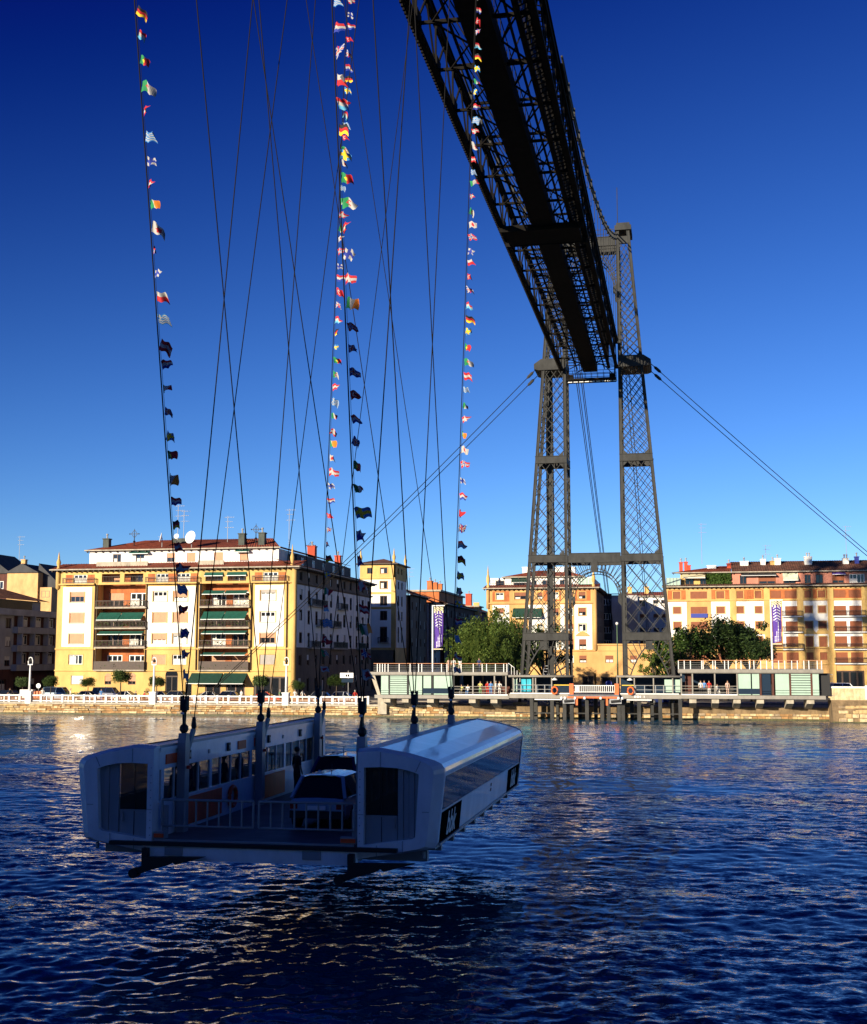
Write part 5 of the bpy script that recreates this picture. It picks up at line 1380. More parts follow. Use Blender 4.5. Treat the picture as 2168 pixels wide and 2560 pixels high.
    for px in (1330, 1381, 1412, 1430, 1468, 1506, 1522, 1548, 1558, 1598, 1651, 1701):
        x = AX(px, YP + .2, 1770); bx('pile', x - .22, x + .22, YP - .1, YP + .45, -2, zf - .5, M_IRON, B)
    for px in (1340, 1395, 1450, 1490, 1580, 1630, 1680):
        x = AX(px, YP + 2.2, 1770); bx('rear_pile', x - .22, x + .22, YP + 2, YP + 2.4, -2, zf - .5, M_IRON, B)
    bx('pile_brace', q(20), q(1690), YP + .46, YP + .6, .75, .9, M_IRON, B)
    for p in (433, 1192):
        m = MB(); 
        pts = [(q(p) + .36 * math.cos(t), YP - .65, zf + .42 + .42 * math.sin(t)) for t in np.linspace(0, 2 * math.pi, 17)]
        m.tube(pts, .105, 8, cap=False); o = m.build('life_ring', M_ORANGEP, None, smooth=True)
        tag(o, 'orange life ring hanging %s of the vehicle gate' % ('left' if p < 800 else 'right'), 'life ring', 'life rings on the landing stage')
    # light marks of the lettering on the stage edge
    for k, (a, b) in enumerate(((1226, 1240), (1250, 1262), (1266, 1276), (1284, 1292), (1322, 1328))): bx('edge_lettering', q(a), q(b), YP - .235, YP - .203, zf - .42, zf - .18, M_SIGNWHT, B)
    for p in (432, 1185): MB().lathe([(.05, .3), (.32, .12), (.36, 0)], (q(p), YP - .2, zc - .35), 10).build('canopy_lamp', M_WPOST, B)
landing()

# ------------------------------------------------------------------ the gondola
GX = -11.42; GY0, GY1 = 33.0, 50.0; GZF = 1.1; GUP = 1.55   # GUP: how far the finished gondola is hoisted
def gondola():
    G = thing('gondola', 'white transporter gondola with two glazed cabins and a car deck hanging above the river', 'gondola', (GX, (GY0 + GY1) / 2, .7))
    # --- car deck
    bx('car_deck', GX - 2.85, GX + 2.85, GY0 + .05, GY1 - .05, GZF - .12, GZF, M_GFLOOR, G)
    for k in range(9): bx('deck_beam', GX - 4.6, GX + 4.6, GY0 + .8 + k * 1.95, GY0 + 1.0 + k * 1.95, .62, GZF - .123, M_GGREY, G)
    for x in (-2.7, 2.7): bx('side_beam', GX + x - .1, GX + x + .1, GY0 + .1, GY1 - .1, .60, GZF - .124, M_GGREY, G)
    for y, s in ((GY0, -1), (GY1, 1)):
        ya, yb = sorted((y + s * .02, y + s * .2))
        bx('end_beam', GX - 2.9, GX + 2.9, ya, yb, .60, .972, M_GWHITE, G)
        bx('bumper', GX - 4.0, GX + 4.0, min(y + s * .1, y + s * .27), max(y + s * .1, y + s * .27), .974, 1.075, M_BLACK, G)
        bx('beam_patch', GX + 1.45, GX + 1.95, min(y + s * .2, y + s * .24), max(y + s * .2, y + s * .24), .73, .95, M_GGREY, G)
        bx('beam_patch', GX - 2.4, GX - 1.9, min(y + s * .2, y + s * .24), max(y + s * .2, y + s * .24), .73, .95, M_GGREY, G)
        bx('deck_edge', GX - 2.8, GX + 2.8, min(y + s * .03, y + s * .1), max(y + s * .03, y + s * .1), GZF - .02, GZF + .03, M_GGREY, G)
        # barrier leaves
        for a, b in ((GX - 2.72, GX - .1), (GX + .06, GX + 2.72)):
            yy = y - s * .3; z0, z1 = 1.44, 2.14
            g = MB().tube([(a, yy, z1), (b, yy, z1)], .035, 8).build('barrier_leaf', M_GGREY, G, smooth=True)
            MB().tube([(a, yy, z0), (b, yy, z0)], .03, 8).build('barrier_rail', M_GGREY, g, smooth=True)
            for k in range(9): x = a + (b - a) * k / 8; MB().tube([(x, yy, z0), (x, yy, z1)], .026 if 0 < k < 8 else .034, 6).build('barrier_bar', M_GGREY, g)
        for x in (-2.66, 2.72):
            bx('barrier_post', GX + x - .07, GX + x + .07, y - s * .38 - .06, y - s * .38 + .06, GZF, 1.98, M_GGREY, G)
            o = bx('warning_lamp', GX + x - .22 + (.04 if x < 0 else -.1), GX + x + .12, min(y - s * .05, y - s * .2), max(y - s * .05, y - s * .2), GZF + .02, GZF + .2, M_GGREY, G)
            bx('orange_reflector', GX + x - .2 + (.04 if x < 0 else -.1), GX + x + .1, min(y + s * .0, y - s * .052), max(y + s * .0, y - s * .052), GZF + .06, GZF + .16, M_ORANGE, o)
        # locking hooks under the end beam
        for x, sg in ((-2.95, 1), (2.75, 1)):
            m = MB(); x0 = GX + x
            m.prism([(x0 - .02, .93), (x0 + .14, .93), (x0 + .14, .70), (x0 + 1.75, .74), (x0 + .95, .52), (x0 + .86, .58), (x0 + .72, .50), (x0 + .30, .38), (x0 - .05, .26), (x0 - .28, .20), (x0 - .28, .36), (x0 - .02, .46)], lambda p: (p[0], y + s * .26, p[1]), lambda p: (p[0], y + s * .44, p[1])); m.build('locking_hook', M_BLACK, G)
            MB().tube([(x0 - .24, y + s * .2, .27), (x0 - .24, y + s * .5, .27)], .13, 10).build('hook_roller', M_BLACK, G)
    # --- cabins
    for sd, nm in ((-1, 'left'), (1, 'right')):
        X = lambda o: GX + sd * o
        prof = [(2.87, .74), (2.87, 3.58), (3.42, 3.62), (4.30, 3.47), (4.92, 3.30), (5.08, 3.22), (5.16, 3.12), (5.18, 3.02), (5.155, 2.82)]   # inner foot .. roof .. shoulder
        wtop, wbot = (5.165, 2.90), (5.06, 2.02)
        base = [(5.05, 2.00), (4.96, 1.10), (4.90, .99), (4.7, .93), (2.95, .72)]
        # roof in panels
        seams = np.linspace(GY0 + .32, GY1 - .32, 8)
        for k in range(7):
            m = MB(); rp = [(3.42, 3.62), (4.30, 3.47), (4.92, 3.30), (5.08, 3.22), (5.16, 3.12), (5.18, 3.02), (5.16, 2.90)]
            ya, yb = seams[k] + .012, seams[k + 1] - .012
            for i in range(len(rp) - 1):
                (o0, z0), (o1, z1) = rp[i], rp[i + 1]
                m.face([(X(o0), ya, z0), (X(o1), ya, z1), (X(o1), yb, z1), (X(o0), yb, z0)])
                m.face([(X(o0), ya, z0 - .06), (X(o1) - sd * .05, ya, z1 - .06), (X(o1) - sd * .05, yb, z1 - .06), (X(o0), yb, z0 - .06)])
            o = m.build('roof_panel', M_GWHITE, G, fix=False); 
        bx('roof_gutter', min(X(2.87), X(3.418)), max(X(2.87), X(3.418)), GY0 + .3, GY1 - .3, 3.50, 3.59, M_GGREY, G)
        m = MB()
        for i in range(len(prof) - 3):
            pass
        bx('roof_lining', min(X(3.0), X(5.0)), max(X(3.0), X(5.0)), GY0 + .35, GY1 - .35, 3.14, 3.18, M_GPANEL, G)
        # outer window ribbon of large panes and lower side panels
        n = 6; ys = np.linspace(GY0 + .42, GY1 - .42, n + 1)
        for k in range(n):
            m = MB(); a, b = ys[k] + .015, ys[k + 1] - .015
            q4 = [(X(wbot[0]), a, wbot[1]), (X(wbot[0]), b, wbot[1]), (X(wtop[0]), b, wtop[1]), (X(wtop[0]), a, wtop[1])]
            m.face(q4); m.face([(p[0] - sd * .03, p[1], p[2]) for p in q4])
            for i in range(4): m.face([q4[i], q4[(i + 1) % 4], (q4[(i + 1) % 4][0] - sd * .03, *q4[(i + 1) % 4][1:]), (q4[i][0] - sd * .03, *q4[i][1:])])
            m.build('window_pane', M_GGLASS if sd > 0 else M_CLEAR, G)
            m = MB(); a, b = ys[k] + .006, ys[k + 1] - .006
            bp = [(5.055, 2.0), (4.98, 1.18), (4.93, 1.07), (4.75, 1.02)]
            for i in range(3): m.face([(X(bp[i][0]), a, bp[i][1]), (X(bp[i][0]), b, bp[i][1]), (X(bp[i + 1][0]), b, bp[i + 1][1]), (X(bp[i + 1][0]), a, bp[i + 1][1])])
            m.build('side_panel', M_GWHITE, G, fix=False)
        bx('side_backing', min(X(4.70), X(4.9)), max(X(4.70), X(4.9)), GY0 + .35, GY1 - .35, 1.0, 2.0, M_GPANEL, G)
        m = MB(); m.prism([(4.92, 1.05), (4.75, 1.0), (2.9, .70), (2.9, .76), (4.75, 1.04)], lambda p: (X(p[0]), GY0 + .3, p[1]), lambda p: (X(p[0]), GY1 - .3, p[1])); m.build('cabin_underside', M_GGREY, G)
        bx('cabin_floor', min(X(2.9), X(4.85)), max(X(2.9), X(4.85)), GY0 + .3, GY1 - .3, 1.02, 1.08, M_GFLOOR, G)
        # inner wall: lower boards, window openings, fascia
        bx('inner_wall', min(X(2.87), X(2.93)), max(X(2.87), X(2.93)), GY0 + .32, GY1 - .32, .76, 2.06, M_GWHITE if sd < 0 else M_GPANEL, G)
        bx('fascia', min(X(2.85), X(2.93)), max(X(2.85), X(2.93)), GY0 + .32, GY1 - .32, 2.93, 3.498, M_GWHITE, G)
        bx('rub_rail', min(X(4.985), X(5.03)), max(X(4.985), X(5.03)), GY0 + .36, GY1 - .36, 1.10, 1.16, M_GGREY, G)
        bx('fascia_lip', min(X(2.80), X(2.848)), max(X(2.80), X(2.848)), GY0 + .32, GY1 - .32, 3.44, 3.53, M_GWHITE, G)
        bx('inner_sill', min(X(2.83), X(2.868)), max(X(2.83), X(2.868)), GY0 + .32, GY1 - .32, 2.03, 2.09, M_GWHITE, G)
        y = GY0 + .5; k = 0
        while y < GY1 - .4:
            wd = .20 if k % 4 == 0 else .05
            bx('mullion', min(X(2.86), X(2.93)), max(X(2.86), X(2.93)), y, y + wd, 2.061, 2.929, M_GWHITE, G)
            step = .92
            bx('inner_pane', min(X(2.89), X(2.90)), max(X(2.89), X(2.90)), y + wd, y + step, 2.062, 2.928, M_CLEAR, G)
            y += step; k += 1
        for yy, L in ((GY0 + .75, .75), (GY0 + 6.6, .75), (GY0 + 8.2, .8), (GY0 + 15.6, .6)):
            bx('orange_sign', min(X(2.82), X(2.848)), max(X(2.82), X(2.848)), yy, yy + L, 3.05, 3.32, M_ORANGE, G)
        for yy in (GY0 + 2.3, GY0 + 5.6, GY0 + 9.6, GY0 + 13.3):
            s_ = bx('loudspeaker', min(X(2.79), X(2.848)), max(X(2.79), X(2.848)), yy, yy + .2, 3.07, 3.33, M_BLACK, G)
            bx('loudspeaker_grille', min(X(2.775), X(2.789)), max(X(2.775), X(2.789)), yy + .05, yy + .15, 3.14, 3.26, M_GGREY, s_)
        for yy in (GY0 + 4.0, GY0 + 11.3): bx('small_vent', min(X(2.82), X(2.848)), max(X(2.82), X(2.848)), yy, yy + .1, 3.12, 3.24, M_GPANEL, G)
        for yy, L in ((GY0 + 2.1, 3.1), (GY0 + 9.0, 2.6)): bx('orange_board', min(X(2.83), X(2.868)), max(X(2.83), X(2.868)), yy, yy + L, 1.2, 1.98, M_ORANGE, G)
        for yy in (GY0 + 6.1,):
            m = MB(); m.tube([(X(2.80), yy + .3 * math.cos(t), 1.62 + GUP + .3 * math.sin(t)) for t in np.linspace(0, 2 * math.pi, 17)], .07, 8, cap=False)
            tag(m.build('life_ring', M_ORANGE, None, smooth=True), 'orange life ring on the inner wall of the %s cabin' % nm, 'life ring', 'life rings on the gondola')
        # end frames with chamfered rim, door and folding screen
        for y, s in ((GY0, -1), (GY1, 1)):
            out = [(2.86, .72), (2.86, 3.60), (3.42, 3.64), (4.30, 3.49), (4.92, 3.32), (5.10, 3.23), (5.18, 3.12), (5.19, 3.0), (4.99, 1.20), (4.92, 1.06), (4.7, 1.0)]
            mid = [(2.88, .75), (2.88, 3.52), (3.42, 3.55), (4.22, 3.42), (4.72, 3.25), (4.86, 3.17), (4.92, 3.07), (4.93, 2.97), (4.74, 1.24), (4.68, 1.12), (4.52, 1.05)]
            inn = [(3.05, 1.12), (3.05, 3.12), (3.52, 3.14), (3.95, 3.12), (4.25, 3.06), (4.42, 3.01), (4.52, 2.97), (4.53, 2.93), (4.44, 1.38), (4.42, 1.34), (4.34, 1.3)]
            m = MB(); N = len(out)
            rings = [[(X(o), y - s * .36, z) for o, z in out], [(X(o), y - s * .22, z) for o, z in out], [(X(o), y, z) for o, z in mid], [(X(o), y, z) for o, z in inn], [(X(o), y - s * .2, z) for o, z in inn]]
            for a in range(4):
                for i in range(N): m.face([rings[a][i], rings[a][(i + 1) % N], rings[a + 1][(i + 1) % N], rings[a + 1][i]])
            m.build('end_frame', M_GWHITE, G)
            yb = y - s * .19
            def eb(name, o0, o1, z0, z1, d0, d1, mm, par):
                a, b = sorted((X(o0), X(o1))); c, d = sorted((yb - s * d0, yb - s * d1)); return bx(name, a, b, c, d, z0, z1, mm, par)
            dr = eb('door', 3.06, 3.92, 1.13, 1.85, .0, .05, M_GPANEL, G)
            eb('door_glass', 3.06, 3.92, 1.85, 3.13, .02, .04, M_DOORGL, dr)
            eb('door_rail', 3.06, 3.92, 1.83, 1.87, -.02, .0, M_GGREY, dr)
            for k in range(4):
                o0 = 3.94 + k * .15; eb('screen_leaf', o0, o0 + .14, 1.16 + k * .02, 3.10 - k * .035, -.03 + .02 * (k % 2), .03, M_GPANEL, G)
            # joints between the pressed panels of the rim, door furniture and a row of screws
            for (o0, z0, o1, z1) in ((2.9, 1.9, 3.04, 1.9), (4.62, 2.0, 4.80, 2.0), (3.5, 3.15, 3.5, 3.53), (4.45, 3.03, 4.58, 3.30), (3.4, .8, 3.4, 1.11), (4.1, .9, 4.1, 1.25)):
                MB().bar((X(o0), y + s * .004, z0), (X(o1), y + s * .004, z1), .014, .014).build('panel_joint', M_GGREY, G)
            sc_ = MB()
            for k in range(10):
                zz = 1.2 + k * .2; sc_.box(min(X(2.93), X(2.955)), max(X(2.93), X(2.955)), min(y, y + s * .008), max(y, y + s * .008), zz, zz + .025)
            tag(sc_.build('screw_heads', M_GGREY, G), kind='stuff')
            eb('door_handle', 3.80, 3.86, 1.55, 1.80, -.06, -.02, M_GGREY, dr); eb('door_seam', 3.485, 3.50, 1.14, 3.12, -.012, -.001, M_BLACK, dr)
            # drain spigot
            MB().tube([(X(4.6), y - s * .3, .95), (X(4.6), y - s * .3, .78)], .05, 8).build('drain_spigot', M_GGREY, G)
        # black advertising plates with white lettering, low on the outer side
        if True:
            up = Vector((X(5.055) - X(4.96), 0, .92)).normalized(); yv = Vector((0, sd * 1.0, 0)); nv = yv.cross(up).normalized()
            for a, L in ((GY0 + .46, 3.1), (GY1 - 3.6, 3.1)):
                m = MB(); c0 = Vector((X(4.968), 0, 1.13)); e = nv * .008
                p = [c0 + e + Vector((0, a, 0)), c0 + e + Vector((0, a + L, 0)), c0 + e + up * .82 + Vector((0, a + L, 0)), c0 + e + up * .82 + Vector((0, a, 0))]
                m.face(p); m.face([v - nv * .006 for v in p]); pl = m.build('black_plate', M_SIGNBLK, G)
                cu = bpy.data.curves.new('lettering', 'FONT'); cu.body = 'bbk'; cu.size = .88; cu.shear = .2; cu.offset = .016; cu.extrude = .003; cu.align_x = 'CENTER'
                tmp = bpy.data.objects.new('tmp', cu); COL.objects.link(tmp); dg = bpy.context.evaluated_depsgraph_get(); me = bpy.data.meshes.new_from_object(tmp.evaluated_get(dg)); bpy.data.objects.remove(tmp)
                me.materials.clear(); me.materials.append(M_SIGNWHT)
                o = bpy.data.objects.new('lettering', me); c = c0 + nv * .016 + up * .13 + Vector((0, a + L / 2, 0))
                M = Matrix(((yv.x, up.x, nv.x, c.x), (yv.y, up.y, nv.y, c.y), (yv.z, up.z, nv.z, c.z), (0, 0, 0, 1))); link(o, pl, M)
            for zz in (1.62, 1.78): 
                c = Vector((X(4.968), GY0 + 9.2, 1.13)) + nv * .01 + up * (zz - 1.13); m = MB(); m.face([c, c + Vector((0, .22, 0)), c + Vector((0, .22, 0)) + up * .1, c + up * .1]); m.build('small_notice', M_DKBRICK, G, fix=False)
        # hanger posts along the inner wall
        for i, yp in enumerate((34.65, 41.4, 48.28) if sd < 0 else (34.08, 40.98, 47.70)):
            m = MB(); xp = X(2.93 if sd < 0 else 2.82) + (.0 if sd > 0 else .0); xp = -14.35 if sd < 0 else -8.6
            xq = xp + (.24 if sd < 0 else -.1)
            m.prism([(-.16, GZF), (-.16, 3.6), (-.1, 3.86), (.1, 3.86), (.16, 3.6), (.16, GZF)], lambda p: (xq - .12, yp + p[0], p[1]), lambda p: (xq + .12, yp + p[0], p[1]))
            ho = m.build('hanger_post', M_GGREY, G)
            m = MB(); m.bar((xq, yp + .1, 3.1), (xq + (.12 if sd < 0 else -.12), yp + .42, 3.95), .12, .1); m.build('side_arm', M_GGREY, ho)
            bx('red_marker', xq - .05, xq + .22, yp - .05, yp + .05, 2.86, 2.95, M_RED, ho)
            t = MB()
            t.tube([(xq, yp, 3.84), (xq, yp, 3.95), (xq, yp, 4.05), (xq, yp, 4.12)], [.05, .13, .12, .06], 10)
            for e in (-.07, .07): t.tube([(xq, yp + e * .6, 4.08), (xq, yp + e, 4.45)], .035, 6)
            t.lathe([(.05, 0), (.10, .1), (.11, .34), (.08, .4)], (xq, yp, 4.42), 10)
            for dx in (-.075, .075):
                for dy in (-.075, .075): t.tube([(xq + dx, yp + dy, 4.5), (xq + dx, yp + dy, 4.92)], .034, 6)
            t.build('turnbuckle', M_BLACK, ho)
            bx('turnbuckle_tag', xq - .05, xq + .05, yp - .17, yp - .155, 4.40, 4.46, M_WPOST, ho)
            s2 = MB(); xx = xq + (.12 if sd < 0 else -.12); s2.tube([(xx, yp + .42, 3.9), (xx, yp + .44, 4.05), (xx, yp + .44, 4.3)], [.04, .085, .05], 8); s2.build('arm_socket', M_BLACK, ho)
    G.matrix_basis = Matrix.Translation((0, 0, GUP)) @ G.matrix_basis
gondola()
GZF += GUP

HANG = {}
def hangers():
    lab = {('L', 0): 'near left', ('L', 1): 'middle left', ('L', 2): 'far left', ('R', 0): 'near right', ('R', 1): 'middle right', ('R', 2): 'far right'}
    base = {'L': (-14.11, (34.65, 41.4, 48.28)), 'R': (-8.7, (34.08, 40.98, 47.70))}
    fore = {'L': ((26.16, 42.80), (29.65, 49.62), (36.31, 53.56)), 'R': ((25.95, 43.03), (29.15, 49.23), (35.88, 54.76))}
    cross = {'L': (32.55, 39.25, 46.05), 'R': (31.85, 39.15, 46.35)}
    tx = {'L': -14.4, 'R': -8.55}
    for s in 'LR':
        x, ys = base[s]
        for i, y in enumerate(ys):
            for k, ty in enumerate(fore[s][i]):
                a = (x, y + (-.1, .1)[k], 4.85 + GUP); b = (tx[s], ty, 44.2)
                rope('hanger_cable', 'hanger cable from the %s gondola post, leaning %s' % (lab[(s, i)], ('to the near bank', 'to the far bank')[k]), [a, b], .018, group='gondola hanger cables')
                HANG[(s, i, k)] = (Vector(a), Vector(b))
            o = 'R' if s == 'L' else 'L'
            xx = x + (.12 if s == 'L' else -.12)
            rope('hanger_cable', 'diagonal sway cable crossing over from the %s gondola post' % lab[(s, i)], [(xx, y + .44, 4.25 + GUP), (tx[o], cross[s][i], 44.2)], .014, group='gondola hanger cables')
    # carriage running under the girder, above the picture
    C = thing('hanger_carriage', 'wheeled carriage under the girder that carries the hanger cables', 'carriage', (-11.4, 40, 44.2))
    for x in (-14.4, -8.55): bx('carriage_beam', x - .12, x + .12, 24, 57, 44.2, 44.5, M_IRONSHADE, C)
    for y in (25, 33, 41, 49, 56): bx('carriage_cross_beam', -14.28, -8.67, y - .12, y + .12, 44.22, 44.44, M_IRONSHADE, C)
hangers()

# ------------------------------------------------------------------ flags on the corner hangers
FC = {n: mat('flag_' + n, c, 0.8) for n, c in dict(red=(0.45, 0.012, 0.02), white=(0.42, 0.41, 0.39), blue=(0.015, 0.035, 0.30), light_blue=(0.10, 0.42, 0.65), sky=(0.03, 0.20, 0.50),
      green=(0.01, 0.22, 0.07), yellow=(0.80, 0.52, 0.02), black=(0.01, 0.01, 0.01), orange=(0.80, 0.24, 0.02), maroon=(0.18, 0.01, 0.02)).items()}
def tri_h(a, b, c): return lambda u, v: (c, b, a)[min(2, int(v * 3))]
def tri_v(a, b, c): return lambda u, v: (a, b, c)[min(2, int(u * 3))]
def nordic(bg, cr, inner=None):
    def f(u, v):
        du, dv = abs(u - .36), abs(v - .5)
        if inner and (du < .05 or dv < .07): return inner
        return cr if du < .1 or dv < .13 else bg
    return f
def greek(u, v):
    if u < .4 and v > .44: return 'white' if abs(u - .2) < .05 or abs(v - .72) < .07 else 'sky'
    return 'sky' if int(v * 9) % 2 == 0 else 'white'
def jack(u, v):
    x, y = u - .5, v - .5
    if abs(x) < .06 or abs(y) < .09: return 'red'
    if abs(x) < .12 or abs(y) < .17: return 'white'
    if abs(abs(x) - abs(y)) < .09: return 'white'
    return 'blue'
disc = lambda bg, c, r=.27: (lambda u, v: c if (u - .5) ** 2 * 1.4 + (v - .5) ** 2 < r * r else bg)
def crescent(u, v):
    a = (u - .4) ** 2 * 1.4 + (v - .5) ** 2; b = (u - .47) ** 2 * 1.4 + (v - .5) ** 2
    return 'white' if a < .075 and b > .045 else 'red'
def algeria(u, v):
    a = (u - .5) ** 2 * 1.4 + (v - .5) ** 2; b = (u - .57) ** 2 * 1.4 + (v - .5) ** 2
    return 'red' if a < .07 and b > .04 else ('green' if u < .45 else 'white')
DES = [('black, red and gold striped', tri_h('black', 'red', 'yellow')), ('red, white and light blue striped', tri_h('red', 'white', 'light_blue')), ('sky blue flag with yellow cross', nordic('sky', 'yellow')),
       ('green and red flag with yellow disc', lambda u, v: 'yellow' if (u - .4) ** 2 * 1.4 + (v - .5) ** 2 < .025 else ('green' if u < .4 else 'red')), ('green and white crescent', algeria), ('red, white and red striped', tri_h('red', 'white', 'red')),
       ('blue and white striped', greek), ('white flag with blue cross', nordic('white', 'blue')), ('red flag with white cross', nordic('red', 'white')), ('green, white and orange', tri_v('green', 'white', 'orange')),
       ('white flag with red disc', disc('white', 'red')), ('red flag with blue and white cross', nordic('red', 'white', 'blue')), ('red, white and blue striped', tri_h('red', 'white', 'blue')), ('plain red crescent', crescent),
       ('red, white and blue union', jack), ('green, white and red', tri_v('green', 'white', 'red')), ('blue flag with red and white cross', nordic('blue', 'white', 'red')), ('white and red', lambda u, v: 'white' if v > .5 else 'red')]
FM = []
def flag_meshes():
    NU, NV = 12, 9
    for di, (nm, fn) in enumerate(DES):
        names = []
        for var in range(4):
            m = MB(); mats = []
            ph = random.uniform(0, 6); amp = random.uniform(.03, .10); sag = random.uniform(.0, .25); tap = random.uniform(-.05, .55); ln = random.uniform(.26, .40); tw = random.uniform(-.8, .8); cu = random.uniform(0, 1.2)
            def P(u, v):
                w_ = .29 * (v - .5) * (1 - tap * u ** 1.2); a_ = tw * u * u
                x = ln * (math.sin(cu * u) / cu if cu > .05 else u); y0_ = ln * ((1 - math.cos(cu * u)) / cu if cu > .05 else 0)
                return (x, y0_ + amp * math.sin(u * 7 + v * 2.2 + ph) * (u ** .7) + w_ * math.sin(a_), w_ * math.cos(a_) - sag * u * u * .7 + .03 * math.sin(u * 9 + ph))
            for i in range(NU):
                for j in range(NV):
                    c = fn((i + .5) / NU, (j + .5) / NV)
                    if c not in mats: mats.append(c)
                    m.cur = mats.index(c)
                    m.face([P(i / NU, j / NV), P((i + 1) / NU, j / NV), P((i + 1) / NU, (j + 1) / NV), P(i / NU, (j + 1) / NV)])
            me = m.mesh('flag', [FC[c] for c in mats], fix=False)
            FM.append((nm, me))
flag_meshes()
ONES = ['', 'first', 'second', 'third', 'fourth', 'fifth', 'sixth', 'seventh', 'eighth', 'ninth', 'tenth', 'eleventh', 'twelfth', 'thirteenth', 'fourteenth', 'fifteenth', 'sixteenth', 'seventeenth', 'eighteenth', 'nineteenth']
def ordn(n):
    if n < 20: return ONES[n]
    t = {2: 'twent', 3: 'thirt', 4: 'fort', 5: 'fift'}[n // 10]
    return t + 'ieth' if n % 10 == 0 else t + 'y-' + ONES[n % 10]
def flags():
    seq = {('L', 0, 0): [10, 14, 7, 13, 6, 8, 5, 0, 12, 9, 3, 2, 16, 15, 12, 5, 6, 17, 7, 11, 10, 9, 5, 7, 6, 5, 4, 3, 1, 0, 1, 14, 13],
           ('R', 0, 0): [10, 11, 9, 5, 8, 12, 7, 2, 15, 3, 16, 12, 13, 16, 16, 11, 9, 8, 7, 5, 4, 3, 2, 0, 1, 17, 14, 12, 6, 10, 9, 3],
           ('L', 2, 1): [10, 4, 13, 6, 1, 15, 2, 0, 12, 14, 13, 12, 7, 8, 10, 9, 8, 15, 6, 5, 4, 3, 2, 0, 1, 14, 13, 12, 7, 11, 10, 9, 8, 15, 6, 5],
           ('R', 2, 1): [10, 8, 6, 12, 2, 15, 2, 0, 1, 14, 13, 12, 7, 11, 10, 9, 8, 15, 6, 5, 4, 3, 2, 0, 1, 14, 13, 17, 7, 11, 10, 4, 8, 15, 6, 5]}
    nm = {('L', 0, 0): ('near left', 26), ('R', 0, 0): ('near right', 25.5), ('L', 2, 1): ('far left', 37.5), ('R', 2, 1): ('far right', 38.5)}
    for key, s in seq.items():
        a, b = HANG[key]; d = (b - a).normalized(); line, zt = nm[key]
        rp = MB().tube([a + Vector((.06, -.03, 0)), b + Vector((.06, -.03, 0))], .006, 5).build('flag_line', M_CABLE); tag(rp, 'thin line carrying the flags along the %s hanger' % line, 'cord', 'flag lines')
        k = 0; z = 7.1
        while z < zt:
            t = (z - a.z) / (b.z - a.z); p = a + (b - a) * t + Vector((.06, -.03, 0))
            di = s[k % len(s)]; name, me = FM[di * 4 + random.randrange(4)]
            o = bpy.data.objects.new('flag', me)
            tilt = math.atan2(d.y, d.z)
            M = Matrix.Translation(p) @ Matrix.Rotation(random.uniform(-1.0, .5), 4, 'Z') @ Matrix.Rotation(random.uniform(-.35, .35), 4, 'Y') @ Matrix.Scale(random.uniform(.78, 1.12), 4)
            link(o, None, M)
            nmf = name if 'flag' in name else name + ' flag'
            tag(o, '%s, %s up the %s flag line' % (nmf, ordn(k + 1), line), 'flag', 'flags strung on the hanger cables')
            z += .62 * random.uniform(.9, 1.1); k += 1
flags()

# ------------------------------------------------------------------ trees
def leaves(mb, centre, rad, n, size, squash=(1, 1, 1), droop=0.0):
    for _ in range(n):
        v = rng.normal(size=3); v /= np.linalg.norm(v); r = rad * (rng.random() ** .45)
        c = Vector((centre[0] + v[0] * r * squash[0], centre[1] + v[1] * r * squash[1], centre[2] + v[2] * r * squash[2]))
        a = Vector(rng.normal(size=3)).normalized()
        if droop: a = (a * (1 - droop) + Vector((0, 0, -1)) * droop).normalized()
        b = a.orthogonal().normalized(); s = size * rng.uniform(.6, 1.3)
        mb.face([c - a * s, c + b * s * .45, c + a * s, c - b * s * .45])
def tree(name, label, x, y, z0, h, r, m, clumps, per, size, group, willow=False, trunk_h=None):
    T = thing(name, label, 'tree', (x, y, z0), group)
    th = trunk_h or h * .4
    tr = MB().tube([(x, y, z0 - .2), (x + .1, y, z0 + th * .5), (x, y + .1, z0 + th)], [.035 * h, .026 * h, .018 * h], 8)
    cl = []
    for k in range(clumps):
        a = rng.uniform(0, 6.28); ph = math.acos(rng.uniform(-.45, 1)); rr = r * (rng.uniform(.45, .92) if rng.random() < .82 else rng.uniform(.95, 1.15))
        c = (x + rr * math.sin(ph) * math.cos(a), y + rr * math.sin(ph) * math.sin(a), z0 + th + (h - th) * .42 + (h - th) * .5 * math.cos(ph) * rr / r)
        cl.append(c)
    for c in cl[::3]: tr.tube([(x, y, z0 + th * .8), ((x + c[0]) / 2, (y + c[1]) / 2, (z0 + th + c[2]) / 2), c], [.014 * h, .009 * h, .004 * h], 5)
    tr.build('trunk', M_TRUNK, T, smooth=True)
    cr = MB()
    for c in cl:
        leaves(cr, c, r * rng.uniform(.13, .34), per, size, (1, 1, 1.25 if willow else .8), .55 if willow else 0)
        if willow:
            for q in range(5):
                px, py = c[0] + rng.normal() * r * .12, c[1] + rng.normal() * r * .12; L = rng.uniform(.8, 2.6)
                for s in range(16):
                    leaves(cr, (px + rng.normal() * .12, py + rng.normal() * .12, c[2] - L * s / 16), .16, 3, size * .8, (1, 1, 1), .75)
    tag(cr.build('crown', m, T, fix=False), None)
    return T
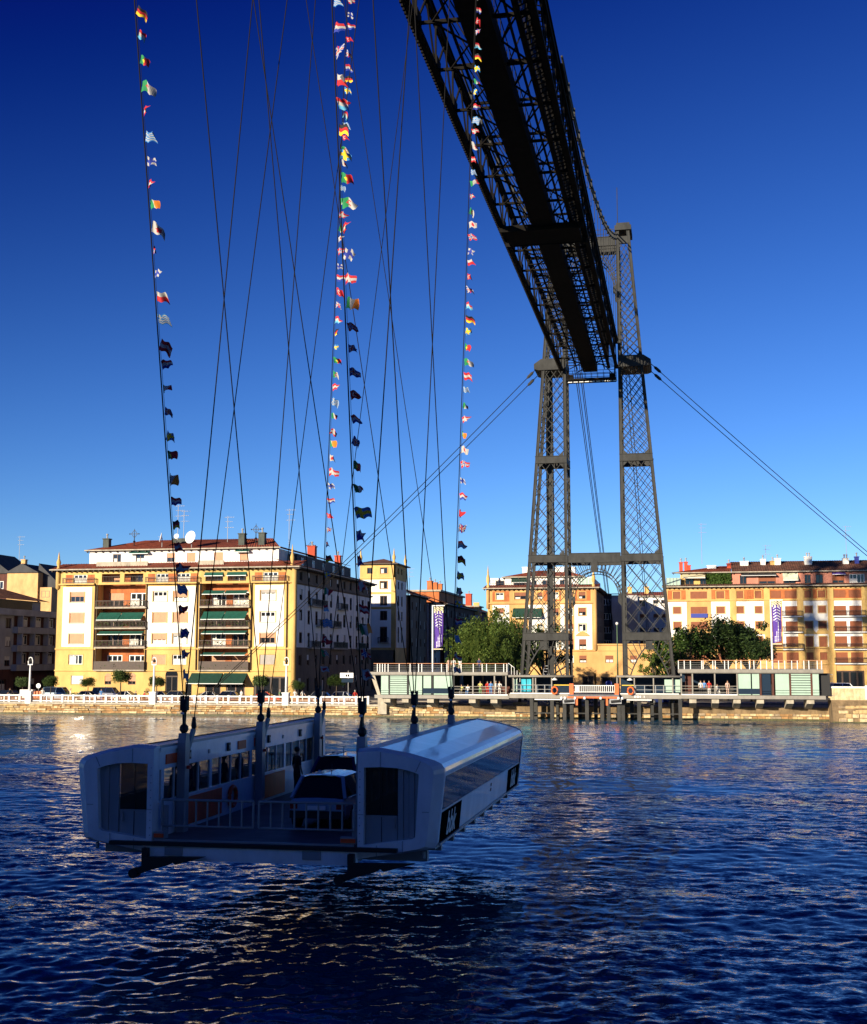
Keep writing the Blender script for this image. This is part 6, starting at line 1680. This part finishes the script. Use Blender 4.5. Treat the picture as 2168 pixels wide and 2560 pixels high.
def trees():
    t = [AT(1140, 1690, 176), AT(1312, 1690, 176)]
    tree('willow_tree', 'broad bright green willow between the left pavilion and the bridge tower', AX(1222, 176, 1640), 177, GZ, AZ(1222, 1528, 177) - GZ, 6.0, M_LEAFW, 125, 100, .20, 'trees on the far quay', True, 3.0)
    tree('plane_tree', 'dark leafy tree with rounded crown behind the right pavilion', AX(1812, 186, 1600), 186, GZ, AZ(1800, 1538, 186) - GZ, 6.2, M_LEAFD, 95, 100, .24, 'trees on the far quay', False, 5.0)
    tree('plane_tree', 'mid green tree just right of the right bridge pylon', AX(1712, 184, 1600), 182, GZ, AZ(1712, 1552, 182) - GZ, 3.6, M_LEAFM, 55, 90, .2, 'trees on the far quay', False, 3)
    tree('plane_tree', 'low dark tree at the right end of the dark crown', AX(1878, 184, 1640), 183, GZ, AZ(1870, 1580, 183) - GZ, 3.6, M_LEAFD, 50, 80, .2, 'trees on the far quay', False, 4.6)
    tree('garden_tree', 'green tree seen through the left bridge pylon', AX(1362, 188, 1600), 189, GZ, AZ(1362, 1545, 189) - GZ, 3.8, M_LEAFM, 55, 80, .2, 'trees on the far quay', False, 3)
    tree('conifer', 'bright green bush at the foot of the right bridge pylon', AX(1638, 178, 1650), 177, GZ, AZ(1638, 1612, 177) - GZ, 1.9, M_LEAFW, 40, 70, .15, 'trees on the far quay', False, 1.2)
    tree('plane_tree', 'green tree between the right pylon and the long block', AX(1668, 192, 1640), 192, GZ, AZ(1668, 1585, 192) - GZ, 3.0, M_LEAFM, 45, 80, .2, 'trees on the far quay', False, 3)
    tree('plane_tree', 'leafy tree standing in the square behind the willow', -33.5, 203, GZ, 11.5, 4.2, M_LEAFM, 50, 80, .2, 'trees on the far quay', False, 3)
    tree('plane_tree', 'second tree of the square behind the willow', -25.5, 208, GZ, 9.5, 3.4, M_LEAFM, 45, 80, .2, 'trees on the far quay', False, 3)
    # small clipped trees along the promenade
    proto = None
    pos = [(57, 1709, .95, 'before the dark block left of the first lamp'), (128, 1709, 1.0, 'at the left corner of the ochre block'), (221, 1703, .95, 'left of the arched windows'), (302, 1701, 1.25, 'between the two arched windows'),
           (392, 1706, 1.0, 'beside the second lamp post'), (652, 1707, 1.05, 'before the dark shop front'), (745, 1711, .85, 'right of the corner lamp post'), (842, 1704, 1.1, 'beside the white street sign')]
    for i, (px, py, sc, where) in enumerate(pos):
        if proto is None:
            proto = thing('clipped_tree', 'x', 'tree', (0, 0, 0), 'clipped trees along the promenade')
            MB().tube([(0, 0, 0), (.04, 0, 1.0), (0, 0, 2.1)], [.09, .07, .06], 7).build('trunk', M_TRUNK, proto)
            c = MB()
            for k in range(34):
                a, ph = rng.uniform(0, 6.28), math.acos(rng.uniform(-.5, 1)); rr = rng.uniform(.55, .95)
                leaves(c, (rr * math.sin(ph) * math.cos(a), rr * math.sin(ph) * math.sin(a), 2.75 + .75 * math.cos(ph) * rr), .45, 110, .085)
            c.build('crown', M_LEAFT, proto, fix=False); t0 = proto
        else: t0 = dup(proto, (0, 0, 0))
        Yt = 164.5; p = AT(px, py, Yt); place(t0, (p.x, Yt, GZ), rng.uniform(0, 6), sc * .98)
        t0['label'] = 'small clipped round tree ' + where
trees()

# ------------------------------------------------------------------ cars
CARGLASS = mat('car_glass', (0.008, 0.01, 0.014), 0.06, spec=0.5)
RIM = mat('wheel_rim', (0.35, 0.35, 0.36), 0.35, metal=0.7)
TAIL = mat('tail_lamp', (0.35, 0.008, 0.006), 0.3)
HEADL = mat('head_lamp', (0.6, 0.62, 0.62), 0.2)
def car(paint, kind='hatch'):
    """a car at the origin, nose towards +Y"""
    C = thing('parked_car', 'x', 'car', (0, 0, 0))
    L = {'hatch': 3.95, 'saloon': 4.4, 'van': 4.5}[kind]; h = {'hatch': 1.44, 'saloon': 1.42, 'van': 1.9}[kind]; w = .84
    b = h * .58
    # stations along the car: y, half width, bottom, shoulder height
    st = [(-L / 2, .70, .42, b * .90), (-L / 2 + .10, .80, .30, b * .98), (-L / 2 + .55, w, .22, b * 1.02), (0, w + .01, .20, b), (L / 2 - 1.15, w, .22, b * .98), (L / 2 - .5, .80, .25, b * .86), (L / 2 - .12, .72, .30, b * .74), (L / 2, .60, .42, b * .62)]
    m = MB(); rings = []
    for y, hw, zb, zs in st:
        rings.append([(-hw * .92, y, zb), (-hw, y, zb + .12), (-hw * 1.0, y, zs * .78), (-hw * .93, y, zs), (-hw * .6, y, zs + .03), (0, y, zs + .04), (hw * .6, y, zs + .03), (hw * .93, y, zs), (hw, y, zs * .78), (hw, y, zb + .12), (hw * .92, y, zb)])
    for i in range(len(rings) - 1):
        for j in range(10): m.face([rings[i][j], rings[i][j + 1], rings[i + 1][j + 1], rings[i + 1][j]])
    m.face(rings[0]); m.face(rings[-1][::-1])
    bm_ = m.build('body', paint, C, smooth=True)
    # glasshouse
    ya, yb = {'hatch': (-L / 2 + .12, L / 2 - 1.2), 'saloon': (-L / 2 + .72, L / 2 - 1.25), 'van': (-L / 2 + .05, L / 2 - .9)}[kind]
    ra, rb = {'hatch': (-L / 2 + .55, .25), 'saloon': (-L / 2 + 1.35, .15), 'van': (-L / 2 + .2, .75)}[kind]
    g = MB(); zb = b + .0
    base = [(-w * .9, ya, zb), (w * .9, ya, zb), (w * .9, yb, zb - .02), (-w * .9, yb, zb - .02)]
    top = [(-w * .68, ra, h - .05), (w * .68, ra, h - .05), (w * .68, rb, h - .05), (-w * .68, rb, h - .05)]
    for i in range(4): g.face([base[i], base[(i + 1) % 4], top[(i + 1) % 4], top[i]])
    g.face(top); g.build('window_glass', CARGLASS, C)
    r = MB()
    rr = [(ra - .05, w * .60), (ra + .12, w * .70), ((ra + rb) / 2, w * .72), (rb - .1, w * .70), (rb + .08, w * .60)]
    rg = [[(-hw, y, h - .055 + (.0 if k in (0, 4) else .012)), (-hw * .7, y, h - .01), (0, y, h + (.0 if k in (0, 4) else .02)), (hw * .7, y, h - .01), (hw, y, h - .055 + (.0 if k in (0, 4) else .012))] for k, (y, hw) in enumerate(rr)]
    for i in range(4):
        for j in range(4): r.face([rg[i][j], rg[i][j + 1], rg[i + 1][j + 1], rg[i + 1][j]])
    r.build('roof', paint, C, smooth=True, fix=False)
    p = MB()
    for i in range(4): p.bar(Vector(base[i]) * 1.003, Vector(top[i]) * 1.003, .09, .07)
    for s in (-1, 1): p.bar((s * w * .9, -.05 - .1, zb), (s * w * .685, -.1, h - .05), .08, .06)
    p.build('pillars', paint, C)
    for sx in (-1, 1):
        for sy in (-L / 2 + .72, L / 2 - .80):
            wh = MB().tube([(sx * (w - .17), sy, .31), (sx * (w + .01), sy, .31)], .31, 16).build('wheel', M_BLACK, C)
            MB().tube([(sx * (w + .0), sy, .31), (sx * (w + .025), sy, .31)], [.2, .17], 12).build('rim', RIM, wh)
        bx('tail_lamp', min(sx * .55, sx * .76), max(sx * .55, sx * .76), -L / 2 - .015, -L / 2 + .12, b * .68, b * .92, TAIL, C)
        bx('head_lamp', min(sx * .38, sx * .62), max(sx * .38, sx * .62), L / 2 - .16, L / 2 - .02, b * .58, b * .74, HEADL, C)
        bx('mirror', min(sx * .86, sx * 1.0), max(sx * .86, sx * 1.0), yb - .45, yb - .35, b + .02, b + .16, M_BLACK, C)
        bx('door_handle', min(sx * .842, sx * .868), max(sx * .842, sx * .868), -.3, -.12, b * .86, b * .9, M_BLACK, C)
    bx('rear_bumper', -.76, .76, -L / 2 - .05, -L / 2 + .15, .32, .52, M_BLACK if kind != 'saloon' else paint, C)
    pl = bx('number_plate', -.26, .26, -L / 2 - .065, -L / 2 - .045, b * .66, b * .66 + .11, M_SIGNWHT, C)
    bx('front_grille', -.36, .36, L / 2 - .04, L / 2 + .012, .42, .54, M_BLACK, C)
    bx('aerial', -.01, .01, -.5, -.48, h, h + .22, M_BLACK, C)
    return C
PAINT = {n: mat('car_paint_' + n, c, 0.25, coat=0.6, spec=0.5) for n, c in dict(silver=(0.42, 0.43, 0.45), dark_blue=(0.01, 0.02, 0.09), white=(0.75, 0.75, 0.74), red=(0.55, 0.012, 0.012), black=(0.01, 0.01, 0.012), grey=(0.14, 0.145, 0.15), pale_blue=(0.22, 0.36, 0.48), steel_blue=(0.30, 0.40, 0.54)).items()}
def cars():
    # on the gondola
    def on_deck(c, x, y, label):
        place(c, (x, y, GZF), 0.0, 1.05); c.name = 'car'; c['label'] = label; c['group'] = 'cars carried on the gondola'
    on_deck(car(PAINT['steel_blue'], 'hatch'), -10.42, 37.7, 'steel blue hatchback nearest the barrier on the gondola deck')
    on_deck(car(PAINT['dark_blue'], 'hatch'), -12.0, 44.9, 'dark blue hatchback in the middle of the gondola deck')
    on_deck(car(PAINT['red'], 'hatch'), -9.95, 46.2, 'red hatchback at the far end of the gondola deck')
    # parked along the far promenade, side on
    spec = [(30, 'black', 'hatch', 'black car parked at the far left before the dark block'), (148, 'pale_blue', 'van', 'pale blue van parked by the left corner of the ochre block'), (222, 'white', 'saloon', 'white car parked under the clipped tree'),
            (272, 'dark_blue', 'van', 'dark blue van parked before the arched windows'), (320, 'white', 'saloon', 'white car behind the largest clipped tree'), (395, 'silver', 'saloon', 'silver car by the second lamp post'), (452, 'grey', 'hatch', 'grey car before the arched door'),
            (519, 'silver', 'saloon', 'silver car parked under the green shop awnings'), (584, 'dark_blue', 'hatch', 'dark blue hatchback right of the shop awnings'), (668, 'red', 'saloon', 'bright red car left of the corner lamp post'),
            (812, 'grey', 'hatch', 'grey car in the shaded side street left of the road sign'), (864, 'silver', 'hatch', 'silver car beside the white road sign'), (1448, 'silver', 'saloon', 'silver car waiting behind the landing gate'),
            (1655, 'dark_blue', 'hatch', 'dark blue car behind the right canopy'), (2108, 'white', 'van', 'white van behind the parapet at the right edge')]
    protos = {}
    for px, col, kind, lab in spec:
        Yc = 171.0 if px < 1300 else 173.0
        if px in (519, 668, 222, 320): Yc = 169.5
        if px == 2108: Yc = 163.0
        key = (col, kind)
        if key not in protos: protos[key] = c = car(PAINT[col], kind)
        else: c = dup(protos[key], (0, 0, 0))
        place(c, (AX(px, Yc, 1720), Yc, (2.6 if px == 2108 else (GZ - .12 if Yc > 168 else GZ))), math.pi / 2 * (1 if px % 2 else -1) + (0.0 if px != 1448 else .5))
        c['label'] = lab; c['group'] = 'cars parked on the far bank'
cars()

# ------------------------------------------------------------------ people
SKIN = [mat('skin_%s' % n, c, 0.6) for n, c in (('fair', (0.52, 0.30, 0.20)), ('tan', (0.36, 0.20, 0.12)))]
HAIR = [mat('hair_%s' % n, c, 0.7) for n, c in (('brown', (0.05, 0.028, 0.015)), ('grey', (0.3, 0.29, 0.27)), ('black', (0.012, 0.01, 0.01)))]
CL = {n: mat('cloth_' + n, c, 0.85) for n, c in dict(white=(0.72, 0.70, 0.66), red=(0.50, 0.03, 0.02), blue=(0.10, 0.25, 0.55), dark=(0.02, 0.022, 0.03), pink=(0.62, 0.42, 0.34), yellow=(0.62, 0.55, 0.18), green=(0.20, 0.38, 0.16), beige=(0.45, 0.36, 0.24), navy=(0.02, 0.03, 0.10), grey=(0.2, 0.2, 0.2)).items()}
def body_mesh(pose):
    """one continuous skinned figure, feet at z = 0, facing -Y"""
    J = {'pel': (0, 0, .95, .125), 'waist': (0, 0, 1.10, .115), 'chest': (0, -.01, 1.32, .135), 'neck': (0, 0, 1.48, .055), 'chin': (0, -.02, 1.56, .06), 'head': (0, -.015, 1.66, .088), 'crown': (0, 0, 1.735, .06)}
    E = [('pel', 'waist'), ('waist', 'chest'), ('chest', 'neck'), ('neck', 'chin'), ('chin', 'head'), ('head', 'crown')]
    st = {'stand': (0.0, 0.0), 'stride': (.16, .0), 'lean': (0.0, .1), 'sit': (0, 0)}[pose]
    for s, n in ((-1, 'l'), (1, 'r')):
        f = s * st[0]
        arm = {'stand': [(.19, 0, 1.42), (.25, .02, 1.14), (.24, -.06, .90), (.235, -.09, .80)], 'stride': [(.19, 0, 1.42), (.24, -f * .8, 1.15), (.22, -f * 1.6 - .08, .93), (.21, -f * 1.8 - .12, .84)],
               'lean': [(.19, 0, 1.41), (.27, -.12, 1.18), (.20, -.36, 1.10), (.16, -.44, 1.10)], 'sit': [(.19, 0, 1.42), (.24, -.08, 1.16), (.18, -.32, 1.05), (.15, -.4, 1.02)]}[pose]
        nm = ['sho', 'elb', 'wri', 'hand']; rad = [.062, .046, .034, .036]
        for k in range(4): J[nm[k] + n] = (s * arm[k][0], arm[k][1], arm[k][2], rad[k])
        E += [('chest', 'sho' + n), ('sho' + n, 'elb' + n), ('elb' + n, 'wri' + n), ('wri' + n, 'hand' + n)]
        if pose == 'sit': leg = [(.10, -.02, .93), (.11, -.42, .92), (.11, -.46, .50), (.11, -.56, .46)]
        else: leg = [(.095, 0, .88), (.105, f * .6 - .02, .50), (.105, f * 1.2 + .02, .09), (.11, f * 1.2 - .12, .04)]
        nm = ['hip', 'kne', 'ank', 'toe']; rad = [.098, .068, .046, .038]
        for k in range(4): J[nm[k] + n] = (s * leg[k][0], leg[k][1], leg[k][2], rad[k])
        E += [('pel', 'hip' + n), ('hip' + n, 'kne' + n), ('kne' + n, 'ank' + n), ('ank' + n, 'toe' + n)]
    keys = list(J); me = bpy.data.meshes.new('body'); me.from_pydata([J[k][:3] for k in keys], [(keys.index(a), keys.index(b)) for a, b in E], [])
    o = bpy.data.objects.new('tmp', me); COL.objects.link(o)
    o.modifiers.new('s', 'SKIN'); sb = o.modifiers.new('u', 'SUBSURF'); sb.levels = 1
    sv = me.skin_vertices[0].data
    for i, k in enumerate(keys): sv[i].radius = (J[k][3], J[k][3] * (.75 if k in ('chest', 'waist', 'pel') else 1)); sv[i].use_root = k == 'pel'
    dg = bpy.context.evaluated_depsgraph_get(); out = bpy.data.meshes.new_from_object(o.evaluated_get(dg)); bpy.data.objects.remove(o)
    out.polygons.foreach_set('use_smooth', [True] * len(out.polygons))
    return out
BODY = {p: body_mesh(p) for p in ('stand', 'stride', 'lean', 'sit')}
HM = MB().lathe([(.06, -.06), (.097, .0), (.096, .06), (.06, .115), (.01, .125)], (0, .012, 1.655), 10).mesh('hair', HAIR[0], smooth=True)
def person(label, p, rot, top, legs, pose='stand', group='people on the far pavilions', skin=0, hair=0, hem=.86, sc=1.0):
    me = BODY[pose].copy(); me.materials.clear()
    for m_ in (SKIN[skin], CL[top], CL[legs], M_BLACK): me.materials.append(m_)
    mi = []
    for f in me.polygons:
        c = f.center
        if c.z > 1.47: k = 0
        elif abs(c.x) > .18 and pose != 'lean' and c.z < 1.13: k = 0
        elif pose == 'lean' and c.y < -.2 and c.z > .95: k = 0
        elif c.z > hem and not (pose == 'sit' and c.y < -.12): k = 1
        elif c.z > (.10 if legs != 'beige' else .5): k = 2
        else: k = 3 if c.z < .1 else 0
        mi.append(k)
    me.polygons.foreach_set('material_index', mi)
    P = thing('person', label, 'person', (0, 0, 0), group)
    b = bpy.data.objects.new('body', me); link(b, P)
    h = bpy.data.objects.new('hair', HM.copy()); h.data.materials.clear(); h.data.materials.append(HAIR[hair]); link(h, P)
    place(P, p, rot, sc)
    return P
def people():
    zf, zt, q = PAV_L
    for px, top, legs, pose, lab in ((1123, 'pink', 'pink', 'stand', 'person in pale pink dress on the left roof terrace'), (1134.5, 'white', 'white', 'stand', 'person all in white on the left roof terrace'), (1150, 'white', 'beige', 'stride', 'person in white shirt and shorts on the left roof terrace'), (1198, 'navy', 'navy', 'stand', 'person in navy far back on the left roof terrace')):
        Yp = YP + (.6 if px < 1190 else 4); person(lab, (AX(px, Yp, 1665), Yp, zt), random.uniform(-.6, .6), top, legs, pose)
    g = 'people on the far pavilions'
    for px, top, legs, pose, lab in ((1143, 'beige', 'dark', 'sit', 'seated person in beige at the left end of the terrace bar'), (1154, 'yellow', 'grey', 'sit', 'seated person in pale yellow on the left terrace'), (1170, 'white', 'blue', 'sit', 'seated person in white with blue trousers on the left terrace'), (1201, 'yellow', 'green', 'lean', 'person in yellow leaning on the rail of the left terrace'),
                                     (1219, 'red', 'red', 'stand', 'person in red on the left terrace'), (1227.5, 'blue', 'blue', 'stand', 'person in blue shirt beside the person in red'), (1240, 'white', 'grey', 'stand', 'person in white vest right of the blue shirt'), (1249, 'white', 'white', 'lean', 'person in white leaning at the right end of the terrace')):
        Yp = YP + (.55 if pose != 'sit' else 1.2); person(lab, (AX(px, Yp, 1715), Yp, zf - (.42 if pose == 'sit' else 0)), random.uniform(-.4, .4), top, legs, pose, g, hair=random.randrange(3))
    zf, zt, q = PAV_R
    for px, top, legs, pose, lab in ((1752, 'white', 'dark', 'stand', 'person in white shirt and dark trousers on the right terrace'), (1761, 'blue', 'dark', 'stand', 'person in blue top on the right terrace'), (1773, 'red', 'white', 'stand', 'person in red top and white trousers on the right terrace'), (1793, 'white', 'white', 'sit', 'seated person in white in the middle of the right terrace'), (1819, 'pink', 'pink', 'stand', 'person in pink standing by the right terrace columns')):
        Yp = YP + .9; person(lab, (AX(px, Yp, 1715), Yp, zf - (.42 if pose == 'sit' else 0)), random.uniform(-.5, .5), top, legs, pose, g, hair=random.randrange(3))
    g = 'people on the far promenade'
    for px, Yp, top, legs, pose, lab in ((107, 166, 'white', 'white', 'stand', 'person in white standing left of the pale blue van'), (26, 165, 'dark', 'dark', 'stride', 'person in dark clothes at the far left of the promenade'), (177, 164, 'white', 'yellow', 'stand', 'person in white by the planted corner'), (254, 164, 'blue', 'blue', 'stand', 'person in blue beside the dark blue van'), (340, 164, 'dark', 'dark', 'sit', 'person in dark clothes sitting on the promenade wall'), (362, 164, 'red', 'beige', 'sit', 'person in red top sitting near the second lamp'),
                                         (604, 164, 'white', 'dark', 'stand', 'person in white right of the shop awnings'), (701, 164, 'green', 'dark', 'stand', 'person in green left of the corner lamp'), (738, 165, 'white', 'beige', 'stand', 'person in white in the shade right of the corner lamp'), (757, 165, 'white', 'white', 'stride', 'person in white walking in the shaded street'), (888, 163, 'red', 'pink', 'stride', 'person in red top walking by the pavilion end'),
                                         (1513, 168, 'pink', 'dark', 'stand', 'person in pale top behind the landing gate'), (1533, 168, 'red', 'dark', 'stand', 'person in red behind the landing gate')):
        person(lab, (AX(px, Yp, 1715), Yp, GZ - (.3 if pose == 'sit' else 0)), random.uniform(-1.4, 1.4), top, legs, pose, g, hair=random.randrange(3))
    g = 'people on the gondola'
    person('person in dark clothes standing on the gondola deck beside the dark blue hatchback', (ATX(743, 1900, -13.55).x, ATX(743, 1900, -13.55).y, GZF), 2.4, 'dark', 'dark', 'stand', g, hair=2)
    for k, (y, top) in enumerate(((36.4, 'dark'), (38.3, 'navy'), (39.4, 'grey'), (40.6, 'dark'), (42.8, 'navy'), (43.6, 'white'), (45.5, 'dark'))):
        person('passenger in %s, %s from the door inside the left cabin' % (top, ONES[k + 1]), (-15.1 - .25 * (k % 3), y, 1.08 + GUP), random.uniform(-2, 2), top, 'dark', 'stand', g, hair=k % 3)
people()

# ------------------------------------------------------------------ street furniture, banners, aerials
def banner(px, label, y0, y1, xl, xr, ptop, pbot):
    X = AX(px, 159.5, 1600); B = thing('banner_pole', label, 'banner', (X, 159.5, GZ), 'banner poles beside the pavilions')
    k = 159.5
    zt = AZ(px, ptop, k); MB().tube([(X, k, 5.0), (X, k, zt)], [.13, .10], 8).build('pole', M_WPOST, B, smooth=True)
    a, b = AX(xl, k, 1550), AX(xr, k, 1550); z1, z0 = AZ(px, y0, k), AZ(px, y1, k)
    bx('top_arm', X, b + .15, k - .06, k + .06, zt - .12, zt, M_WPOST, B)
    bx('bottom_arm', X, b - .1, k - .05, k + .05, z0 - .2, z0 - .08, M_CREAM, B)
    NU, NV = 22, 80; m = MB(); mats = ['purple', 'white', 'cream', 'black']
    def P(u, v):
        return (a + (b - a) * (u * (1 - .13 * (1 - v)) + .02 * math.sin(v * 5)), k - .03 + .12 * math.sin(u * 7 + v * 2.0) * (1 - abs(v - .5)), z0 + (z1 - z0) * v + .25 * (1 - v) ** 2 * (u - .2))
    def colour(u, v):
        if v > .90: return 2 if (int(u * 9) + int(v * 60)) % 3 else 3
        if v > .855: return 2 if int(u * 7) % 2 == 0 else 0
        if .50 < v < .85:
            t = (v - .50) / .07 + abs(u - .5) * 2.0
            return 1 if (t % 1.0) < .32 and .14 < u < .86 and (abs(u - .5) > .045) else 0
        if v < .48:                      # columns of small upright lettering
            for (cu, top) in ((.28, .16), (.46, .27), (.64, .48), (.84, .30)):
                if abs(u - cu) < .04 and v < top: return 1 if (v * 34) % 1.0 > .4 else 0
        return 0
    for i in range(NU):
        for j in range(NV):
            m.cur = colour((i + .5) / NU, (j + .5) / NV)
            m.face([P(i / NU, j / NV), P((i + 1) / NU, j / NV), P((i + 1) / NU, (j + 1) / NV), P(i / NU, (j + 1) / NV)])
    m.build('banner_cloth', [M_PURPLE, M_SIGNWHT, M_CREAM, M_BLACK], B, fix=False)
banner(1082, 'purple banner with white chevrons on the white pole of the left pavilion', 1517, 1620, 1086, 1109, 1513, 1660)
banner(1929.5, 'purple banner with white chevrons on the white pole of the right pavilion', 1501, 1607, 1931, 1955, 1499, 1660)
def furniture():
    X = AX(871, 163, 1700); S = thing('road_sign', 'white double direction sign on a post left of the pavilion', 'sign', (X, 163, GZ)); MB().tube([(X, 163, GZ), (X, 163, GZ + 4.3)], .05, 6).build('post', M_STEELT, S)
    p = bx('sign_board', X - 1.1, X + .7, 162.9, 162.95, GZ + 3.35, GZ + 4.0, M_SIGNWHT, S); bx('sign_board', X - .9, X + .7, 162.9, 162.95, GZ + 2.75, GZ + 3.25, M_PAVBLUE, S)
    bx('sign_mark', X - .35, X - .15, 162.88, 162.897, GZ + 3.5, GZ + 3.8, M_SIGNBLK, p); bx('sign_mark', X - .05, X + .15, 162.88, 162.897, GZ + 3.5, GZ + 3.8, M_SIGNBLK, p)
    X = AX(97, 164, 1715); S = thing('road_sign', 'small round white road sign right of the first lamp', 'sign', (X, 164, GZ)); MB().tube([(X, 164, GZ), (X, 164, GZ + 1.9)], .04, 6).build('post', M_STEELT, S)
    MB().tube([(X, 163.9, GZ + 2.1), (X, 163.95, GZ + 2.1)], .34, 14).build('disc', M_SIGNWHT, S)
    X = AX(1522, 172, 1690); S = thing('road_sign', 'round blue road sign behind the landing gate', 'sign', (X, 172, GZ)); MB().tube([(X, 172, GZ), (X, 172, GZ + 2.3)], .05, 6).build('post', M_BLUE, S)
    MB().tube([(X, 171.9, GZ + 2.55), (X, 171.96, GZ + 2.55)], .42, 16).build('disc', M_BLUE, S); 
    p0 = AT(1545, 1700, 200); L = thing('street_lamp', 'tall green street lamp between the two bridge pylons', 'street lamp', (p0.x, 200, GZ)); zt = AZ(1545, 1563, 200)
    MB().tube([(p0.x, 200, GZ), (p0.x, 200, zt)], [.14, .07], 8).build('post', M_POST, L); MB().lathe([(.05, 0), (.22, .15), (.22, .4), (.05, .5)], (p0.x, 200, zt), 10).build('lantern', M_WPOST, L)
    # low hedge before the ochre block and street bins
    X = AX(617, 166, 1725); H = thing('hedge', 'low clipped hedge left of the red car', 'hedge', (X, 166, GZ)); c = MB()
    for k in range(14): leaves(c, (X - 1.6 + k * .25, 166, GZ + .55), .45, 60, .09)
    c.build('foliage', M_LEAFT, H, fix=False)
    X = AX(182, 166, 1725); H = thing('hedge', 'yellow green hedge right of the pale blue van', 'hedge', (X, 166, GZ)); c = MB()
    for k in range(9): leaves(c, (X - 1 + k * .25, 166, GZ + .7), .5, 60, .09)
    c.build('foliage', M_LEAFM, H, fix=False)
    X = AX(70, 163, 1728); bxo = thing('kiosk_counter', 'white stall with red and white panels by the first lamp', 'stall', (X, 163, GZ)); bx('counter', X - 1, X + .9, 162.6, 163.4, GZ, GZ + 1.6, M_WCONC, bxo)
    for k in range(3): bx('red_panel', X + .95 + k * .45, X + 1.25 + k * .45, 162.7, 162.8, GZ + .2, GZ + 1.4, M_ORANGEP, bxo)
furniture()
def aerials():
    def mast(x, y, z0, z1, label, bars, r=.045):
        A = thing('aerial', label, 'aerial', (x, y, z0), 'aerials on the roofs'); MB().tube([(x, y, z0), (x, y, z1)], r, 5).build('mast', M_STEELT, A)
        for (dz, w_) in bars:
            b = MB().bar((x - w_ * .35, y, z1 - dz), (x + w_ * .65, y, z1 - dz), .05)
            for k in range(4): b.bar((x - w_ * .3 + k * w_ * .25, y - .25, z1 - dz), (x - w_ * .3 + k * w_ * .25, y + .25, z1 - dz), .03)
            b.build('antenna', M_STEELT, A)
    for px, Y, p0, p1, lab in ((48, 235, 1400, 1340, 'aerial on the brick house at the far left'), (443, 186, 1350, 1262, 'tall aerial behind the satellite dishes'), (458, 188, 1350, 1275, 'second aerial behind the large satellite dish'), (568, 186, 1360, 1290, 'aerial left of the twin chimneys'), (722, 190, 1370, 1272, 'thin aerial above the corner finial'),
                               (1024, 260, 1480, 1420, 'aerial right of the tower house'), (1755, 246, 1410, 1308, 'tall aerial on the left end of the long block'), (2117, 246, 1400, 1314, 'tall aerial at the right end of the long block'), (1915, 246, 1405, 1362, 'short aerial in the middle of the long block'), (1184, 327, 1520, 1498, 'small aerial on the red house')):
        z0, z1 = AZ(px, p0, Y), AZ(px, p1, Y); mast(AX(px, Y, 1400), Y, z0, z1, lab, [(.2, 1.6), (.9, 1.2), (1.8, 1.5)])
    for px, Y, p0, p1, lab in ((336, 184, 1362, 1322, 'wrought iron weather vane on the left of the ochre block'), (640, 184, 1354, 1309, 'wrought iron weather vane between the twin chimneys'), (778, 205, 1380, 1356, 'wrought iron weather vane by the red chimney')):
        x, z0, z1 = AX(px, Y, 1350), AZ(px, p0, Y), AZ(px, p1, Y); A = thing('weather_vane', lab, 'weather vane', (x, Y, z0), 'weather vanes on the roof')
        h = z1 - z0; b = MB().tube([(x, Y, z0 - .5), (x, Y, z1)], [.09, .03], 6); zz = z0 + h * .68
        b.bar((x - .75, Y, zz), (x + .75, Y, zz), .08)
        for sx in (-1, 1):
            for sz in (-1, 1): b.bar((x, Y, zz + sz * .62), (x + sx * .5, Y, zz), .06)
            b.lathe([(.02, -.12), (.12, 0), (.02, .12)], (x + sx * .75, Y, zz), 6)
        b.lathe([(.05, 0), (.24, .2), (.05, .4)], (x, Y, z0 + .3), 8); b.build('ironwork', M_BLACK, A)
    for px, py, Y, r, rot, lab in ((479, 1344, 181, 1.0, -.35, 'large white satellite dish on the roof'), (405, 1344, 182, .75, -1.1, 'satellite dish turned sideways on the roof'), (442, 1341, 184, .4, 0, 'small white satellite dish above the lift house')):
        x, z = AX(px, Y, py), AZ(px, py, Y); D = thing('satellite_dish', lab, 'satellite dish', (x, Y, z - 1.4), 'satellite dishes on the ochre block')
        m = MB(); prof = [(r * t, .28 * r * t * t) for t in np.linspace(0.02, 1, 7)]; m.lathe(prof + [(p[0] * .98, p[1] + .03) for p in prof[::-1]], (0, 0, 0), 20)
        me = m.mesh('dish', M_DISH, smooth=True); o = bpy.data.objects.new('dish', me); M = Matrix.Translation((x, Y, z)) @ Matrix.Rotation(rot, 4, 'Z') @ Matrix.Rotation(math.radians(78), 4, 'X'); link(o, D, M)
        MB().tube([(x, Y + .1, z - 2.0), (x, Y + .1, z)], .06, 6).build('stand', M_STEELT, D)
        MB().bar(M @ Vector((r * .7, 0, .15)), M @ Vector((0, 0, r * .75)), .04).build('feed_arm', M_STEELT, D)
aerials()
